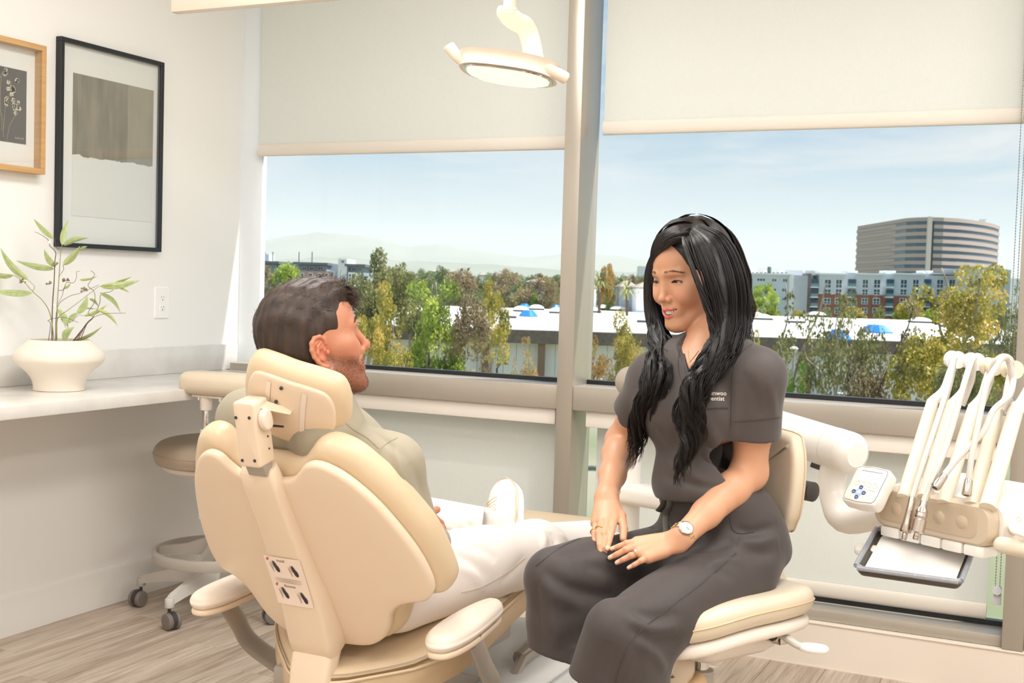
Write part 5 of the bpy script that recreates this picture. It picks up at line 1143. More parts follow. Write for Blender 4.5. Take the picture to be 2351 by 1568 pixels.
# ================================================================== CEILING TRACK AND OPERATING LIGHT
LC = mat('lamp_cream', lin(236, 220, 202), .3); LCD = mat('lamp_cream_under', lin(240, 222, 200), .35)
tk = empty('light_track', (2.0, -1.11, 2.1), 'cream box-section ceiling track, cut by the top edge of the photo', 'lamp track')
MB().box((2.15, -1.113, 2.105), (2.9, .036, .11), .003).build('track', LC, tk)
for x in (1.2, 3.2): MB().rtube((x, -1.113, 2.155), (x, -1.113, 2.75), .018, n=16).build('hanger', LC, tk)
MB().box((.704, -1.113, 2.1), (.006, .034, .10), .002).build('track_end_cap', LC, tk)
dl = empty('operating_light', (1.86, -1.11, 1.82), 'cream overhead dental light with two end handles, lens facing down', 'dental light')
dl_d = 3.2
st = at(1173, 12, dl_d); MB().rtube((st[0], -1.113, st[2]-.03), (st[0], -1.113, 2.052), .018, n=18).build('stem', LC, dl)
yk = crv([at(1166, 16, dl_d-.02), at(1166, 32, dl_d-.01), at(1182, 48, dl_d), at(1204, 60, dl_d+.01), at(1215, 80, dl_d+.02), at(1222, 110, dl_d+.02), at(1228, 150, dl_d+.01)], 6)
MB().tube(yk, np.concatenate([np.linspace(.024, .030, 6), np.full(len(yk)-6, .028)]), 16, flat=(1.0, .5), up=unit(_F)).build('yoke', LC, dl, sharp=60)
la = unit(_R*.965-_U*.17-_F*.18); lu = _U*.99+_F*.06; lu = unit(lu-la*(lu@la)); lb = np.cross(lu, la)
Lc0 = at(1168, 158, dl_d); LF = frame_fn(Lc0, la, lb, lu)
ho = crv([(-.125, 0), (-.118, .045), (-.09, .075), (-.04, .088), (.04, .088), (.09, .072), (.12, .04), (.128, 0), (.12, -.04), (.09, -.072), (.04, -.088), (-.04, -.088), (-.09, -.075), (-.118, -.045)], 4, True)
hs_ = MB().slab(ho, [(-.1, -.018), (.006, -.018), (.001, -.012), (0, .004), (.003, .014), (.010, .022), (-.25, .028), (-.55, .031), (-.85, .032)], LF).build('lamp_housing', LC, dl, sharp=50)
lens = bpy.data.materials.new('lit_lens'); lens.use_nodes = True; bs = lens.node_tree.nodes['Principled BSDF']; bs.inputs['Base Color'].default_value = (.9, .92, .85, 1); bs.inputs['Roughness'].default_value = .1; bs.inputs['Emission Color'].default_value = (.95, 1, .86, 1); bs.inputs['Emission Strength'].default_value = .55
MB().slab([(x*.90, y*.86) for x, y in ho], [(0, -.016), (-.03, -.024), (-.2, -.030), (-.5, -.034), (-.8, -.036)], LF).build('lens', lens, hs_)
b = MB(); rp = [LF(x*.93, y*.90, -.019) for x, y in ho]; b.tube(rp+rp[:1], .004, 6, cap=False); b.build('lens_rim', CHROME, hs_)
for s, nm in ((-1, 'l'), (1, 'r')):
    if s < 0: p = [LF(-.100, -.0, -.006), LF(-.135, -.015, .006), LF(-.160, -.02, .026), LF(-.170, -.022, .036)]
    else: p = [LF(.06, -.05, .012), LF(.10, -.045, .006), LF(.145, -.03, -.006), LF(.165, -.02, -.012)]
    p = crv(p, 5); MB().tube(p, np.concatenate([np.linspace(.014, .0165, len(p)-3), [.0165, .0155, .011]]), 16).build('handle', LC, dl)
MB().lathe([(.004, -.004), (.004, .004)], at(1231, 145, dl_d-.02), 10, -_F).build('screw', DRK, dl)

# ================================================================== OPERATOR'S STOOL (the woman sits on it)
ax0 = at(1612, 1500, 2.54); OX, OY = ax0[0], ax0[1]
FD = unit((-.47, -.88, 0)); LD = np.array([-FD[1], FD[0], 0])           # her front, her left
os_ = empty('operator_stool', (OX, OY, 0), 'cream operator stool with backrest and paddle lever, under the woman', 'stool')
ZS = .632
def So(u, v, w): return np.array([OX, OY, 0])+LD*u+FD*v+UP*(w+.018*(abs(u)/.2)**2-.020*max(0, v/.2)**2-.02*math.exp(-(u/.13)**2-((v+.02)/.13)**2)*min(1, max(0, (w-ZS+.05)/.05)))
oo = crv([(.182, -.08), (.187, .05), (.176, .15), (.125, .205), (.04, .20), (-.04, .20), (-.125, .205), (-.176, .15), (-.187, .05), (-.182, -.08), (-.155, -.165), (-.075, -.20), (.075, -.20), (.155, -.165)], 4, True)
sc_ = MB().slab(oo, fill2(rprof(ZS-.062, ZS, .026, 5)), So).build('seat_cushion', VINC, os_, sharp=None)
pp_ = [So(x*1.005, y*1.005, ZS-.030) for x, y in oo]; MB().tube(pp_+pp_[:1], .0022, 5, cap=False).build('seat_seam', UPHS, sc_)
MB().slab([(x*.965, y*.965) for x, y in oo], fill2(rprof(ZS-.092, ZS-.064, .012, 3)), So).build('seat_pan', CASE, os_, sharp=None)
mb = MB(); mb.loft([[np.array([OX, OY, 0])+LD*u*s+FD*v*s+UP*z for u, v in rrect(.20, .24, .035, 4, .0, -.03)] for s, z in ((1.05, ZS-.080), (1.0, ZS-.11), (.94, ZS-.130), (.82, ZS-.142), (.6, ZS-.145))]); mb.build('mechanism_housing', CASE, os_, sharp=50)
MB().rtube((OX, OY, ZS-.25), (OX, OY, ZS-.14), .0155, n=20).build('gas_rod', CHROME, os_); MB().rtube((OX, OY, .12), (OX, OY, ZS-.185), .0265, n=24, bev=.12).build('gas_cylinder', GRYP, os_)
lv0 = np.array([OX, OY, 0])+LD*.100+FD*-.105+UP*(ZS-.098); lv1 = at(1835, 1483, 2.40); lv2 = at(1868, 1487, 2.39)
b = MB(); b.box(lv0+LD*.012, (.05, .035, .034), .006, 2, np.stack([LD, FD, UP], 1)); b.build('lever_bracket', CHROME, os_); b = MB(); b.lathe([(.010, 0), (.010, .004)], lv0+LD*.016+FD*.019, 12, FD); b.build('lever_pivot', DRK, os_)
b = MB(); b.tube(crv([lv0+LD*.02, lv0*.6+lv1*.4+UP*.004, lv1, lv2], 5), np.linspace(.0105, .0085, 16), 10, flat=(1, .8)); b.build('lever', GRYL, os_)
MB().slab(crv([(.030, 0), (.018, .017), (-.01, .019), (-.028, .008), (-.028, -.008), (-.01, -.019), (.018, -.017)], 4, True), rprof(-.008, .006, .006, 3), frame_fn(lv2, unit(lv2-lv1), np.cross(UP, unit(lv2-lv1)), UP)).build('lever_paddle', DW, os_)
# backrest
bc = np.array([OX, OY, 0])-FD*.215-LD*.070-UP*.022
def Bk(u, z, w): return bc+LD*u+UP*z+FD*(w+1.1*u*u-.06*(z-.86))
bo_ = crv([(-.148, .775), (-.11, .752), (.11, .752), (.148, .775), (.162, .82), (.164, .89), (.15, .945), (.11, .968), (-.11, .968), (-.15, .945), (-.164, .89), (-.162, .82)], 4, True)
bkc = MB().slab(bo_, filled(rprof(-.022, .028, .018, 5)), Bk).build('backrest', VINC, os_, sharp=None)
pp_ = [Bk(x*1.004, .86+(z-.86)*1.004, -.006) for x, z in bo_]; MB().tube(pp_+pp_[:1], .0018, 5, cap=False).build('backrest_seam', UPHS, bkc)
MB().slab(rrect(.24, .15, .05, 5, 0, .88), filled(rprof(-.034, -.018, .006, 3)), Bk).build('backrest_shell', CASE, os_, sharp=None)
b = MB(); b.tube(crv([np.array([OX, OY, ZS-.115])-FD*.06, np.array([OX, OY, ZS-.11])-FD*.20, np.array([OX, OY, ZS-.07])-FD*.262, bc-FD*.045+UP*.70, bc-FD*.035+UP*.82, bc-FD*.028+UP*.93], 6), .030, 12, flat=(1, .35), up=tuple(LD)); b.build('backrest_post', mat('post_cream', lin(226, 208, 182), .38), os_)
b = MB(); b.lathe([(.012, -.02), (.022, -.016), (.022, .016), (.012, .02)], Bk(.13, .84, -.05), 16, LD); b.build('height_knob', DRK, os_)
for k in range(5):
    t = .35+2*PI*k/5; c, s = math.cos(t), math.sin(t)
    b = MB(); b.loft([[(OX+r*c-s*w, OY+r*s+c*w, z) for w, z in ((-wb, zb), (wb, zb), (wb*.6, zt_), (-wb*.6, zt_))] for r, zb, zt_, wb in ((.02, .10, .165, .030), (.10, .105, .158, .024), (.20, .100, .140, .019), (.27, .090, .122, .017), (.292, .084, .112, .015))]); b.rtube((OX+.288*c, OY+.288*s, .074), (OX+.288*c, OY+.288*s, .108), .0165, n=14); b.build('leg', GRYL, os_)
    caster(os_, (OX+.289*c, OY+.289*s, 0), t+1.2)
RGZ = .33; b = MB(); b.tube([(OX+.19*math.cos(t), OY+.19*math.sin(t), RGZ) for t in np.linspace(0, 2*PI, 49)], .011, 8, cap=False)
for k in range(3): t = 2*PI*k/3; b.tube([(OX, OY, RGZ-.01), (OX+.19*math.cos(t), OY+.19*math.sin(t), RGZ)], .008, 8)
b.build('foot_ring', GRYP, os_)
# ================================================================== SMOOTH BODIES: signed distance fields -> one continuous surface (surface nets)
F4 = np.float32
class Field:
    """ordered list of smooth unions / cuts; every primitive is (bounds, function, op, k)"""
    def __init__(s): s.p = []
    def _put(s, lo, hi, fn, op, k): g = k*4+.02; s.p.append((np.array(lo, float)-g, np.array(hi, float)+g, fn, op, k)); return s
    def cone(s, a, b, r1, r2=None, k=.0, op='add', sq=None):
        """round cone a-b; sq=(axis, factor) flattens the distance along one world axis"""
        a = np.array(a, float); b = np.array(b, float); r2 = r1 if r2 is None else r2; ba = b-a; L2 = max(ba@ba, 1e-12); R_ = max(r1, r2)
        if sq is None:
            def fn(P, a=a.astype(F4), ba=ba.astype(F4)):
                q = P-a; t = np.clip(q@ba/F4(L2), 0, 1); return np.sqrt(((q-t[:, None]*ba)**2).sum(1))-(F4(r1)+F4(r2-r1)*t)
        else:
            ax = np.array(sq[0], float).astype(F4); f = sq[1]; R_ *= max(1, f)
            def fn(P, a=a.astype(F4), ba=ba.astype(F4)):
                q = P-a; t = np.clip(q@ba/F4(L2), 0, 1); d = q-t[:, None]*ba; e = d@ax; d = d+(e*(1/f-1))[:, None]*ax
                return (np.sqrt((d**2).sum(1))-(F4(r1)+F4(r2-r1)*t))*min(1, f)
        return s._put(np.minimum(a, b)-R_, np.maximum(a, b)+R_, fn, op, k)
    def chain(s, pts, rs, k=.0, op='add', k0=None):
        for i in range(len(pts)-1): s.cone(pts[i], pts[i+1], rs[i], rs[i+1], k if i or k0 is None else k0, op)
        return s
    def ell(s, c, r, Rm=None, k=.0, op='add'):
        c = np.array(c, float); r = np.array(r, float); Rm = np.eye(3) if Rm is None else np.array(Rm, float); e = np.sqrt(((Rm*r)**2).sum(1))
        def fn(P, c=c.astype(F4), Rm=Rm.astype(F4), ir=(1/r).astype(F4)):
            l = (P-c)@Rm*ir; k0 = np.sqrt((l**2).sum(1)); k1 = np.sqrt(((l*ir)**2).sum(1))+F4(1e-9); return k0*(k0-1)/k1
        return s._put(c-e*1.1, c+e*1.1, fn, op, k)
    def half(s, o, n, lo, hi, k=.0, op='sub'):
        """half space on the side n points to, acting inside a box"""
        o = np.array(o, float); n = unit(n)
        c = ((np.array(lo)+np.array(hi))/2).astype(F4); hs = ((np.array(hi)-np.array(lo))/2).astype(F4)
        def fn(P, o=o.astype(F4), n=n.astype(F4)): return np.maximum(-((P-o)@n), np.max(np.abs(P-c)-hs, axis=1))
        return s._put(lo, hi, fn, op, k)
    @staticmethod
    def run(prims, P):
        d = np.full(len(P), 1., F4)
        for lo, hi, fn, op, k in prims:
            e = fn(P).astype(F4)
            if op == 'add':
                if k > 0: h = np.maximum(k-np.abs(d-e), 0)/F4(k); d = np.minimum(d, e)-h*h*F4(k*.25)
                else: d = np.minimum(d, e)
            else:
                e = -e
                if k > 0: h = np.maximum(k-np.abs(d-e), 0)/F4(k); d = np.maximum(d, e)+h*h*F4(k*.25)
                else: d = np.maximum(d, e)
        return d
    def dist(s, P): return Field.run(s.p, np.asarray(P, F4))
    def mesh(s, h, B=20, smooth=2):
        adds = [q for q in s.p if q[3] == 'add']
        lo = np.min([q[0] for q in adds], 0)-3*h; hi = np.max([q[1] for q in adds], 0)+3*h
        nb = np.ceil((hi-lo)/(h*B)).astype(int); n = nb*B+4; S_ = np.array([n[1]*n[2], n[2], 1], np.int64)
        g = np.arange(B+1); gx, gy, gz = np.meshgrid(g, g, g, indexing='ij'); loc = np.stack([gx, gy, gz], -1).reshape(-1, 3)
        LO = np.array([q[0] for q in s.p]); HI = np.array([q[1] for q in s.p]); isadd = np.array([q[3] == 'add' for q in s.p])
        keys, verts, quads = [], [], []; C8 = [(i, j, k) for i in (0, 1) for j in (0, 1) for k in (0, 1)]
        ED = [(a, b) for a in range(8) for b in range(a+1, 8) if sum(abs(np.array(C8[a])-np.array(C8[b]))) == 1]; C8a = np.array(C8, float)
        m = 2.5*h
        for bi in range(nb[0]):
            for bj in range(nb[1]):
                for bk in range(nb[2]):
                    o = np.array([bi, bj, bk])*B; b0 = lo+o*h; b1 = b0+B*h
                    near = np.all((HI > b0-m) & (LO < b1+m), 1)
                    if not (near & isadd).any(): continue
                    pr = [s.p[i] for i in np.nonzero(near)[0]]
                    c = Field.run(pr, ((b0+b1)/2)[None].astype(F4))[0]
                    if abs(c) > B*h*.87*2.2+.03: continue
                    d = Field.run(pr, (b0+loc*h).astype(F4)).reshape(B+1, B+1, B+1)
                    ins = d < 0
                    if ins.all() or not ins.any(): continue
                    cs = [d[i:i+B, j:j+B, k:k+B] for i, j, k in C8]; si = sum((q < 0).astype(np.int8) for q in cs)
                    act = np.nonzero((si > 0) & (si < 8)); A = np.stack(act, 1); v8 = np.stack([q[act] for q in cs], 1)
                    acc = np.zeros((len(A), 3)); cnt = np.zeros(len(A))
                    for a, b in ED:
                        va, vb = v8[:, a], v8[:, b]; mk = (va < 0) != (vb < 0); t = np.where(mk, va/(va-vb+1e-20), 0)
                        acc += mk[:, None]*(C8a[a]+(C8a[b]-C8a[a])*t[:, None]); cnt += mk
                    G = A+o; keys.append(G@S_); verts.append(lo+(G+acc/cnt[:, None])*h)
                    for ax in range(3):
                        sl0 = [slice(0, B)]*3; sl1 = [slice(0, B)]*3; sl1[ax] = slice(1, B+1)
                        p0, p1 = ins[tuple(sl0)], ins[tuple(sl1)]; e = np.nonzero(p0 != p1)
                        if not len(e[0]): continue
                        G = np.stack(e, 1)+o; K = G@S_; u, w = S_[(ax+1) % 3], S_[(ax+2) % 3]; q = np.stack([K, K-u, K-u-w, K-w], 1)
                        fl = ~p0[e]; q[fl] = q[fl][:, ::-1]; quads.append(q)
        keys = np.concatenate(keys); verts = np.concatenate(verts); quads = np.concatenate(quads)
        od = np.argsort(keys); keys = keys[od]; verts = verts[od]
        ix = np.searchsorted(keys, quads); ix = np.minimum(ix, len(keys)-1); ok = (keys[ix] == quads).all(1); f = ix[ok][:, ::-1]
        for it in range(smooth):
            for lam in (.5, -.52):
                acc = np.zeros_like(verts); cnt = np.zeros(len(verts))
                for a, b in ((0, 1), (1, 2), (2, 3), (3, 0)):
                    for c_ in range(3): acc[:, c_] += np.bincount(f[:, a], verts[f[:, b], c_], len(verts))+np.bincount(f[:, b], verts[f[:, a], c_], len(verts))
                    cnt += np.bincount(f[:, a], minlength=len(verts))+np.bincount(f[:, b], minlength=len(verts))
                verts = verts+lam*(acc/np.maximum(cnt, 1)[:, None]-verts)
        return verts, f.astype(np.int32)
def join_meshes(parts):
    V, Fq, k = [], [], 0
    for v, f in parts: V.append(v); Fq.append(f+k); k += len(v)
    return np.concatenate(V), np.concatenate(Fq)
def folds(V, F, lines):
    """push cloth along its normals near lines drawn on it: (points, height, width)"""
    bv = BVHTree.FromPolygons([Vector(p) for p in V], [tuple(int(i) for i in q) for q in F])
    n = np.zeros_like(V); fn = np.cross(V[F[:, 2]]-V[F[:, 0]], V[F[:, 3]]-V[F[:, 1]])
    for c in range(4):
        for k in range(3): n[:, k] += np.bincount(F[:, c], fn[:, k], len(V))
    n /= np.linalg.norm(n, axis=1)[:, None]+1e-12; D = np.zeros(len(V))
    for pts, a, w in lines:
        P = [on_surface(bv, x, y, 0) for x, y in crv(pts, 4)]; P = [p for p in P if p is not None]
        if len(P) < 2: continue
        P = np.array(P); lo, hi = P.min(0)-3*w, P.max(0)+3*w; ix = np.nonzero(((V > lo) & (V < hi)).all(1))[0]
        if not len(ix): continue
        Q = V[ix]; d = np.full(len(ix), 9.); tt = np.zeros(len(ix))
        for i in range(len(P)-1):
            b = P[i+1]-P[i]; t = np.clip((Q-P[i])@b/max(b@b, 1e-12), 0, 1); e = np.linalg.norm(Q-P[i]-t[:, None]*b, axis=1); m = e < d; d[m] = e[m]; tt[m] = (i+t[m])/(len(P)-1)
        D[ix] += a*np.exp(-(d/w)**2)*np.sin(PI*np.clip(tt, .02, .98))**.6
    return V+n*D[:, None]
class Local:
    """a rotated frame: build in body coordinates (her left, forward, up), get world"""
    def __init__(s, o, x, y, z, sc=1.0): s.o = np.array(o, float); s.R = np.stack([unit(x), unit(y), unit(z)], 1); s.s = sc
    def __call__(s, *p): return s.o+s.R@(np.array(p, float)*s.s)
    def inv(s, P): return ((np.asarray(P)-s.o)@s.R)/s.s
from mathutils.bvhtree import BVHTree
def bvh_of(o):
    mw = np.array(root_of(o).location); me = o.data
    return BVHTree.FromPolygons([Vector(np.array(v.co)+mw) for v in me.vertices], [tuple(p.vertices) for p in me.polygons])
def on_surface(bvh, px, py, off=.0008):
    """the point of a surface seen at a bearing, lifted off it a little"""
    r = unit(ray(px, py)); hit = bvh.ray_cast(Vector(CAM+r*1.2), Vector(r))
    if hit[0] is None: return None
    n = np.array(hit[1]); n = n if n@r < 0 else -n
    return np.array(hit[0])+n*off
def seam(bvh, pts, name, m, parent, r=.0009, off=.0004, n=6):
    p = [on_surface(bvh, x, y, off) for x, y in crv(pts, n)]; p = [q for q in p if q is not None]
    if len(p) > 2: return MB().tube(p, r, 5).build(name, m, parent)
def strands(paths, radii, sides=3):
    """many thin tapered strands as one quad mesh; paths (n, m, 3)"""
    P = np.asarray(paths, float); n, m, _ = P.shape
    t = np.gradient(P, axis=1); t /= np.linalg.norm(t, axis=2, keepdims=True)+1e-12
    ref = np.tile(np.array([.31, .52, .79]), (n, m, 1)); a = np.cross(t, ref); a /= np.linalg.norm(a, axis=2, keepdims=True)+1e-12; b = np.cross(t, a)
    R_ = np.broadcast_to(np.asarray(radii, float), (n, m))[..., None]
    V = np.stack([P+R_*(math.cos(2*PI*k/sides)*a+math.sin(2*PI*k/sides)*b) for k in range(sides)], 2)      # n,m,sides,3
    idx = np.arange(n*m*sides, dtype=np.int32).reshape(n, m, sides)
    F_ = np.stack([idx[:, :-1, :], np.roll(idx[:, :-1, :], -1, 2), np.roll(idx[:, 1:, :], -1, 2), idx[:, 1:, :]], -1).reshape(-1, 4)
    return V.reshape(-1, 3), F_
def skin_mat(name, sss=.12, rough=.42):
    m = mat(name, (1, 1, 1, 1), rough, spec=.4, sss=sss, bump=(900, .05)); attr_color(m); return m
def hair_mat(name, c1, c2, rough=.32):
    m = mat(name, c1, rough, spec=.5, noise=((90, 90, 12), .8, 3, c2)); m.node_tree.nodes['Principled BSDF'].inputs['Anisotropic'].default_value = .5; return m
def box_tex(lo, hi): return (np.array(lo), np.array(hi))
def lerp_col(base, col, w): return base*(1-w[:, None])+np.array(col)*w[:, None]
L3 = lambda *c: np.array(lin(*c)[:3])
# ================================================================== THE WOMAN (on the operator stool, smiling at the man)
wr = empty('person', (OX, OY, 0), 'smiling woman with long wavy black hair in charcoal scrubs, sitting on the operator stool', 'person')
psi, th = math.radians(55), math.radians(13)
_Fh = unit(_F*np.array([1, 1, 0])); _Rh = unit(np.array([_Fh[1], -_Fh[0], 0]))
fh = -math.cos(psi)*_Fh-math.sin(psi)*_Rh
fwd = math.cos(th)*fh-math.sin(th)*UP; upv = math.cos(th)*UP+math.sin(th)*fh; lft = np.cross(upv, fwd)
roll_ = math.radians(2); lft, upv = lft*math.cos(roll_)+upv*math.sin(roll_), upv*math.cos(roll_)-lft*math.sin(roll_)
WS = 1.04
H = Local((0, 0, 0), lft, fwd, upv, WS); H.o = at(1530, 646, 2.60)-H.R@(np.array([0, .070, 0])*WS)
def hd_(f, c, r, k=0., op='add'): f.ell(H(*c), np.array(r)*WS, H.R, k*1., op)
def hc(f, a, b, r1, r2, k=0., op='add'): f.cone(H(*a), H(*b), r1*WS, r2*WS, k, op)
f = Field()
hd_(f, (0, -.016, .034), (.069, .088, .080)); hd_(f, (0, .026, -.016), (.0590, .050, .066), .03); hd_(f, (0, .037, .040), (.038, .039, .044), .03)
for s in (1, -1):
    hc(f, (s*.048, -.006, -.052), (s*.013, .060, -.092), .0175, .0145, .016); hd_(f, (s*.034, .051, -.032), (.024, .024, .021), .018); hd_(f, (s*.047, .034, -.012), (.016, .024, .014), .02)
hd_(f, (0, .066, -.094), (.017, .014, .013), .018)
for s in (1, -1): hc(f, (s*.010, .0765, .016), (s*.038, .062, .0165), .0055, .006, .012); hd_(f, (s*.030, .090, .001), (.016, .016, .0085), .014, 'sub')
hc(f, (0, .0725, .010), (0, .0850, -.028), .0058, .0075, .012); hd_(f, (0, .0885, -.0335), (.0088, .0085, .0076), .006)
for s in (1, -1): hd_(f, (s*.0108, .0805, -.0365), (.0062, .0072, .0058), .005); hd_(f, (s*.0055, .0870, -.0418), (.0030, .0040, .0018), .002, 'sub')
hd_(f, (0, .066, -.062), (.026, .018, .021), .016)
for s in (1, -1):                                               # lids over the eyeballs, narrow smiling slits
    hd_(f, (s*.0305, .0595, -.001), (.0150, .0128, .0118), .004)
    for x, z, hw, hh in ((-.0085, -.0012, .0052, .0016), (-.004, .0000, .0058, .0025), (.001, .0004, .0062, .0029), (.006, -.0004, .0058, .0024), (.0108, -.0020, .0044, .0013)):
        hd_(f, (s*(.0305+x), .0725-.25*abs(x), -.0012+z), (hw, .0075, hh), .0008, 'sub')
mz = lambda x: -.0655+.0075*(x/.02)**2
for x in np.linspace(-.0185, .0185, 9): hd_(f, (x, .0835-.0135*(x/.02)**2, mz(x)), (.0045, .0105, .0064*(1-.55*(x/.02)**2)), .002, 'sub')
ul = [(-.0235, .0655, -.0562), (-.017, .0735, -.0580), (-.010, .0800, -.0590), (-.0045, .0838, -.0576), (0, .0838, -.0588), (.0045, .0838, -.0576), (.010, .0800, -.0590), (.017, .0735, -.0580), (.0235, .0655, -.0562)]
ll = [(-.0230, .0655, -.0570), (-.0165, .0720, -.0656), (-.009, .0780, -.0722), (0, .0805, -.0742), (.009, .0780, -.0722), (.0165, .0720, -.0656), (.0230, .0655, -.0570)]
ul = [(x*1.1, y-.0010*(abs(x)>.02), z+.0006*(abs(x)>.02)) for x, y, z in ul]; ll = [(x*1.1, y, z) for x, y, z in ll]
f.chain([H(*p) for p in ul], [.0016, .0020, .0024, .0027, .0025, .0027, .0024, .0020, .0016], .002); f.chain([H(*p) for p in ll], [.0017, .0026, .0034, .0037, .0034, .0026, .0017], .002)
for s in (1, -1): hd_(f, (s*.070, -.014, -.014), (.007, .017, .028), .006); pass
# neck and upper chest
LW = unit(np.array([.925, -.38, .06])); FW = unit(np.array([-.38, -.925, 0])); NB = at(1630, 806, 2.600)
f.cone(H(0, -.040, -.045), NB, .044, .0445, .010); f.cone(NB+UP*.01, NB-UP*.06-FW*.005, .0445, .055, .03)
CH = at(1612, 905, 2.585)
f.ell(CH, (.135, .088, .110), np.stack([LW, FW, UP], 1), .04)
for s in (1, -1): f.cone(NB+FW*.048-UP*.040, NB+FW*.042+LW*s*.12-UP*.018, .0085, .0075, .014)      # collar bones
vh, fhq = f.mesh(.00135, 20, 2)
# arms and hands
LS, LE, LWr = at(1738, 868, 2.485), at(1720, 1085, 2.53), at(1566, 1232, 2.395)
RS, RE, RW = at(1503, 876, 2.655), at(1428, 1012, 2.78), at(1393, 1136, 2.565)
c4 = lambda x, y, d: at(1340+x/4.0714, 1100+y/4.0714, d)
def arm(S_, E_, W_, bul):
    g = Field(); g.cone(S_*.9+E_*.1, E_, .044, .0355, 0); mid = S_*.45+E_*.55; g.cone(S_*.85+E_*.15, mid, .0435, .0405, .015); g.cone(E_, E_*.72+W_*.28, .0365, .0355, .02); g.chain([E_*.72+W_*.28, E_*.35+W_*.65, W_], [.0355, .0285, .0225], .015)
    g.ell(E_+bul, (.024, .024, .024), None, .02); return g
def hand(g, wrist, mcps, fingers, thumb, back, wr_r=.021, palm_r=.0105):
    """palm as webbed bones, five separate bent fingers; back = unit vector out of the back of the hand"""
    w0 = np.array(wrist)
    for i, m_ in enumerate(mcps):
        off = (i-1.5)/3*.026; a = w0+unit(mcps[0]-mcps[3])*(-off)*1.0
        g.cone(a, m_, .0125, palm_r*.93, .010); g.cone(a*.5+m_*.5-back*.005, m_-back*.004, .0105, .0088, .008)
    for i in range(3): g.cone(mcps[i]-back*.003, mcps[i+1]-back*.003, .0080, .0080, .006)
    for m_, js, r in fingers:
        p = [np.array(m_)]+[np.array(j) for j in js]; rr = [r*1.12, r*1.02, r*.9, r*.74]
        g.chain(p, rr, .0012, 'add', .0035)
        g.ell(p[1]+back*.0012, (r*1.04,)*3, None, .002)
    p = [np.array(q) for q in thumb]; g.chain(p, [.0125, .0100, .0086, .0070], .003, 'add', .008)
gl = arm(LS, LE, LWr, unit(LE-LWr)*.008)
m4 = [c4(500, 582, 2.412), c4(497, 636, 2.399), c4(530, 690, 2.387), c4(605, 732, 2.376)]
hb = unit(CAM-c4(600, 650, 2.42))*.75+UP*.65; hb = unit(hb)
fing = [(m4[0], [c4(402, 602, 2.408), c4(332, 628, 2.410), c4(264, 652, 2.414)], .0066), (m4[1], [c4(392, 662, 2.395), c4(314, 702, 2.397), c4(246, 735, 2.404)], .0068), (m4[2], [c4(444, 716, 2.382), c4(374, 750, 2.384), c4(311, 782, 2.390)], .0065), (m4[3], [c4(534, 766, 2.370), c4(474, 800, 2.370), c4(421, 829, 2.374)], .0057)]
wl = c4(868, 580, 2.397)
hand(gl, wl, m4, fing, [c4(760, 570, 2.415), c4(640, 560, 2.435), c4(540, 580, 2.447), c4(470, 605, 2.450)], hb); gl.cone(LWr, wl, .0215, .0215, .012)
gr = arm(RS, RE, RW, unit(RE-RW)*.006)
n4 = [c4(290, 372, 2.490), c4(228, 384, 2.486), c4(168, 394, 2.488), c4(113, 408, 2.496)]
hb2 = unit(unit(CAM-c4(200, 300, 2.6))*.85+UP*.3-_Rh*.2)
fing2 = [(n4[0], [c4(262, 482, 2.452), c4(240, 575, 2.428), c4(221, 650, 2.414)], .0070), (n4[1], [c4(192, 512, 2.444), c4(193, 635, 2.424), c4(211, 738, 2.420)], .0072), (n4[2], [c4(138, 505, 2.448), c4(148, 618, 2.426), c4(159, 712, 2.416)], .0067), (n4[3], [c4(97, 500, 2.462), c4(100, 588, 2.442), c4(112, 662, 2.430)], .0058)]
wr2 = c4(214, 172, 2.553)
hand(gr, wr2, n4, fing2, [c4(265, 215, 2.545), c4(352, 345, 2.505), c4(374, 465, 2.470), c4(369, 560, 2.445)], hb2); gr.cone(RW, wr2, .0215, .0215, .012)
vl, fl_ = gl.mesh(.0017, 20, 2); vr, fr_ = gr.mesh(.0018, 20, 2)
V, Fq = join_meshes([(vh, fhq), (vl, fl_), (vr, fr_)])
lo = H.inv(V); base = np.tile(L3(206, 154, 122), (len(V), 1)); nh = len(vh)
def bump3(c, r): d = ((lo-np.array(c))/np.array(r)); return np.exp(-(d**2).sum(1))*(np.arange(len(V)) < nh)
base = lerp_col(base, L3(212, 134, 112), np.clip(.55*(bump3((.040, .050, -.030), (.020, .03, .016))+bump3((-.040, .050, -.030), (.020, .03, .016))), 0, 1))
base = lerp_col(base, L3(206, 134, 108), np.clip(.35*bump3((0, .09, -.036), (.014, .02, .010)), 0, 1))
base = lerp_col(base, L3(160, 104, 84), np.clip(.6*(bump3((.032, .066, .008), (.018, .02, .006))+bump3((-.032, .066, .008), (.018, .02, .006))), 0, 1))
def chain_d(pts, P):
    d = np.full(len(P), 9.)
    for a, b in zip(pts[:-1], pts[1:]):
        a, b = np.array(a), np.array(b); t = np.clip((P-a)@(b-a)/((b-a)@(b-a)), 0, 1); d = np.minimum(d, np.linalg.norm(P-a-t[:, None]*(b-a), axis=1))
    return d
hm_ = np.arange(len(V)) < nh
dl_ = np.minimum(chain_d(ul, lo)-.0028, chain_d(ll, lo)-.0038); wlp = np.clip(1-dl_/.0010, 0, 1)*hm_*np.clip((.0250-np.abs(lo[:, 0]))/.003, 0, 1)
base = lerp_col(base, L3(196, 92, 88), wlp*.9)
inm = hm_ & (np.abs(lo[:, 0]) < .0225) & (np.abs(lo[:, 2]-mz(lo[:, 0])) < .007) & (lo[:, 1] < .0795-.0135*(lo[:, 0]/.02)**2) & (lo[:, 1] > .05)
base[inm] = L3(96, 36, 34)
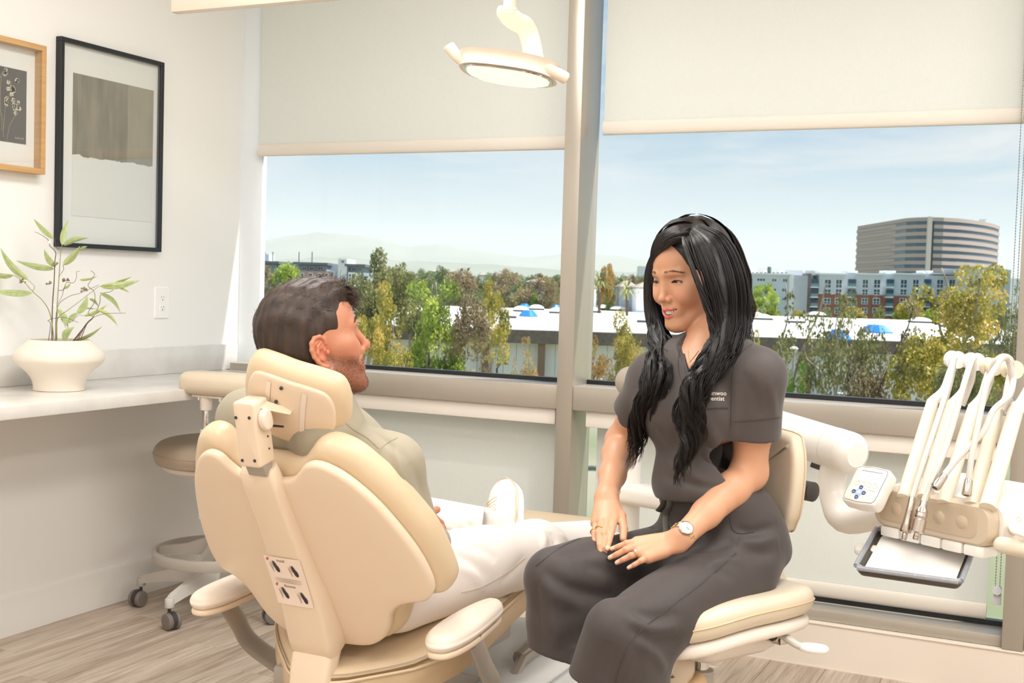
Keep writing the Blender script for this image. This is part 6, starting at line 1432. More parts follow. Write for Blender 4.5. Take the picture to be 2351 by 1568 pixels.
for s in (1, -1):
    ey = hm_ & (np.linalg.norm((lo-np.array([s*.0305, .066, -.001]))/np.array([.0135, .012, .0034]), axis=1) < 1); base[ey] = base[ey]*.25
# nails: last joint tips a little paler and pinker
for tip, prev in [(q[1][-1], q[1][-2]) for q in fing]+[(q[1][-1], q[1][-2]) for q in fing2]:
    bk = hb if np.linalg.norm(tip-m4[1]) < .09 and any(tip is q[1][-1] for q in fing) else hb2
    d = V-(tip+bk*.0045); ax_t = unit(tip-prev); along = d@ax_t; across = np.linalg.norm(d-along[:, None]*ax_t, axis=1)
    w = ((np.abs(along) < .0055) & (across < .0042))*1.; base = lerp_col(base, L3(240, 196, 176), w*.85)
SKW = skin_mat('woman_skin')
wbody = add('body', V, Fq, SKW, wr, colors=base)
# eyes, lashes, brows, teeth
EYE = mat('eye', (1, 1, 1, 1), .08, spec=.8); attr_color(EYE)
for s in (1, -1):
    b = MB(); n = 20; c = H(s*.0305, .0583, -.0012); gz = unit(fwd*.93-lft*.22-upv*.10); x_, y_, a_2 = basis(gz, upv); Vv, Ff, cc = [], [], []
    for i in range(n+1):
        t = PI*i/n
        for k in range(24): p_ = math.sin(t); Vv.append(c+.0122*WS*(math.cos(t)*gz+p_*(math.cos(2*PI*k/24)*x_+math.sin(2*PI*k/24)*y_))); cc.append(L3(12, 10, 10) if t < .17 else L3(36, 22, 16) if t < .56 else L3(236, 230, 226))
    for i in range(n):
        for k in range(24): Ff.append((i*24+k, i*24+(k+1) % 24, (i+1)*24+(k+1) % 24, (i+1)*24+k))
    add('eye', Vv, Ff, EYE, wr, colors=np.array(cc))
HB = mat('black_lash', lin(24, 18, 16), .5); BR = mat('brow_hair', lin(112, 84, 70), .8)
for s in (1, -1):
    pts = [H(s*(.0305+x), .0728-.30*abs(x)+.0006, -.0012+z) for x, z in ((-.0125, -.0022), (-.0085, .0010), (-.003, .0026), (.003, .0027), (.0085, .0012), (.0125, -.0014), (.0155, -.0008))]
    MB().tube(crv(pts, 5), np.linspace(.0006, .0011, 31), 6).build('lashes', HB, wr)
    rs = np.random.RandomState(3+s); P = []
    for i in range(70):
        t = rs.rand(); x = -.014+.034*t; zc = .0185+.0048*math.sin(PI*min(1, t*.85+.1))-.0022*t; hz = .0022*(1-t*.6)
        p0 = np.array([s*(.026+x), .078-.0115*max(0, t)**1.5-.0002, zc+rs.uniform(-hz, hz)]); d = np.array([s*.0055, -.0013-.0035*t, .0022-.004*t])*rs.uniform(.7, 1.1)
        P.append([H(*(p0+d*q+np.array([0, .0012*(1-abs(q-.3)), 0]))) for q in (0, .5, 1)])
    P = np.array(P)
    # lay the brow on the skin
    dd = f.dist(P.reshape(-1, 3)).reshape(P.shape[:2]); P = P-(dd-.0010)[..., None]*fwd; dd = f.dist(P.reshape(-1, 3)).reshape(P.shape[:2]); P = P-(dd-.0008)[..., None]*fwd
    v_, f_ = strands(P, np.array([[.00034, .0003, .00012]])); o = add('brow', v_, f_, BR, wr); o['kind'] = 'stuff'
TE = mat('teeth', lin(244, 240, 232), .18, spec=.6); b = MB()
for k in range(-4, 5):
    x = k*.0047; y = .0775-.0135*(x/.02)**2; wd = .0044 if abs(k) < 2 else .0040; hh = .0084 if abs(k) < 2 else .0074
    M3 = np.stack([unit(H.R@np.array([1, -.067*x/.001*.02, 0])), H.R[:, 1], H.R[:, 2]], 1); b.box(H(x, y, mz(x)+.0012), (.0050*WS, .004, .0098*WS*(1-.012*k*k)), .0011, 2, M3)
o = b.build('teeth', TE, wr); o['kind'] = 'stuff'
# ------------------------------------------------------------------ scrub top
TOPM = mat('charcoal_scrub', lin(76, 69, 67), .62, spec=.3, sheen=.15, bump=((700, 700, 700), .12)); TRIM = mat('scrub_trim', lin(60, 54, 53), .65, bump=(700, .1)); PANT = mat('charcoal_trouser', lin(66, 59, 57), .6, spec=.3, sheen=.12, bump=(700, .12))
WC = np.stack([LW, FW, UP], 1); t = Field()
PV = at(1640, 1190, 2.575)
t.ell(CH+UP*.012-FW*.004, (.142, .096, .118), WC); WST = at(1618, 1055, 2.575); t.ell(WST, (.112, .090, .135), WC, .06); t.ell(at(1622, 1125, 2.57), (.120, .098, .062), WC, .05)
for s, sh_ in ((1, LS), (-1, RS)):
    t.cone(NB-UP*.012-FW*.012+LW*s*.045, sh_+UP*.006, .048, .057, .035); t.ell(CH+FW*.058+LW*s*.055-UP*.035, (.062, .050, .060), WC, .045)
t.cone(CH-FW*.04+UP*.05, WST-FW*.03, .08, .075, .05)
SLH = LS+unit(LE-LS)*.125; SRH = RS+unit(RE-RS)*.105
t.cone(LS, LS+unit(LE-LS)*.20, .056, .0615, .03); t.cone(RS, RS+unit(RE-RS)*.18, .056, .0585, .03)
BIG = np.array([3., 3., 3.]); 
def cut_end(fl, o, n, c, r): fl.half(o, n, np.array(c)-r, np.array(c)+r, .003)
ld_, rd_ = unit(LE-LS), unit(RE-RS)
t.cone(LS+ld_*.085, LS+ld_*.30, .0515, .0530, .002, 'sub'); t.cone(RS+rd_*.075, RS+rd_*.28, .0490, .0505, .002, 'sub')
cut_end(t, SLH, ld_+UP*-.08, LS+ld_*.20, .085); cut_end(t, SRH, rd_, RS+rd_*.18, .078)
cut_end(t, at(1625, 1136, 2.57), -UP+LW*.10-FW*.06, at(1640, 1190, 2.57), np.array([.2, .2, .09]))
VT = at(1583, 872, 2.478)
for a, b, r1, r2 in ((VT, NB+FW*.045+UP*.030, .002, .034), (VT+FW*.02, NB+FW*.075+UP*.03, .002, .034)): t.cone(a, b, r1, r2, .004, 'sub')
t.cone(NB-UP*.004, NB+UP*.12, .047, .060, .006, 'sub')
vt, ft = t.mesh(.0028, 20, 2)
vt = folds(vt, ft, [([(1512, 1085), (1580, 1110), (1660, 1125)], .004, .010), ([(1510, 1060), (1560, 1075), (1620, 1110)], -.003, .010), ([(1600, 1000), (1640, 1060), (1690, 1105)], .005, .014), ([(1630, 990), (1670, 1050), (1700, 1085)], -.004, .012), ([(1690, 880), (1690, 950), (1680, 1010)], -.005, .012), ([(1500, 980), (1530, 1010), (1560, 1080)], .003, .012),
    ([(1700, 850), (1730, 900), (1745, 960)], .003, .014), ([(1765, 870), (1775, 920), (1780, 960)], -.003, .010), ([(1600, 900), (1640, 960), (1660, 1000)], .003, .016), ([(1550, 930), (1560, 990), (1540, 1050)], .003, .016)])
top = add('scrub_top', vt, ft, TOPM, wr)
tb_ = bvh_of(top)
# ------------------------------------------------------------------ trousers
KL, KR = at(1424, 1455, 2.27), at(1275, 1328, 2.41); HL, HRr = at(1695, 1296, 2.51), at(1606, 1256, 2.63)
p = Field()
p.ell(PV-UP*.012-FW*.012, (.128, .100, .105), WC); p.ell(at(1628, 1138, 2.575), (.116, .094, .05), WC, .04); p.ell(PV-UP*.065-FW*.055, (.142, .110, .064), WC, .05); p.ell(PV-FW*.045-UP*.02, (.124, .100, .09), WC, .05)
p.cone(HL, KL, .070, .062, .04); p.cone(HL-UP*.02, KL*.6+HL*.4-UP*.012, .074, .066, .04); p.cone(HRr, KR, .068, .057, .04)
# wide legs hang from the knees
AL = at(1404, 1600, 2.31); AR = at(1290, 1500, 2.425)
p.chain([KL, KL*.5+AL*.5, AL, AL-UP*.34], [.062, .074, .084, .098], .035); p.cone(KL*.75+HL*.25-UP*.02, AL+_Rh*.045+_Fh*.02, .058, .052, .05); p.cone(AL+_Rh*.045+_Fh*.03, AL+_Rh*.045+_Fh*.05-UP*.30, .052, .06, .04)
p.chain([KR, KR*.45+AR*.55, AR, AR-UP*.05], [.057, .060, .062, .065], .03); p.cone(KR*.8+HRr*.2, AR+_Rh*.06+_Fh*.01, .055, .052, .05); p.cone(AR+_Rh*.06+_Fh*.01, AR+_Rh*.06+_Fh*.02-UP*.05, .052, .055, .03)
cut_end(p, at(1262, 1506, 2.38), -UP+_Rh*-.20-_Fh*.0, AR-UP*.06, np.array([.16, .16, .075]))
p.cone(AR-UP*.02, AR-UP*.12, .054, .060, .003, 'sub'); p.cone(AR+_Rh*.06-UP*.02, AR+_Rh*.06-UP*.12, .042, .048, .003, 'sub')
cut_end(p, AL-UP*.30, -UP, AL-UP*.40, np.array([.22, .22, .12]))
vp_, fp_ = p.mesh(.0031, 20, 3)
vp_ = folds(vp_, fp_, [([(1690, 1215), (1730, 1222), (1790, 1205)], .007, .012), ([(1690, 1240), (1740, 1245), (1790, 1232)], -.006, .012), ([(1700, 1265), (1750, 1272), (1790, 1262)], .006, .014), ([(1600, 1280), (1640, 1305), (1690, 1330)], .004, .012), ([(1580, 1270), (1640, 1262), (1690, 1240)], .005, .012), ([(1620, 1300), (1660, 1285), (1710, 1290)], -.004, .010),
    ([(1445, 1395), (1500, 1415), (1560, 1410)], .006, .012), ([(1440, 1420), (1490, 1445), (1560, 1440)], -.006, .011), ([(1445, 1440), (1500, 1470), (1570, 1465)], .006, .013), ([(1460, 1470), (1500, 1500), (1530, 1540)], -.005, .012), ([(1400, 1470), (1390, 1520), (1380, 1567)], .006, .014), ([(1440, 1480), (1440, 1530), (1430, 1567)], -.005, .013),
    ([(1245, 1305), (1300, 1345), (1380, 1368), (1440, 1365)], .007, .014), ([(1240, 1335), (1290, 1375), (1350, 1400)], -.005, .014), ([(1232, 1330), (1235, 1400), (1245, 1490)], .004, .010), ([(1262, 1360), (1268, 1430), (1280, 1495)], -.005, .012), ([(1300, 1390), (1310, 1440), (1320, 1490)], .005, .014), ([(1300, 1270), (1360, 1262), (1420, 1230)], .004, .012), ([(1340, 1300), (1400, 1310), (1450, 1340)], .005, .014), ([(1500, 1150), (1505, 1180), (1500, 1215)], .004, .008), ([(1540, 1160), (1550, 1200), (1552, 1240)], -.004, .009)])
trs = add('trousers', vp_, fp_, PANT, wr)
pb_ = bvh_of(trs)
# seams, pocket, drawstring
seam(tb_, [(1618, 939), (1645, 937), (1672, 937)], 'pocket_edge', TRIM, wr, .0016)
seam(tb_, [(1728, 790), (1700, 815), (1685, 850), (1680, 900), (1678, 980)], 'sleeve_seam', TRIM, wr, .0012)
seam(tb_, [(1682, 968), (1735, 965), (1790, 958)], 'sleeve_hem', TRIM, wr, .0010)
seam(tb_, [(1573, 800), (1572, 830), (1583, 874)], 'neck_trim', TRIM, wr, .0042, -.001)
seam(tb_, [(1583, 874), (1598, 845), (1616, 812)], 'neck_trim', TRIM, wr, .0042, -.001)
seam(tb_, [(1560, 800), (1557, 840), (1566, 880), (1584, 896), (1604, 870)], 'neck_seam', TRIM, wr, .0010)
seam(pb_, [(1690, 1270), (1610, 1340), (1530, 1400), (1450, 1470), (1410, 1568)], 'side_seam', TRIM, wr, .0012)
seam(pb_, [(1230, 1300), (1300, 1250), (1400, 1215), (1470, 1200)], 'side_seam', TRIM, wr, .0012)
seam(pb_, [(1676, 1188), (1682, 1215), (1700, 1225), (1730, 1220)], 'pocket_edge', TRIM, wr, .0015)
seam(pb_, [(1492, 1180), (1510, 1150), (1520, 1135)], 'pocket_edge', TRIM, wr, .0015)
for pts in ([(1536, 1132), (1526, 1160), (1512, 1182), (1508, 1196)], [(1545, 1134), (1540, 1165), (1531, 1200), (1528, 1228)]):
    q_ = [on_surface(pb_, x, y, .006) for x, y in crv(pts, 5)]; q_ = [x for x in q_ if x is not None]
    if len(q_) > 3: MB().tube(q_, .0062, 8, flat=(1, .3), up=unit(CAM-q_[0])).build('drawstring', mat('drawstring', lin(84, 82, 76), .7), wr)
EMB = mat('embroidery', lin(232, 222, 206), .7)
def emb(name, body, px, py, size_px, w_px, slope=0.):
    cu = bpy.data.curves.new(name, 'FONT'); cu.body = body; cu.size = 1; cu.resolution_u = 2; cu.offset = .008
    o = bpy.data.objects.new(name, cu); COL.objects.link(o); dg = bpy.context.evaluated_depsgraph_get(); me = bpy.data.meshes.new_from_object(o.evaluated_get(dg))
    vs_ = np.array([q.co[:2] for q in me.vertices]); fs = [tuple(q.vertices) for q in me.polygons]; bpy.data.objects.remove(o); bpy.data.meshes.remove(me)
    w_ = vs_[:, 0].max(); P = [on_surface(tb_, px+x/w_*w_px, py-y*size_px+slope*x/w_*w_px, .0012) for x, y in vs_]
    if any(q is None for q in P): return None
    return add(name, P, fs, EMB, wr, smooth=False)
emb('embroidered_lettering', 'ny Sunwoo', 1607, 907, 15, 61, .02); emb('embroidered_lettering', 'tic Dentist', 1605, 919, 14, 58, .02)
emb('embroidered_lettering', 'A R E U M', 1488, 901, 20, 48, -.06); emb('embroidered_lettering', 'AESTHETIC', 1494, 911, 8, 36, -.06)
# jewellery and watch (worn, so parts of her outfit)
GOLD = mat('gold', lin(220, 178, 96), .2, metal=1); PEARL = mat('pearl', lin(244, 236, 226), .2); DIA = mat('diamond', lin(240, 240, 244), .05, spec=1)
def ring_around(c, ax, r, tr, m, name, par, n=28, flat=None):
    x, y, a = basis(ax); return MB().tube([np.array(c)+r*(math.cos(s)*x+math.sin(s)*y) for s in np.linspace(0, 2*PI, n+1)], tr, 8, flat=flat).build(name, m, par)
WX = unit(LE-LWr); wc = at(1567, 1228, 2.397)
wt = empty('wristwatch', tuple(wc), 'two-tone steel and gold wristwatch on the left wrist of the woman', 'watch')
bandm = MB(); x_, y_, a_3 = basis(WX, UP)
for k in range(26):
    s = 2*PI*k/26; rd = math.cos(s)*x_+math.sin(s)*y_; tg_ = -math.sin(s)*x_+math.cos(s)*y_
    lk = MB().box(wc+rd*.0248, (.0046, .013, .0026), .0006, 1, np.stack([tg_, WX, rd], 1)); lk.build('band_link', STEEL if k % 2 else GOLD, wt)
toc = unit(CAM-wc); fdn = unit(toc-WX*(toc@WX)); fdn = unit(fdn*.92+UP*.30-WX*0); fdn = unit(fdn-WX*(fdn@WX)); wf0 = wc+fdn*.0250
MB().lathe([(.0145, -.003), (.0155, 0), (.015, .003), (.0130, .0042), (.0126, .0032)], wf0, 32, fdn).build('case', STEEL, wt)
MB().lathe([(.0128, .0032), (.0001, .0036)], wf0, 28, fdn, cap=False).build('dial', mat('dial', lin(244, 228, 216), .25), wt)
b = MB(); hx, hy, _ = basis(fdn, WX); b.tube([wf0+fdn*.0042, wf0+fdn*.0042+hx*.008], .0005, 5); b.tube([wf0+fdn*.0042, wf0+fdn*.0042+hy*.0055-hx*.002], .0006, 5); b.build('hands', GOLD, wt)
MB().lathe([(.0018, 0), (.0018, .003)], wf0+np.cross(fdn, WX)*.0155, 8, np.cross(fdn, WX)).build('crown', STEEL, wt)
for py, px in ((1098, 1402), (1122, 1398)):
    c = RE+(RW-RE)*((py-1012)/(1136-1012)); c = at(px, py+3, (c-CAM)@_F); ax = unit(RW-RE+_Rh*.02); rr = .0262 if py < 1110 else .0242
    bo3 = ring_around(c, ax, rr, .0006, GOLD, 'bracelet', wr); x_, y_, _a = basis(ax)
    for s in np.linspace(0, 2*PI, 8)[:-1]: MB().lathe([(.0002, -.0022), (.0018, -.001), (.0018, .001), (.0002, .0022)], c+rr*(math.cos(s)*x_+math.sin(s)*y_), 8).build('bead', PEARL, bo3)
ra, rb2 = fing[2][0], fing[2][1][0]; rc = ra*.45+rb2*.55; ro = ring_around(rc, rb2-ra, .0088, .0010, GOLD, 'ring', wr); MB().lathe([(.0005, -.0015), (.0030, .0008), (.0022, .0022), (.0002, .0024)], rc+hb*.0095+UP*.002, 10, hb).build('diamond', DIA, ro)
ra, rb2 = fing2[2][0], fing2[2][1][0]; ring_around(ra*.3+rb2*.7, rb2-ra, .0086, .0010, GOLD, 'ring', wr); ra, rb2 = fing2[3][0], fing2[3][1][0]; ring_around(ra*.05+rb2*.95, rb2-ra, .0076, .0010, GOLD, 'ring', wr)
sb3 = bvh_of(wbody); nkp = [on_surface(sb3, x, y, .0008) for x, y in crv([(1580, 806), (1582, 822), (1585, 829), (1592, 822), (1604, 806)], 6)]; nkp = [q_ for q_ in nkp if q_ is not None]
if len(nkp) > 3: nl = MB().tube(nkp, .0005, 5).build('necklace', GOLD, wr); MB().lathe([(.0004, -.0025), (.0022, 0), (.0004, .0025)], nkp[len(nkp)//2]-UP*.002, 8).build('pendant', GOLD, nl)
# shoe (heel showing behind the trouser leg)
SHC = mat('shoe_cream', lin(226, 210, 188), .5); SHB = mat('shoe_brown', lin(128, 92, 78), .6); SHD = mat('shoe_line', lin(58, 46, 42), .6); GUM = mat('shoe_sole', lin(226, 196, 154), .5)
s0 = at(1548, 1545, 2.52); sx_ = unit(-_Rh*.80-UP*.55-_Fh*.25); sz_ = unit(UP*.80-_Rh*.55); sz_ = unit(sz_-sx_*(sz_@sx_)); sy_ = np.cross(sz_, sx_); Q = Local(s0, sy_, sx_, sz_)
g = Field(); g.ell(Q(0, -.006, .0), (.034, .042, .034), Q.R); g.cone(Q(0, .0, .028), Q(0, .03, .05), .030, .034, .02); g.ell(Q(0, .09, -.014), (.036, .09, .028), Q.R, .03); g.cone(Q(0, .02, .04), Q(0, .03, .12), .024, .024, .002, 'sub')
vs2, fs2 = g.mesh(.0028, 20, 2); l2 = Q.inv(vs2); cs = np.tile(L3(226, 210, 188), (len(vs2), 1)); cs[(l2[:, 1] > .028) & (l2[:, 2] > -.012)] = L3(132, 96, 82); cs[(l2[:, 1] > .070)] = L3(222, 204, 180); cs[(np.abs(l2[:, 1]-.012-l2[:, 2]*.3) < .003) & (l2[:, 2] > .005)] = L3(60, 48, 44)
SHM = mat('shoe_leather', (1, 1, 1, 1), .45); attr_color(SHM); sho = add('shoe', vs2, fs2, SHM, wr, colors=cs)
solo = crv([(0, -.052), (.026, -.04), (.036, 0), (.034, .06), (.042, .13), (.030, .18), (0, .195), (-.030, .18), (-.040, .13), (-.034, .06), (-.036, 0), (-.026, -.04)], 4, True)
MB().slab(solo, rprof(-.056, -.026, .010, 3), lambda u, v, w: Q(u, v, w)).build('shoe_sole', GUM, wr, sharp=None)
# legs inside the trousers and the tucked feet
g = Field(); g.chain([KL, at(1490, 1520, 2.45), Q(0, .02, .05)], [.055, .048, .034], .02); g.chain([KR, KR-UP*.12+_Rh*.10+_Fh*.10], [.05, .04], .02); v3, f3 = g.mesh(.005, 20, 1)
add('sock', v3, f3, mat('sock', lin(214, 202, 190), .8), wr)
# ------------------------------------------------------------------ hair
HAIRW = hair_mat('black_hair', lin(15, 12, 11), lin(34, 25, 22), .34)
EC, ER = np.array([0, -.016, .036]), np.array([.0755, .0955, .0865])
# scalp cap
cf = Field(); hd_(cf, tuple(EC), tuple(ER*.995)); hd_(cf, (0, -.045, -.02), (.066, .062, .075), .03)
hd_(cf, (0.006, .096, .006), (.0640, .063, .079), .006, 'sub'); hd_(cf, (.0, .075, -.06), (.058, .07, .06), .008, 'sub'); hd_(cf, (0, .02, -.085), (.05, .05, .045), .008, 'sub')
vc, fcq = cf.mesh(.0026, 20, 2); add('hair_cap', vc, fcq, HAIRW, wr)
rs = np.random.RandomState(11)
def shell(pl, off):                                               # push local points out to the hair shell of the skull
    q = (pl-EC)/ER; r = np.linalg.norm(q, axis=-1, keepdims=True); return EC+(pl-EC)/np.maximum(r, 1e-6)*np.maximum(r, 1+off/.085)
kn = lambda x, y, d: at(x, y, d)
# locks: knots (px, py, depth), spread radius at each knot; the first two knots lie on the skull
near = [[(1569, 545, 2.514), (1575, 566, 2.488), (1587, 600, 2.474), (1602, 640, 2.467), (1622, 690, 2.466), (1642, 750, 2.466), (1648, 800, 2.46), (1625, 850, 2.45)],
        [(1596, 524, 2.56), (1640, 560, 2.50), (1668, 640, 2.475), (1674, 720, 2.47), (1664, 785, 2.455), (1628, 845, 2.445), (1592, 900, 2.44), (1582, 960, 2.44), (1588, 1010, 2.445), (1565, 1060, 2.445), (1560, 1120, 2.455)],
        [(1600, 520, 2.58), (1655, 556, 2.52), (1690, 640, 2.50), (1696, 730, 2.50), (1682, 785, 2.475), (1645, 835, 2.45), (1602, 885, 2.44), (1590, 940, 2.44), (1596, 1000, 2.445), (1576, 1050, 2.445), (1572, 1095, 2.45)],
        [(1590, 530, 2.54), (1614, 566, 2.49), (1640, 640, 2.475), (1656, 720, 2.47), (1655, 780, 2.46), (1626, 835, 2.45), (1588, 890, 2.445), (1570, 950, 2.445), (1580, 1020, 2.445), (1556, 1085, 2.45)],
        [(1604, 518, 2.62), (1665, 560, 2.58), (1700, 650, 2.57), (1706, 740, 2.56), (1692, 785, 2.53), (1660, 825, 2.48), (1614, 878, 2.45), (1600, 945, 2.44), (1584, 1010, 2.44), (1572, 1050, 2.45)],
        [(1586, 534, 2.535), (1600, 560, 2.49), (1620, 610, 2.47), (1640, 670, 2.465), (1656, 740, 2.465), (1656, 790, 2.46), (1632, 832, 2.45), (1600, 875, 2.445), (1586, 930, 2.445), (1598, 990, 2.445)]]
nearR = [[.003, .005, .006, .007, .008, .010, .012, .007], [.004, .016, .020, .020, .019, .020, .020, .018, .016, .011, .003], [.004, .016, .020, .020, .019, .020, .020, .018, .016, .010, .003], [.004, .014, .018, .018, .017, .018, .018, .015, .011, .003], [.004, .016, .020, .021, .020, .020, .020, .017, .010, .003], [.003, .010, .014, .016, .016, .016, .016, .013, .009, .003]]
far = [[(1574, 545, 2.525), (1546, 553, 2.545), (1520, 576, 2.585), (1503, 608, 2.63), (1497, 645, 2.665), (1497, 690, 2.685), (1504, 750, 2.67), (1508, 810, 2.61), (1494, 870, 2.565), (1474, 940, 2.56), (1456, 1010, 2.60)],
       [(1582, 535, 2.54), (1552, 545, 2.555), (1522, 566, 2.60), (1504, 602, 2.65), (1496, 650, 2.68), (1496, 700, 2.695), (1502, 760, 2.67), (1504, 815, 2.61), (1486, 885, 2.565), (1462, 960, 2.57), (1446, 1030, 2.61)],
       [(1588, 522, 2.58), (1548, 546, 2.60), (1512, 590, 2.65), (1502, 650, 2.69), (1508, 730, 2.69), (1522, 800, 2.615), (1512, 850, 2.57), (1490, 910, 2.555), (1474, 970, 2.575), (1466, 1020, 2.60), (1442, 1080, 2.61)],
       [(1590, 520, 2.60), (1540, 545, 2.64), (1506, 600, 2.68), (1499, 690, 2.70), (1508, 760, 2.69), (1530, 815, 2.60), (1526, 860, 2.545), (1500, 915, 2.545), (1476, 965, 2.57), (1474, 1015, 2.60), (1456, 1060, 2.60)],
       [(1586, 524, 2.57), (1550, 548, 2.585), (1518, 580, 2.62), (1500, 620, 2.67), (1498, 700, 2.69), (1504, 765, 2.66), (1506, 820, 2.60), (1490, 885, 2.565), (1466, 950, 2.575), (1452, 1010, 2.61), (1450, 1040, 2.62)],
       [(1592, 518, 2.63), (1560, 535, 2.67), (1507, 605, 2.69), (1501, 700, 2.71), (1514, 775, 2.68), (1540, 825, 2.58), (1534, 870, 2.535), (1504, 915, 2.545), (1478, 965, 2.57), (1462, 1010, 2.60), (1466, 1045, 2.60)]]
farR = [[.004, .006, .006, .006, .006, .007, .010, .012, .012, .008, .003], [.004, .008, .008, .008, .007, .008, .011, .014, .014, .009, .003], [.004, .010, .010, .010, .014, .018, .020, .018, .013, .009, .003], [.004, .012, .012, .014, .016, .020, .020, .018, .012, .008, .003], [.003, .006, .006, .007, .010, .014, .016, .016, .012, .006, .003], [.004, .012, .018, .020, .020, .020, .020, .018, .013, .008, .003]]
back = [[(1602, 516, 2.64), (1660, 545, 2.66), (1696, 640, 2.68), (1704, 740, 2.67), (1700, 810, 2.63)], [(1600, 518, 2.66), (1640, 540, 2.72), (1670, 640, 2.75), (1680, 750, 2.72), (1680, 830, 2.66)], [(1598, 520, 2.66), (1600, 545, 2.74), (1610, 640, 2.77), (1630, 750, 2.74), (1650, 830, 2.66)]]
backR = [[.004, .020, .024, .024, .018]]*3
allP, allR = [], []
def lock(kn_, rad_, n, m=44, wave=.006, wl_=5.2, seed=0, base_r=.00085):
    rs = np.random.RandomState(seed); K = np.array([at(*k) for k in kn_]); C_ = crv(np.concatenate([K, np.array(rad_)[:, None]], 1), 8)
    arc = np.concatenate([[0], np.cumsum(np.linalg.norm(np.diff(C_[:, :3], axis=0), axis=1))]); tq = np.linspace(0, arc[-1], m)
    G = np.stack([np.interp(tq, arc, C_[:, c]) for c in range(3)], 1); Rr = np.interp(tq, arc, C_[:, 3]); u = np.linspace(0, 1, m)
    T = np.gradient(G, axis=0); T /= np.linalg.norm(T, axis=1)[:, None]; vd_ = unit(CAM-G.mean(0)); A = np.cross(T, vd_); A /= np.linalg.norm(A, axis=1)[:, None]; B_ = np.cross(T, A)
    ncl = max(6, n//26); cl = rs.normal(size=(ncl, 2))*.52; ph = rs.uniform(0, 2*PI, ncl); fr = rs.uniform(.8, 1.2, ncl)
    P = np.zeros((n, m, 3))
    for i in range(n):
        c = rs.randint(ncl); o = cl[c]+rs.normal(size=2)*.16; o *= min(1, 1.15/max(np.linalg.norm(o), 1e-6))
        end = rs.uniform(.82, 1.0); us = u*end; g = np.stack([np.interp(us, u, G[:, k]) for k in range(3)], 1); a = np.stack([np.interp(us, u, A[:, k]) for k in range(3)], 1); b = np.stack([np.interp(us, u, B_[:, k]) for k in range(3)], 1); r = np.interp(us, u, Rr)
        amp = wave*np.clip((us-.34)/.3, 0, 1)*(1+.5*us); w_ = us*wl_*fr[c]*2*PI+ph[c]
        P[i] = g+a*(o[0]*r+amp*np.sin(w_))[:, None]+b*(o[1]*r*.8+amp*.7*np.cos(w_))[:, None]
    # keep the upper part outside the skull
    lp = H.inv(P); q = shell(lp, .004); wgt = np.clip(1.15-lp[..., 2:3]*-12-.0, 0, 1); lp2 = np.where(lp[..., 2:3] > -.05, q, lp); P = H.o+(lp2*WS)@H.R.T
    rr = base_r*(1-.75*np.linspace(0, 1, m)**3)*np.minimum(1, np.linspace(.6, 6, m)); allP.append(P); allR.append(np.tile(rr, (n, 1)))
for i, (k, r) in enumerate(zip(near, nearR)): lock(k, r, 400, seed=i, wave=.006 if i else .002)
for i, (k, r) in enumerate(zip(far, farR)): lock(k, r, 300, seed=20+i)
for i, (k, r) in enumerate(zip(back, backR)): lock(k, r, 300, m=30, wave=.003, seed=40+i)
P44 = np.concatenate([a for a in allP if a.shape[1] == 44]); R44 = np.concatenate([a for a in allR if a.shape[1] == 44]); P30 = np.concatenate([a for a in allP if a.shape[1] == 30]); R30 = np.concatenate([a for a in allR if a.shape[1] == 30])
v_, f_ = join_meshes([strands(P44, R44), strands(P30, R30)])
o = add('hair', v_, f_, HAIRW, wr); o['kind'] = 'stuff'
# ================================================================== THE MAN (reclining in the dental chair, looking up at the woman)
mr = empty('person', (CX, -1.75, .50), 'bearded man in sage shirt and white trousers, reclining in the dental chair, facing right', 'person')
def mframe(yaw, pitch):
    y, p_ = math.radians(yaw), math.radians(pitch); h = math.cos(y)*_Rh+math.sin(y)*_Fh; f_ = math.cos(p_)*h+math.sin(p_)*UP; u = math.cos(p_)*UP-math.sin(p_)*h; return np.cross(u, f_), f_, u
ml, mf, mu = mframe(28, 15); MS = 1.02
G = Local((0, 0, 0), ml, mf, mu, MS); G.o = at(811, 764, 2.42)-G.R@(np.array([-.031, .072, 0])*MS)
f = Field()
def he(c, r, k=0., op='add'): f.ell(G(*c), np.array(r)*MS, G.R, k, op)
def hk(a, b, r1, r2, k=0., op='add'): f.cone(G(*a), G(*b), r1*MS, r2*MS, k, op)
he((0, -.014, .034), (.074, .094, .084)); he((0, .022, -.022), (.060, .056, .080), .03); he((0, .040, .042), (.050, .042, .046), .03)
for s in (1, -1):
    hk((s*.054, -.006, -.062), (s*.020, .062, -.100), .020, .017, .02); he((s*.036, .054, -.030), (.023, .024, .022), .02); he((s*.050, .036, -.012), (.016, .024, .014), .02)
    hk((s*.010, .086, .018), (s*.042, .066, .020), .0075, .008, .012); he((s*.031, .094, .001), (.016, .016, .009), .012, 'sub'); he((s*.031, .0605, .0), (.0150, .0130, .0128), .004)
    for x, z, hw, hh in ((-.007, -.0004, .006, .0028), (0, .0004, .007, .0040), (.007, -.0004, .006, .0028)): he((s*(.031+x), .0742-.2*abs(x), z), (hw, .0075, hh), .001, 'sub')
    he((s*.0135, .086, -.040), (.0078, .009, .0075), .006); he((s*.0065, .094, -.0455), (.0035, .0045, .002), .002, 'sub')
hk((0, .080, .012), (0, .100, -.030), .0075, .0095, .012); he((0, .1015, -.036), (.0105, .0100, .0090), .007)
he((0, .070, -.106), (.021, .018, .016), .02); he((0, .070, -.066), (.028, .021, .024), .016)
for x in np.linspace(-.02, .02, 7): he((x, .090-.014*(x/.02)**2, -.071+.005*(x/.02)**2), (.006, .011, .0045*(1-.5*(x/.02)**2)), .002, 'sub')
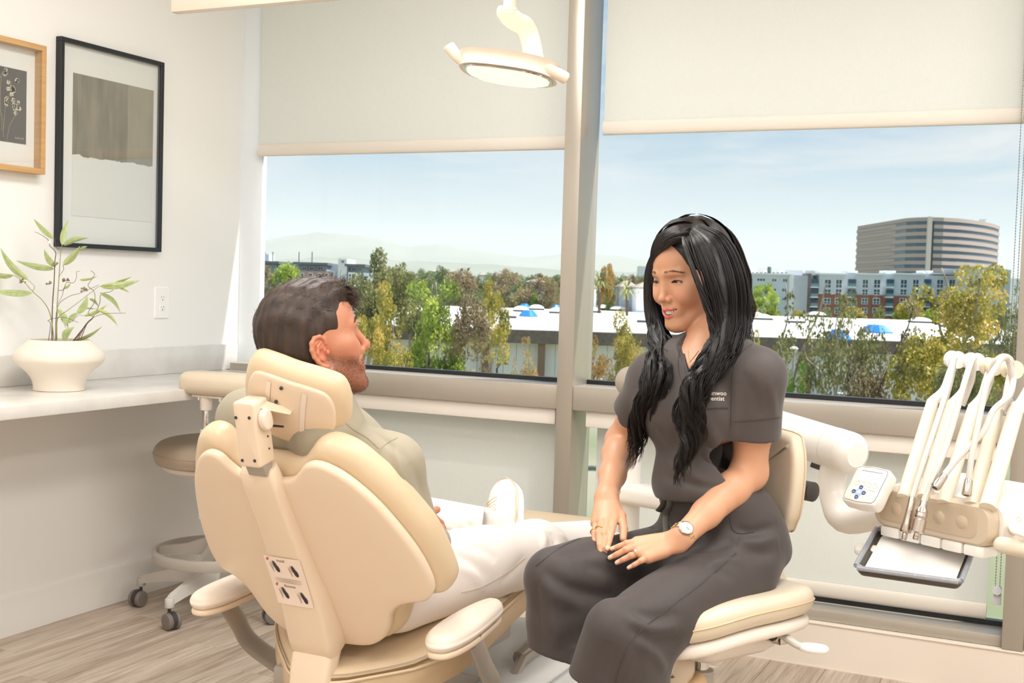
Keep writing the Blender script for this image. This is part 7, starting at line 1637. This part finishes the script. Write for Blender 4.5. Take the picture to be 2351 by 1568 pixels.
f.chain([G(*q_) for q_ in ((-.024, .070, -.064), (-.012, .085, -.0655), (0, .0895, -.0645), (.012, .085, -.0655), (.024, .070, -.064))], [.002, .003, .0034, .003, .002], .003)
f.chain([G(*q_) for q_ in ((-.023, .070, -.066), (-.012, .082, -.077), (0, .086, -.079), (.012, .082, -.077), (.023, .070, -.066))], [.0024, .004, .0048, .004, .0024], .003)
for s in (1, -1):                                               # ears
    E_ = lambda y, z, x=0: G(s*(.0735+.45*max(0, .012-y)*.8+x), y-.014, z-.014)
    hx_ = [(.012, .014), (.010, .024), (.002, .031), (-.010, .031), (-.019, .023), (-.022, .010), (-.020, -.004), (-.014, -.016), (-.006, -.026), (.003, -.030)]
    f.chain([E_(*q_) for q_ in hx_], [.003, .0036, .004, .0042, .0042, .0040, .0038, .0040, .0050, .0062], .0025, k0=.006)
    f.ell(E_(-.004, .002, -.004), np.array([.0045, .017, .026])*MS, np.stack([unit(G.R@np.array([1, s*.40, 0])), unit(G.R@np.array([-s*.40, 1, 0])), G.R[:, 2]], 1), .004)
    f.chain([E_(*q_, .002) for q_ in ((.001, .020), (-.008, .014), (-.011, .002), (-.008, -.010), (-.001, -.016))], [.0028, .0032, .0034, .0032, .0026], .003)
    f.ell(E_(.001, -.002, .004), (.0085, .0075, .0095), None, .003, 'sub'); f.ell(E_(.011, -.003, .002), (.0042, .0045, .0060), None, .003)
NM = at(745, 968, 2.415)
f.cone(G(0, -.030, -.055), NM, .056, .060, .018); f.cone(NM, NM-UP*.06+np.array([0, .02, 0]), .060, .08, .03); f.cone(G(0, .055, -.098), G(0, .012, -.135), .012, .018, .02)
vh, fq = f.mesh(.0016, 20, 2)
# right arm, both hands resting in the lap
MRS, MRE, MRW = at(898, 1072, 2.43), at(962, 1262, 2.50), at(1000, 1242, 2.70)
MLS, MLE, MLW = S(-.185, .215, .17), S(-.235, -.03, .20), np.array([1.80, -1.60, .690])
def mhand(W_, kn0, latd, dirf, up_):
    g = Field(); latd = unit(latd); dirf = unit(dirf); up_ = unit(up_)
    for i in range(4):
        m_ = W_+dirf*.085+latd*(i-1.5)*.0185-up_*.002*abs(i-1.5); g.cone(W_+latd*(i-1.5)*.010, m_, .014, .0115, .010)
        ln_ = (.070, .078, .073, .058)[i]; p_ = [m_, m_+dirf*ln_*.5-up_*.006, m_+dirf*ln_*.80-up_*.020, m_+dirf*ln_*.95-up_*.036]; g.chain(p_, [.0098, .0090, .0082, .0072], .0015, 'add', .004)
    t_ = [W_+dirf*.02-latd*.018, W_+dirf*.055-latd*.042+up_*.004, W_+dirf*.088-latd*.046+up_*.010, W_+dirf*.112-latd*.042+up_*.014]; g.chain(t_, [.015, .0125, .0108, .0090], .003, 'add', .010); return g
gr = mhand(MRW, 0, np.array([.25, -.2, .25]), np.array([-.45, .85, .02]), np.array([.2, .1, 1.])); gr.cone(MRE, MRW, .040, .028, 0)
gl = mhand(MLW, 0, np.array([-.4, .1, 0]), np.array([.35, .9, -.02]), np.array([0, .1, 1.])); gl.cone(MLE, MLW, .040, .027, 0)
vr, fr_ = gr.mesh(.0024, 20, 2); vl, fl_ = gl.mesh(.0026, 20, 2)
V, Fq = join_meshes([(vh, fq), (vr, fr_), (vl, fl_)]); lo = G.inv(V); nh = len(vh); hm_ = np.arange(len(V)) < nh
col = np.tile(L3(198, 136, 106), (len(V), 1))
def b3(c, r): return np.exp(-(((lo-np.array(c))/np.array(r))**2).sum(1))*hm_
col = lerp_col(col, L3(200, 108, 86), np.clip(.6*(b3((0, .10, -.036), (.016, .02, .014))+b3((-.076, -.016, -.012), (.014, .022, .034))+b3((.076, -.016, -.012), (.014, .022, .034))+.8*b3((-.045, .05, -.025), (.02, .03, .018))), 0, 1))
col = lerp_col(col, L3(190, 104, 78), .5*b3((-.03, -.03, -.11), (.06, .06, .04)))
# beard shadow on the skin
fade = lambda x, a, b: np.clip((x-a)/(b-a), 0, 1)
yb = lo[:, 1]; zb = lo[:, 2]; xb = np.abs(lo[:, 0])
line = -.020-.50*np.clip(yb-.006, 0, .09)-.004*np.sin(yb*90)                   # upper edge of the beard: sideburn down to the moustache
bw = fade(line-zb, -.004, .012)*fade(yb, -.010, .008)*fade(zb, -.150, -.120)*hm_*fade(xb+.02*(yb > .06), .0, .002)
mou = fade(.0065-np.abs(zb+.0585), 0, .004)*fade(yb, .068, .080)*hm_; bw = np.maximum(bw, mou*.9)
lip = np.clip(1-(np.abs(zb+.071)/.0105), 0, 1)*fade(yb, .070, .080)*(xb < .022); bw = bw*(1-np.clip(lip*2, 0, 1))
col = lerp_col(col, L3(118, 72, 52), bw*.72); col = lerp_col(col, L3(178, 98, 88), np.clip(lip*1.2, 0, 1)*hm_*.8)
col[hm_ & (np.abs(zb+.071) < .004) & (yb < .080) & (yb > .055) & (xb < .02)] = L3(70, 26, 24)
mbody = add('body', V, Fq, skin_mat('man_skin'), mr, colors=col)
for s in (1, -1):
    c = G(s*.031, .0592, 0); gz = unit(mf*.96+mu*.15-ml*.15); x_, y_, _a = basis(gz, mu); Vv, Ff, cc = [], [], []
    for i in range(17):
        t = PI*i/16
        for k in range(20): p_ = math.sin(t); Vv.append(c+.0123*MS*(math.cos(t)*gz+p_*(math.cos(2*PI*k/20)*x_+math.sin(2*PI*k/20)*y_))); cc.append(L3(12, 12, 14) if t < .17 else L3(96, 120, 130) if t < .46 else L3(236, 230, 226))
    for i in range(16):
        for k in range(20): Ff.append((i*20+k, i*20+(k+1) % 20, (i+1)*20+(k+1) % 20, (i+1)*20+k))
    add('eye', Vv, Ff, EYE, mr, colors=np.array(cc))
b = MB()
for k in range(-3, 4): x = k*.0058; b.box(G(x, .0835-.014*(x/.02)**2, -.0685+.005*(x/.02)**2), (.0055*MS, .004, .008*MS), .0012, 2, G.R)
o = b.build('teeth', TE, mr); o['kind'] = 'stuff'
# ---- short swept hair, brows, beard
HM = hair_mat('brown_hair', lin(40, 29, 23), lin(72, 53, 41), .5); BM = mat('beard_hair', lin(104, 66, 46), .55, noise=(300, .7, 2, lin(70, 44, 32)))
ec, er = np.array([0, -.016, .036]), np.array([.076, .0965, .0885])
hf = Field(); 
def hh_(c, r, k=0., op='add'): hf.ell(G(*c), np.array(r)*MS, G.R, k, op)
hh_(tuple(ec), tuple(er)); hh_((0, .028, .088), (.050, .060, .030), .03); hh_((0, -.040, -.02), (.067, .058, .07), .03)
hh_((0, .110, .004), (.070, .060, .070), .006, 'sub'); hh_((0, .085, -.06), (.09, .082, .074), .01, 'sub'); hh_((0, .02, -.115), (.09, .09, .050), .01, 'sub')
for s in (1, -1): hh_((s*.082, .012, -.012), (.030, .036, .036), .006, 'sub')
vc, fc_ = hf.mesh(.0026, 20, 2); lc = G.inv(vc); vc = vc+((vc-G(*ec))/np.linalg.norm(vc-G(*ec), axis=1)[:, None])*(.0012+.0016*np.sin(lc[:, 0]*210+lc[:, 2]*90)*np.sin(lc[:, 1]*120-lc[:, 0]*80))[:, None]; cap = add('hair_cap', vc, fc_, HM, mr)
rs = np.random.RandomState(5); cl = G.inv(vc)
cn = np.zeros_like(vc); fn = np.cross(vc[fc_[:, 2]]-vc[fc_[:, 0]], vc[fc_[:, 3]]-vc[fc_[:, 1]])
for c in range(4):
    for k in range(3): cn[:, k] += np.bincount(fc_[:, c], fn[:, k], len(vc))
cn /= np.linalg.norm(cn, axis=1)[:, None]+1e-12; cnl = cn@G.R
out = ((cl-ec)/er); outer = np.linalg.norm(out, axis=1) > .93
idx = rs.choice(np.nonzero(outer)[0], 14000); p0 = cl[idx]; n0 = cnl[idx]
top = np.clip((p0[:, 2]-.045)/.05, 0, 1)
flow = np.stack([-.25*np.ones(len(idx))*top+0*p0[:, 0], .95*top-.45*(1-top), .10*top-.85*(1-top)], 1)
clump = np.stack([np.sin(p0[:, 0]*210+p0[:, 1]*60), np.sin(p0[:, 1]*130+p0[:, 2]*170), np.cos(p0[:, 0]*150-p0[:, 2]*120)], 1)
flow = flow+clump*.42+rs.normal(size=flow.shape)*.16; flow -= n0*(flow*n0).sum(1)[:, None]*.9; flow /= np.linalg.norm(flow, axis=1)[:, None]
front = np.clip((p0[:, 1]-.03)/.05, 0, 1)*top
ln = (.016+.028*top+.010*front)*rs.uniform(.6, 1.2, len(idx)); lift = .42+.40*top+.25*front*rs.rand(len(idx)); m = 7; u = np.linspace(0, 1, m)
P = p0[:, None]+n0[:, None]*.0008+ln[:, None, None]*(u[None, :, None]*flow[:, None]+(lift[:, None]*(u-.62*u*u)[None])[..., None]*n0[:, None])
P[..., 2] -= (front*.012)[:, None]*u[None]**3
Pw = G.o+(P*MS)@G.R.T
v_, f_ = strands(Pw, np.linspace(.0009, .0002, m)[None]); sh_c = rs.beta(1.3, 2.2, len(Pw)); HMS = mat('brown_strands', (1, 1, 1, 1), .42); attr_color(HMS); o = add('hair', v_, f_, HMS, mr, colors=np.repeat(L3(34, 25, 20)*(1-sh_c[:, None])+L3(104, 80, 62)*sh_c[:, None], m*3, axis=0)); o['kind'] = 'stuff'
# fringe strands falling on the forehead
P = []
for k in range(26): x0 = rs.uniform(-.045, .01); P.append([G(x0+.004*q_, .078+.020*q_-.012*q_*q_, .094-.004*q_-.030*q_*q_*(1+.3*rs.rand())) for q_ in np.linspace(0, 1, 8)])
v_, f_ = strands(np.array(P), np.linspace(.0007, .00015, 8)[None]); o = add('fringe', v_, f_, HM, mr); o['kind'] = 'stuff'
w_all = np.nonzero(bw > .35)[0]; idx = rs.choice(w_all, 5200, p=bw[w_all]/bw[w_all].sum())
nn = np.zeros_like(V); fn = np.cross(V[Fq[:, 2]]-V[Fq[:, 0]], V[Fq[:, 3]]-V[Fq[:, 1]])
for c in range(4):
    for k in range(3): nn[:, k] += np.bincount(Fq[:, c], fn[:, k], len(V))
nn /= np.linalg.norm(nn, axis=1)[:, None]+1e-12
p0 = V[idx]; n0 = nn[idx]; d = -mu*.8+mf*.35+rs.normal(size=p0.shape)*.55; d -= n0*(d*n0).sum(1)[:, None]*.6; d /= np.linalg.norm(d, axis=1)[:, None]; ln = rs.uniform(.004, .0085, len(idx))[:, None]
P = np.stack([p0-n0*.0005, p0+(n0*.5+d*.4)*ln, p0+(n0*.75+d*.9)*ln], 1); v_, f_ = strands(P, np.array([[.00034, .00028, .00012]])); o = add('beard', v_, f_, BM, mr); o['kind'] = 'stuff'
for s in (1, -1):
    P = []
    for i in range(120): t = rs.rand(); q0 = np.array([s*(.013+.032*t), .098, .024+.004*math.sin(PI*t)+rs.uniform(-.003, .003)*(1-t*.5)]); P.append([G(*(q0+np.array([s*.007, -.001, .002-.004*t])*q_)) for q_ in (0, .5, 1)])
    P = np.array(P)
    for it in range(4): dd = f.dist(P.reshape(-1, 3)).reshape(P.shape[:2]); P = P-(dd-.0010)[..., None]*mf
    v_, f_ = strands(P, np.array([[.0005, .0004, .0002]])); o = add('brow', v_, f_, HM, mr); o['kind'] = 'stuff'
# ---- shirt
SHT = mat('sage_shirt', lin(160, 151, 131), .75, sheen=.1, bump=(700, .15)); SHT2 = mat('sage_seam', lin(148, 139, 120), .8)
TR = np.stack([np.array([1, 0, 0]), np.array([0, *nv_]), np.array([0, *dv_])], 1); t = Field()
t.ell(S(0, .06, .185), (.178, .112, .24), TR); t.ell(S(0, -.14, .175), (.165, .115, .12), TR, .05)
t.cone(NM-UP*.035, MRS+UP*.004, .056, .062, .03); t.cone(NM-UP*.035, MLS, .056, .062, .03)
t.cone(MRS, MRE, .062, .053, .03); t.cone(MRE, MRE*.15+MRW*.85, .053, .040, .02); t.cone(MLS, MLE, .060, .052, .03); t.cone(MLE, MLE*.15+MLW*.85, .052, .040, .02)
# collar
cx_, cy2, cz_ = basis(unit(G(0, -.03, -.06)-NM)); ck = NM+cz_*.012
t.cone(NM-cz_*.02, ck+cz_*.016, .078, .073, .01); t.cone(ck-cz_*.006, NM+cz_*.2, .0620, .076, .003, 'sub')
vt, ft = t.mesh(.0031, 20, 2)
vt = folds(vt, ft, [([(905, 1010), (915, 1060), (925, 1110)], -.006, .010), ([(850, 985), (890, 1015), (930, 1055)], .004, .010), ([(940, 1060), (960, 1100), (972, 1150)], .004, .012), ([(930, 1100), (955, 1140), (965, 1190)], -.004, .010), ([(800, 975), (840, 1005), (880, 1040)], -.003, .012), ([(965, 1170), (985, 1200), (1000, 1230)], .004, .010)])
sh = add('shirt', vt, ft, SHT, mr); sbv = bvh_of(sh)
seam(sbv, [(783, 962), (810, 985), (842, 1005), (870, 1030)], 'shoulder_seam', SHT, mr, .0010); seam(sbv, [(912, 1005), (885, 1020), (872, 1035), (868, 1060)], 'sleeve_seam', SHT, mr, .0010); seam(sbv, [(772, 938), (790, 950), (802, 962)], 'collar_seam', SHT, mr, .0010)
# ---- trousers
WT = mat('white_trousers', lin(238, 230, 224), .75, bump=(600, .12)); WT2 = mat('trouser_seam', lin(214, 200, 188), .8)
PVm = np.array([CX+.01, -1.79, .585]); KRm, ARm = at(1228, 1266, 2.93), at(1350, 1246, 3.30); KLm, ALm = np.array([1.69, -1.36, .635]), at(1108, 1212, 3.10)
HRm, HLm = np.array([CX+.10, -1.74, .565]), np.array([CX-.09, -1.74, .565]); p = Field()
p.ell(PVm, (.178, .125, .105)); p.cone(HRm, KRm, .092, .074, .05); p.cone(HRm+UP*.02, KRm*.6+HRm*.4+UP*.012, .085, .076, .04); p.cone(HLm, KLm, .088, .068, .05); p.cone(KRm, ARm, .070, .054, .03); p.cone(KLm, ALm, .068, .054, .03); p.cone(KRm*.85+HRm*.15-UP*.01, ARm, .052, .048, .04)
cd_ = unit(ALm-KLm); p.half(ALm-cd_*.0, cd_, ALm+cd_*.04-.11, ALm+cd_*.04+.11, .003); cr_ = unit(ARm-KRm); p.half(ARm, cr_, ARm+cr_*.05-.11, ARm+cr_*.05+.11, .003)
p.cone(ALm-cd_*.03, ALm+cd_*.08, .044, .048, .002, 'sub'); p.cone(ARm-cr_*.03, ARm+cr_*.08, .046, .05, .002, 'sub')
vt, ft = p.mesh(.0038, 20, 3)
vt = folds(vt, ft, [([(1040, 1270), (1080, 1290), (1120, 1330)], .006, .014), ([(1045, 1300), (1090, 1320), (1110, 1360)], -.006, .014), ([(1060, 1250), (1110, 1262), (1140, 1290)], .005, .014), ([(1240, 1215), (1250, 1240), (1245, 1265)], -.007, .010), ([(1262, 1220), (1275, 1240), (1275, 1255)], .006, .009), ([(1285, 1222), (1300, 1240), (1305, 1250)], -.005, .008), ([(1070, 1200), (1090, 1212), (1110, 1210)], .004, .008), ([(1020, 1205), (1060, 1225), (1090, 1225)], -.004, .010), ([(1150, 1340), (1180, 1310), (1205, 1280)], .004, .012)])
tr2 = add('trousers', vt, ft, WT, mr); bv2 = bvh_of(tr2)
seam(bv2, [(1060, 1360), (1110, 1345), (1170, 1310), (1205, 1280)], 'side_seam', WT2, mr, .0016)
# ---- shoes and ankles
SKN = mat('white_knit', lin(240, 232, 222), .75, bump=(420, .9)); SOL = mat('white_sole', lin(248, 244, 240), .4); LACE = mat('lace', lin(236, 226, 208), .7); SOCKW = mat('white_sock', lin(240, 236, 234), .85); TRM = mat('shoe_trim', lin(214, 190, 160), .6)
def trainer(o, fwd_, dors, nm_):
    fwd_ = unit(fwd_); dors = unit(dors-fwd_*(dors@fwd_)); Q_ = Local(o, np.cross(fwd_, dors), fwd_, dors)        # o = ankle centre
    g = Field(); g.ell(Q_(0, -.022, -.045), (.034, .040, .040), Q_.R); g.ell(Q_(0, .075, -.050), (.042, .085, .032), Q_.R, .03); g.ell(Q_(0, .135, -.056), (.044, .056, .028), Q_.R, .02); g.cone(Q_(0, -.012, -.03), Q_(0, .0, .0), .037, .036, .02); g.cone(Q_(0, .02, -.02), Q_(0, .09, -.038), .030, .030, .02)
    g.cone(Q_(0, .004, -.020), Q_(0, .0, .06), .029, .030, .004, 'sub')
    v, fx = g.mesh(.003, 20, 2); sh_ = add('shoe', v, fx, SKN, mr)
    so_ = crv([(0, -.066), (.026, -.054), (.038, -.02), (.037, .04), (.046, .11), (.044, .155), (.026, .188), (0, .197), (-.026, .188), (-.044, .155), (-.046, .11), (-.037, .04), (-.038, -.02), (-.026, -.054)], 4, True)
    MB().slab(so_, rprof(-.096, -.068, .009, 3), lambda u, v_, w: Q_(u, v_, w+.018*max(0, (v_-.12)/.08)**2)).build('sole', SOL, sh_, sharp=None)
    ln_ = [Q_(u*1.0, v_*1.0, -.0665+.018*max(0, (v_-.12)/.08)**2) for u, v_ in so_]; MB().tube(ln_+ln_[:1], .0016, 5, cap=False).build('sole_line', TRM, sh_)
    bb = BVHTree.FromPolygons([Vector(q_) for q_ in v], [tuple(int(i) for i in q_) for q_ in fx])
    for k in range(5):
        y = .035+k*.014; pl_ = []
        for x in np.linspace(-.020, .020, 9):
            hit = bb.ray_cast(Vector(Q_(x, y+abs(x)*.15, .08)), Vector(-Q_.R[:, 2]))
            if hit[0] is not None: pl_.append(np.array(hit[0])+Q_.R[:, 2]*.002)
        if len(pl_) > 3: MB().tube(pl_, .0024, 6, flat=(1, .6)).build('lace', LACE, sh_)
    for sx in (-1, 1): MB().tube(crv([Q_(0, .03, -.002), Q_(sx*.018, .028, .014), Q_(sx*.026, .036, .006), Q_(sx*.008, .034, -.001)], 5), .0020, 6).build('lace', LACE, sh_)
    sk_ = MB().tube([Q_(0, -.004, -.035), Q_(0, .0, -.005), o-(fwd_*0-dors*.0)+dors*.035], [.030, .029, .034], 20); sk_.build('sock', SOCKW, mr)
trainer(at(1128, 1205, 3.14), UP*.58-_Rh*.10+_Fh*.80, -_Rh*.72+UP*.62-_Fh*.30, 'left'); trainer(at(1358, 1243, 3.31), _Rh*.80+UP*.22+_Fh*.55, UP*.85-_Rh*.25-_Fh*.1, 'right')
